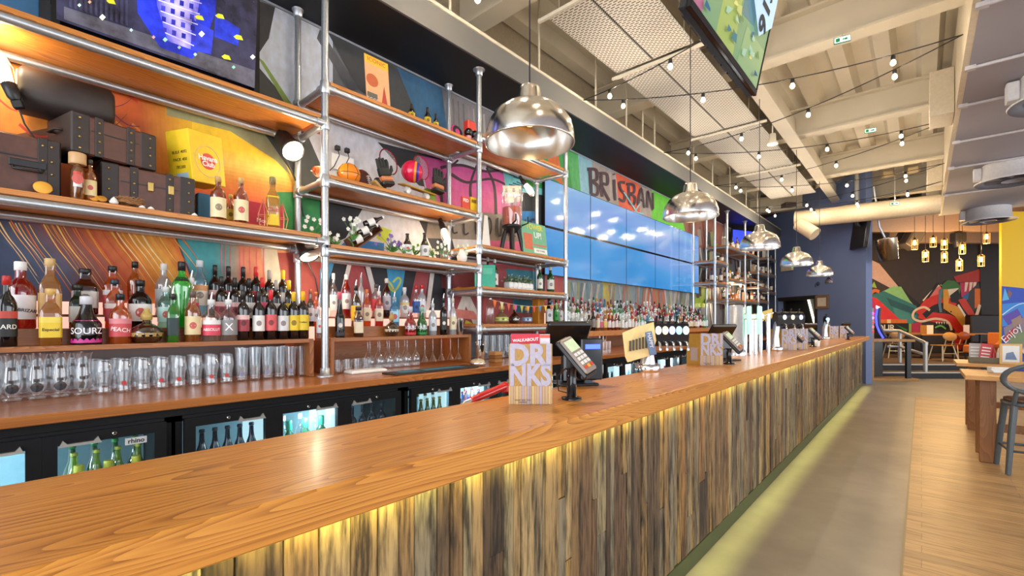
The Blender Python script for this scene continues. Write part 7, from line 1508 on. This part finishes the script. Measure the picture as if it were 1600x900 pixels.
# ------------------------------------------------------------------ far seating: tables, chairs, bench
def tpos(u, v, z): p = onZ(u, v, z); return p
zp = .312
def dining_table(u, t, w_, d_, h, label):
    p = onT(u, 500, t); r = empty('dining_table', (p.x, p.y, zp), YAW, label, 'table', 'tables in the far seating area'); MB().bev((-w_ / 2, -d_ / 2, h - .035), (w_ / 2, d_ / 2, h), .004).build('table_top', mat('#b5803f', .45, 0, 0, .1), r)
    for sx in (-1, 1): MB().tube([(sx * w_ * .3, 0, .02), (sx * w_ * .3, 0, h - .035)], .03, 8).build('leg', BLACK, r); MB().bev((sx * w_ * .3 - .04, -d_ * .4, 0), (sx * w_ * .3 + .04, d_ * .4, .02), .004).build('foot', BLACK, r)
    return r, h
def shell_chair(u, v, rz, label, c='#c08a45'):
    p = onZ(u, v, zp); r = empty('dining_chair', (p.x, p.y, zp), YAW + R(rz), label, 'chair', 'shell chairs in the far seating area'); SH = mat(c, .4, 0, 0, .1); LG = mat('#d8cba8', .4, .3)
    MB().bev((-.19, -.18, .43), (.19, .20, .455), .01).build('seat', SH, r); MB().lathe([(.0, -.012), (.19, -.012), (.2, 0), (.19, .012), (.0, .012)], seg=22, sy=.62, caps=False, M=Matrix.Translation((0, -.21, .70)) @ Matrix.Rotation(R(80), 4, 'X')).build('backrest', SH, r)
    for s in (-1, 1):
        MB().tube([(s * .23, -.24, .0), (s * .15, -.15, .43)], .014, 8).build('leg', LG, r); MB().tube([(s * .22, .22, .0), (s * .15, .15, .43)], .014, 8).build('leg', LG, r); MB().tube([(s * .1, -.16, .44), (s * .1, -.21, .62)], .012, 8).build('back_post', LG, r)
    MB().tube([(-.19, -.2, .22), (.19, -.2, .22)], .01, 8).build('stretcher', LG, r); return r
ta, hh = dining_table(1465, 14.1, 1.6, .7, .74, 'long wooden table behind the pale-legged shell chair'); tb, _ = dining_table(1413, 15.9, 1.1, .6, .74, 'wooden table at the left of the far seating area behind the handrail'); tc_, _ = dining_table(1520, 15.1, .8, .6, .74, 'wooden table before the dark bench at the far right')
shell_chair(1473, 564, 0, 'wooden shell chair with pale metal legs, seen from behind on the platform'); shell_chair(1494, 561, 8, 'darker shell chair right of the pale-legged one', '#8a4a2a'); shell_chair(1397, 559, -20, 'pale-legged chair glimpsed behind the host stand', '#8a6a4a')
for k, (u, t, l) in enumerate(((1443, 13.8, 'ochre menu card on the long far table'), (1453, 13.8, 'white card beside the ochre menu on the long far table'), (1510, 15.0, 'white card on the table before the dark bench'))):
    p = onT(u, 510, t); o = MB().bev((-.10, -.004, .001), (.10, .004, .27), .001).build('menu_card', mat(['#9a6a2a', '#e8d8d0', '#ead8d2'][k], .5), None, (p.x, p.y, zp + .741)); o.rotation_euler = (0, 0, YAW); tag(o, l, 'menu', 'cards on the far tables')
p0 = onT(1520, 500, 15.9); r = empty('banquette', (p0.x, p0.y, zp), YAW, 'tall dark brown banquette back before the far mural', 'bench'); MB().bev((-.05, 0, .0), (1.6, .25, 1.35), .03).build('back', mat('#241512', .5), r); MB().bev((-.05, -.5, .0), (1.6, 0, .42), .03).build('seat', mat('#2e1a14', .5), r)
p0 = onT(1541, 500, 13.3); r = empty('armchair', (p0.x, p0.y, zp), YAW, 'orange-brown upholstered armchair with sloping arm before the dark banquette', 'chair'); OR_ = mat('#c9783f', .6, 0, 0, .05)
MB().bev((-.42, -.3, .20), (.42, .3, .44), .04).build('seat', OR_, r); MB().prism([(-.42, -.30, .44), (.05, -.30, .48), (.30, -.30, .72), (.44, -.30, .76), (.44, -.30, .30), (-.42, -.30, .30)], (0, .10, 0)).build('arm', OR_, r); MB().bev((.32, -.2, .44), (.44, .3, .80), .03).build('back', OR_, r)
for sx in (-.36, .36):
    for sy in (-.24, .24): MB().tube([(sx, sy, 0), (sx, sy, .2)], .02, 8).build('leg', BLACK, r)

# ------------------------------------------------------------------ frames on the blue wall
def on_wall(u, v):
    s, z = hitwall(u, v); return s, z
s0, z0 = on_wall(1296, 460); s1, z1 = on_wall(1275.5, 483)
def wallthing(name, s, z, label, cat): r = empty(name, E0 + wd * s + Vector((-wd.y, wd.x, 0)) * .012 + Vector((0, 0, z)), WROT, label, cat); return r
hwf = abs(s1 - s0) / 2; hzf = abs(z0 - z1) / 2; r = wallthing('notice_frame', (s0 + s1) / 2, (z0 + z1) / 2, 'brown-framed printed notice on the blue wall right of the hatch', 'picture frame')
b = MB(); f_ = .07; b.bev((-hwf, 0, -hzf), (hwf, .025, -hzf + f_), .004); b.bev((-hwf, 0, hzf - f_), (hwf, .025, hzf), .004); b.bev((-hwf, 0, -hzf + f_), (-hwf + f_, .025, hzf - f_), .004); b.bev((hwf - f_, 0, -hzf + f_), (hwf, .025, hzf - f_), .004); b.build('frame', mat('#7a5f48', .5), r); MB().box((-hwf + f_, .0, -hzf + f_), (hwf - f_, .012, hzf - f_)).build('sheet', mat('#e0d2c0', .6), r)
b = MB()
for k in range(6): b.box((-hwf * .6, .0121, -hzf * .5 + k * hzf * .2), (hwf * .6, .0128, -hzf * .5 + k * hzf * .2 + .012))
b.build('print_lines', mat('#9a8a7a', .6), r)
s0, z0 = on_wall(1232, 418); r = wallthing('emergency_light', s0, z0, 'pale emergency light box with green edge on the blue wall', 'sign'); MB().bev((-.22, 0, -.10), (.22, .06, .10), .008).build('case', mat('#cfc4ae', .5), r); MB().box((-.22, .0, -.02), (-.20, .062, .10)).build('green_edge', glow('#7fe0a0', .8), r)
s0, z0 = on_wall(1279, 443); r = wallthing('wall_bracket', s0, z0, 'small dark hook bracket on the blue wall under the pendants', 'bracket'); MB().lathe([(.05, 0), (.05, .02), (.03, .03)], seg=14, M=Matrix.Rotation(R(-90), 4, 'X')).build('plate', mat('#2f3a55', .5), r); MB().tube([(0, .02, 0), (0, .08, -.02), (0, .08, -.1)], .015, 8).build('hook', mat('#2f3a55', .5), r)

# ------------------------------------------------------------------ small goods crowding the far pipe shelving
rn = random.Random(21); CATS = [('bottle', 'bottle'), ('box', 'box'), ('tin', 'tin'), ('poster', 'card'), ('jar', 'jar')]; nn = 0
CW = {'#c8922a': 'amber', '#2f6f6a': 'teal', '#d8d0c0': 'cream', '#8a2a2a': 'red', '#3a4a2a': 'dark green', '#d87a2a': 'orange', '#5a4a7a': 'purple', '#2a2422': 'black', '#b9a07a': 'tan'}
for i, lv in enumerate(FLV):
    for z in sorted(lv):
        zz = top(z); y = FY[i] + .10; k = 0
        while y < FY[i + 1] - .12:
            kind = rn.choice(['bottle', 'bottle', 'box', 'jar', 'card', 'bottle']); c = rn.choice(list(CW)); h = rn.uniform(.18, .32); w_ = rn.uniform(.035, .05)
            lb = '%s %s, %s shelf of bay %s, %s from left, far pipe shelving' % (CW[c], kind, ['lowest', 'second lowest', 'third lowest'][sorted(lv).index(z)], ['one', 'two', 'three', 'four', 'five'][i], ORD[k]); loc = (rn.uniform(-3.33, -3.26), y, zz)
            if kind == 'bottle': o = small_bottle_mesh(rn.choice(['spirit', 'wine', 'tall']), (c, .55), '#2a2420', '#d8cdb8', w_ * 1.7, h); o = bpy.data.objects.new('bottle', o); COL.objects.link(o); o.location = loc
            elif kind == 'jar': b = MB(); b.lathe([(w_, 0), (w_ * 1.1, h * .45), (w_ * .8, h * .52)], seg=12); b.lathe([(w_ * .85, h * .52), (w_ * .85, h * .62)], seg=12, mi=1); o = b.build('jar', [thin(c, .4), STEEL], None, loc)
            elif kind == 'box': b = MB(); b.bev((-.05, -w_ * 1.5, 0), (.03, w_ * 1.5, h * .7), .003); b.box((.0301, -w_, h * .2), (.0308, w_, h * .5), 1); o = b.build('box', [mat(c, .6), PAPER], None, loc); y += w_
            else: b = MB(); b.bev((-.01, -w_ * 1.7, 0), (.0, w_ * 1.7, h * 1.05), .001); b.box((.0001, -w_ * 1.2, h * .3), (.0008, w_ * 1.2, h * .8), 1); o = b.build('poster_card', [mat('#cfc4b4', .6), mat(c, .6)], None, (-3.36, y, zz)); y += w_
            tag(o, lb, kind, 'goods on the far pipe shelving'); nn += 1; k += 1; y += rn.uniform(.12, .2)
for k, (u, v, x, l) in enumerate(((1130, 462, -3.45, 'glowing jar lamp low on the far pipe shelving'), (1143, 437, -3.45, 'left glowing bulb under the middle board of the far pipe shelving'), (1156, 440, -3.45, 'right glowing bulb under the middle board of the far pipe shelving'))): clip_lamp(u, v, x, 9, l, (.2, -.2, -.8), True)
p = onX(1160, 377, -3.40); r = empty('blue_screen', (-3.40, p.y, p.z), 0, 'small angled screen glowing blue on the far pipe shelving', 'screen'); r.rotation_euler = (0, R(0), R(-25)); MB().bev((-.04, -.36, -.30), (0, .36, .30), .006).build('case', BLACKG, r); MB().box((.0005, -.33, -.27), (.0012, .33, .27)).build('display', mat('#2a3cf0', .3, 0, 1.0, .4, 0, 5), r)
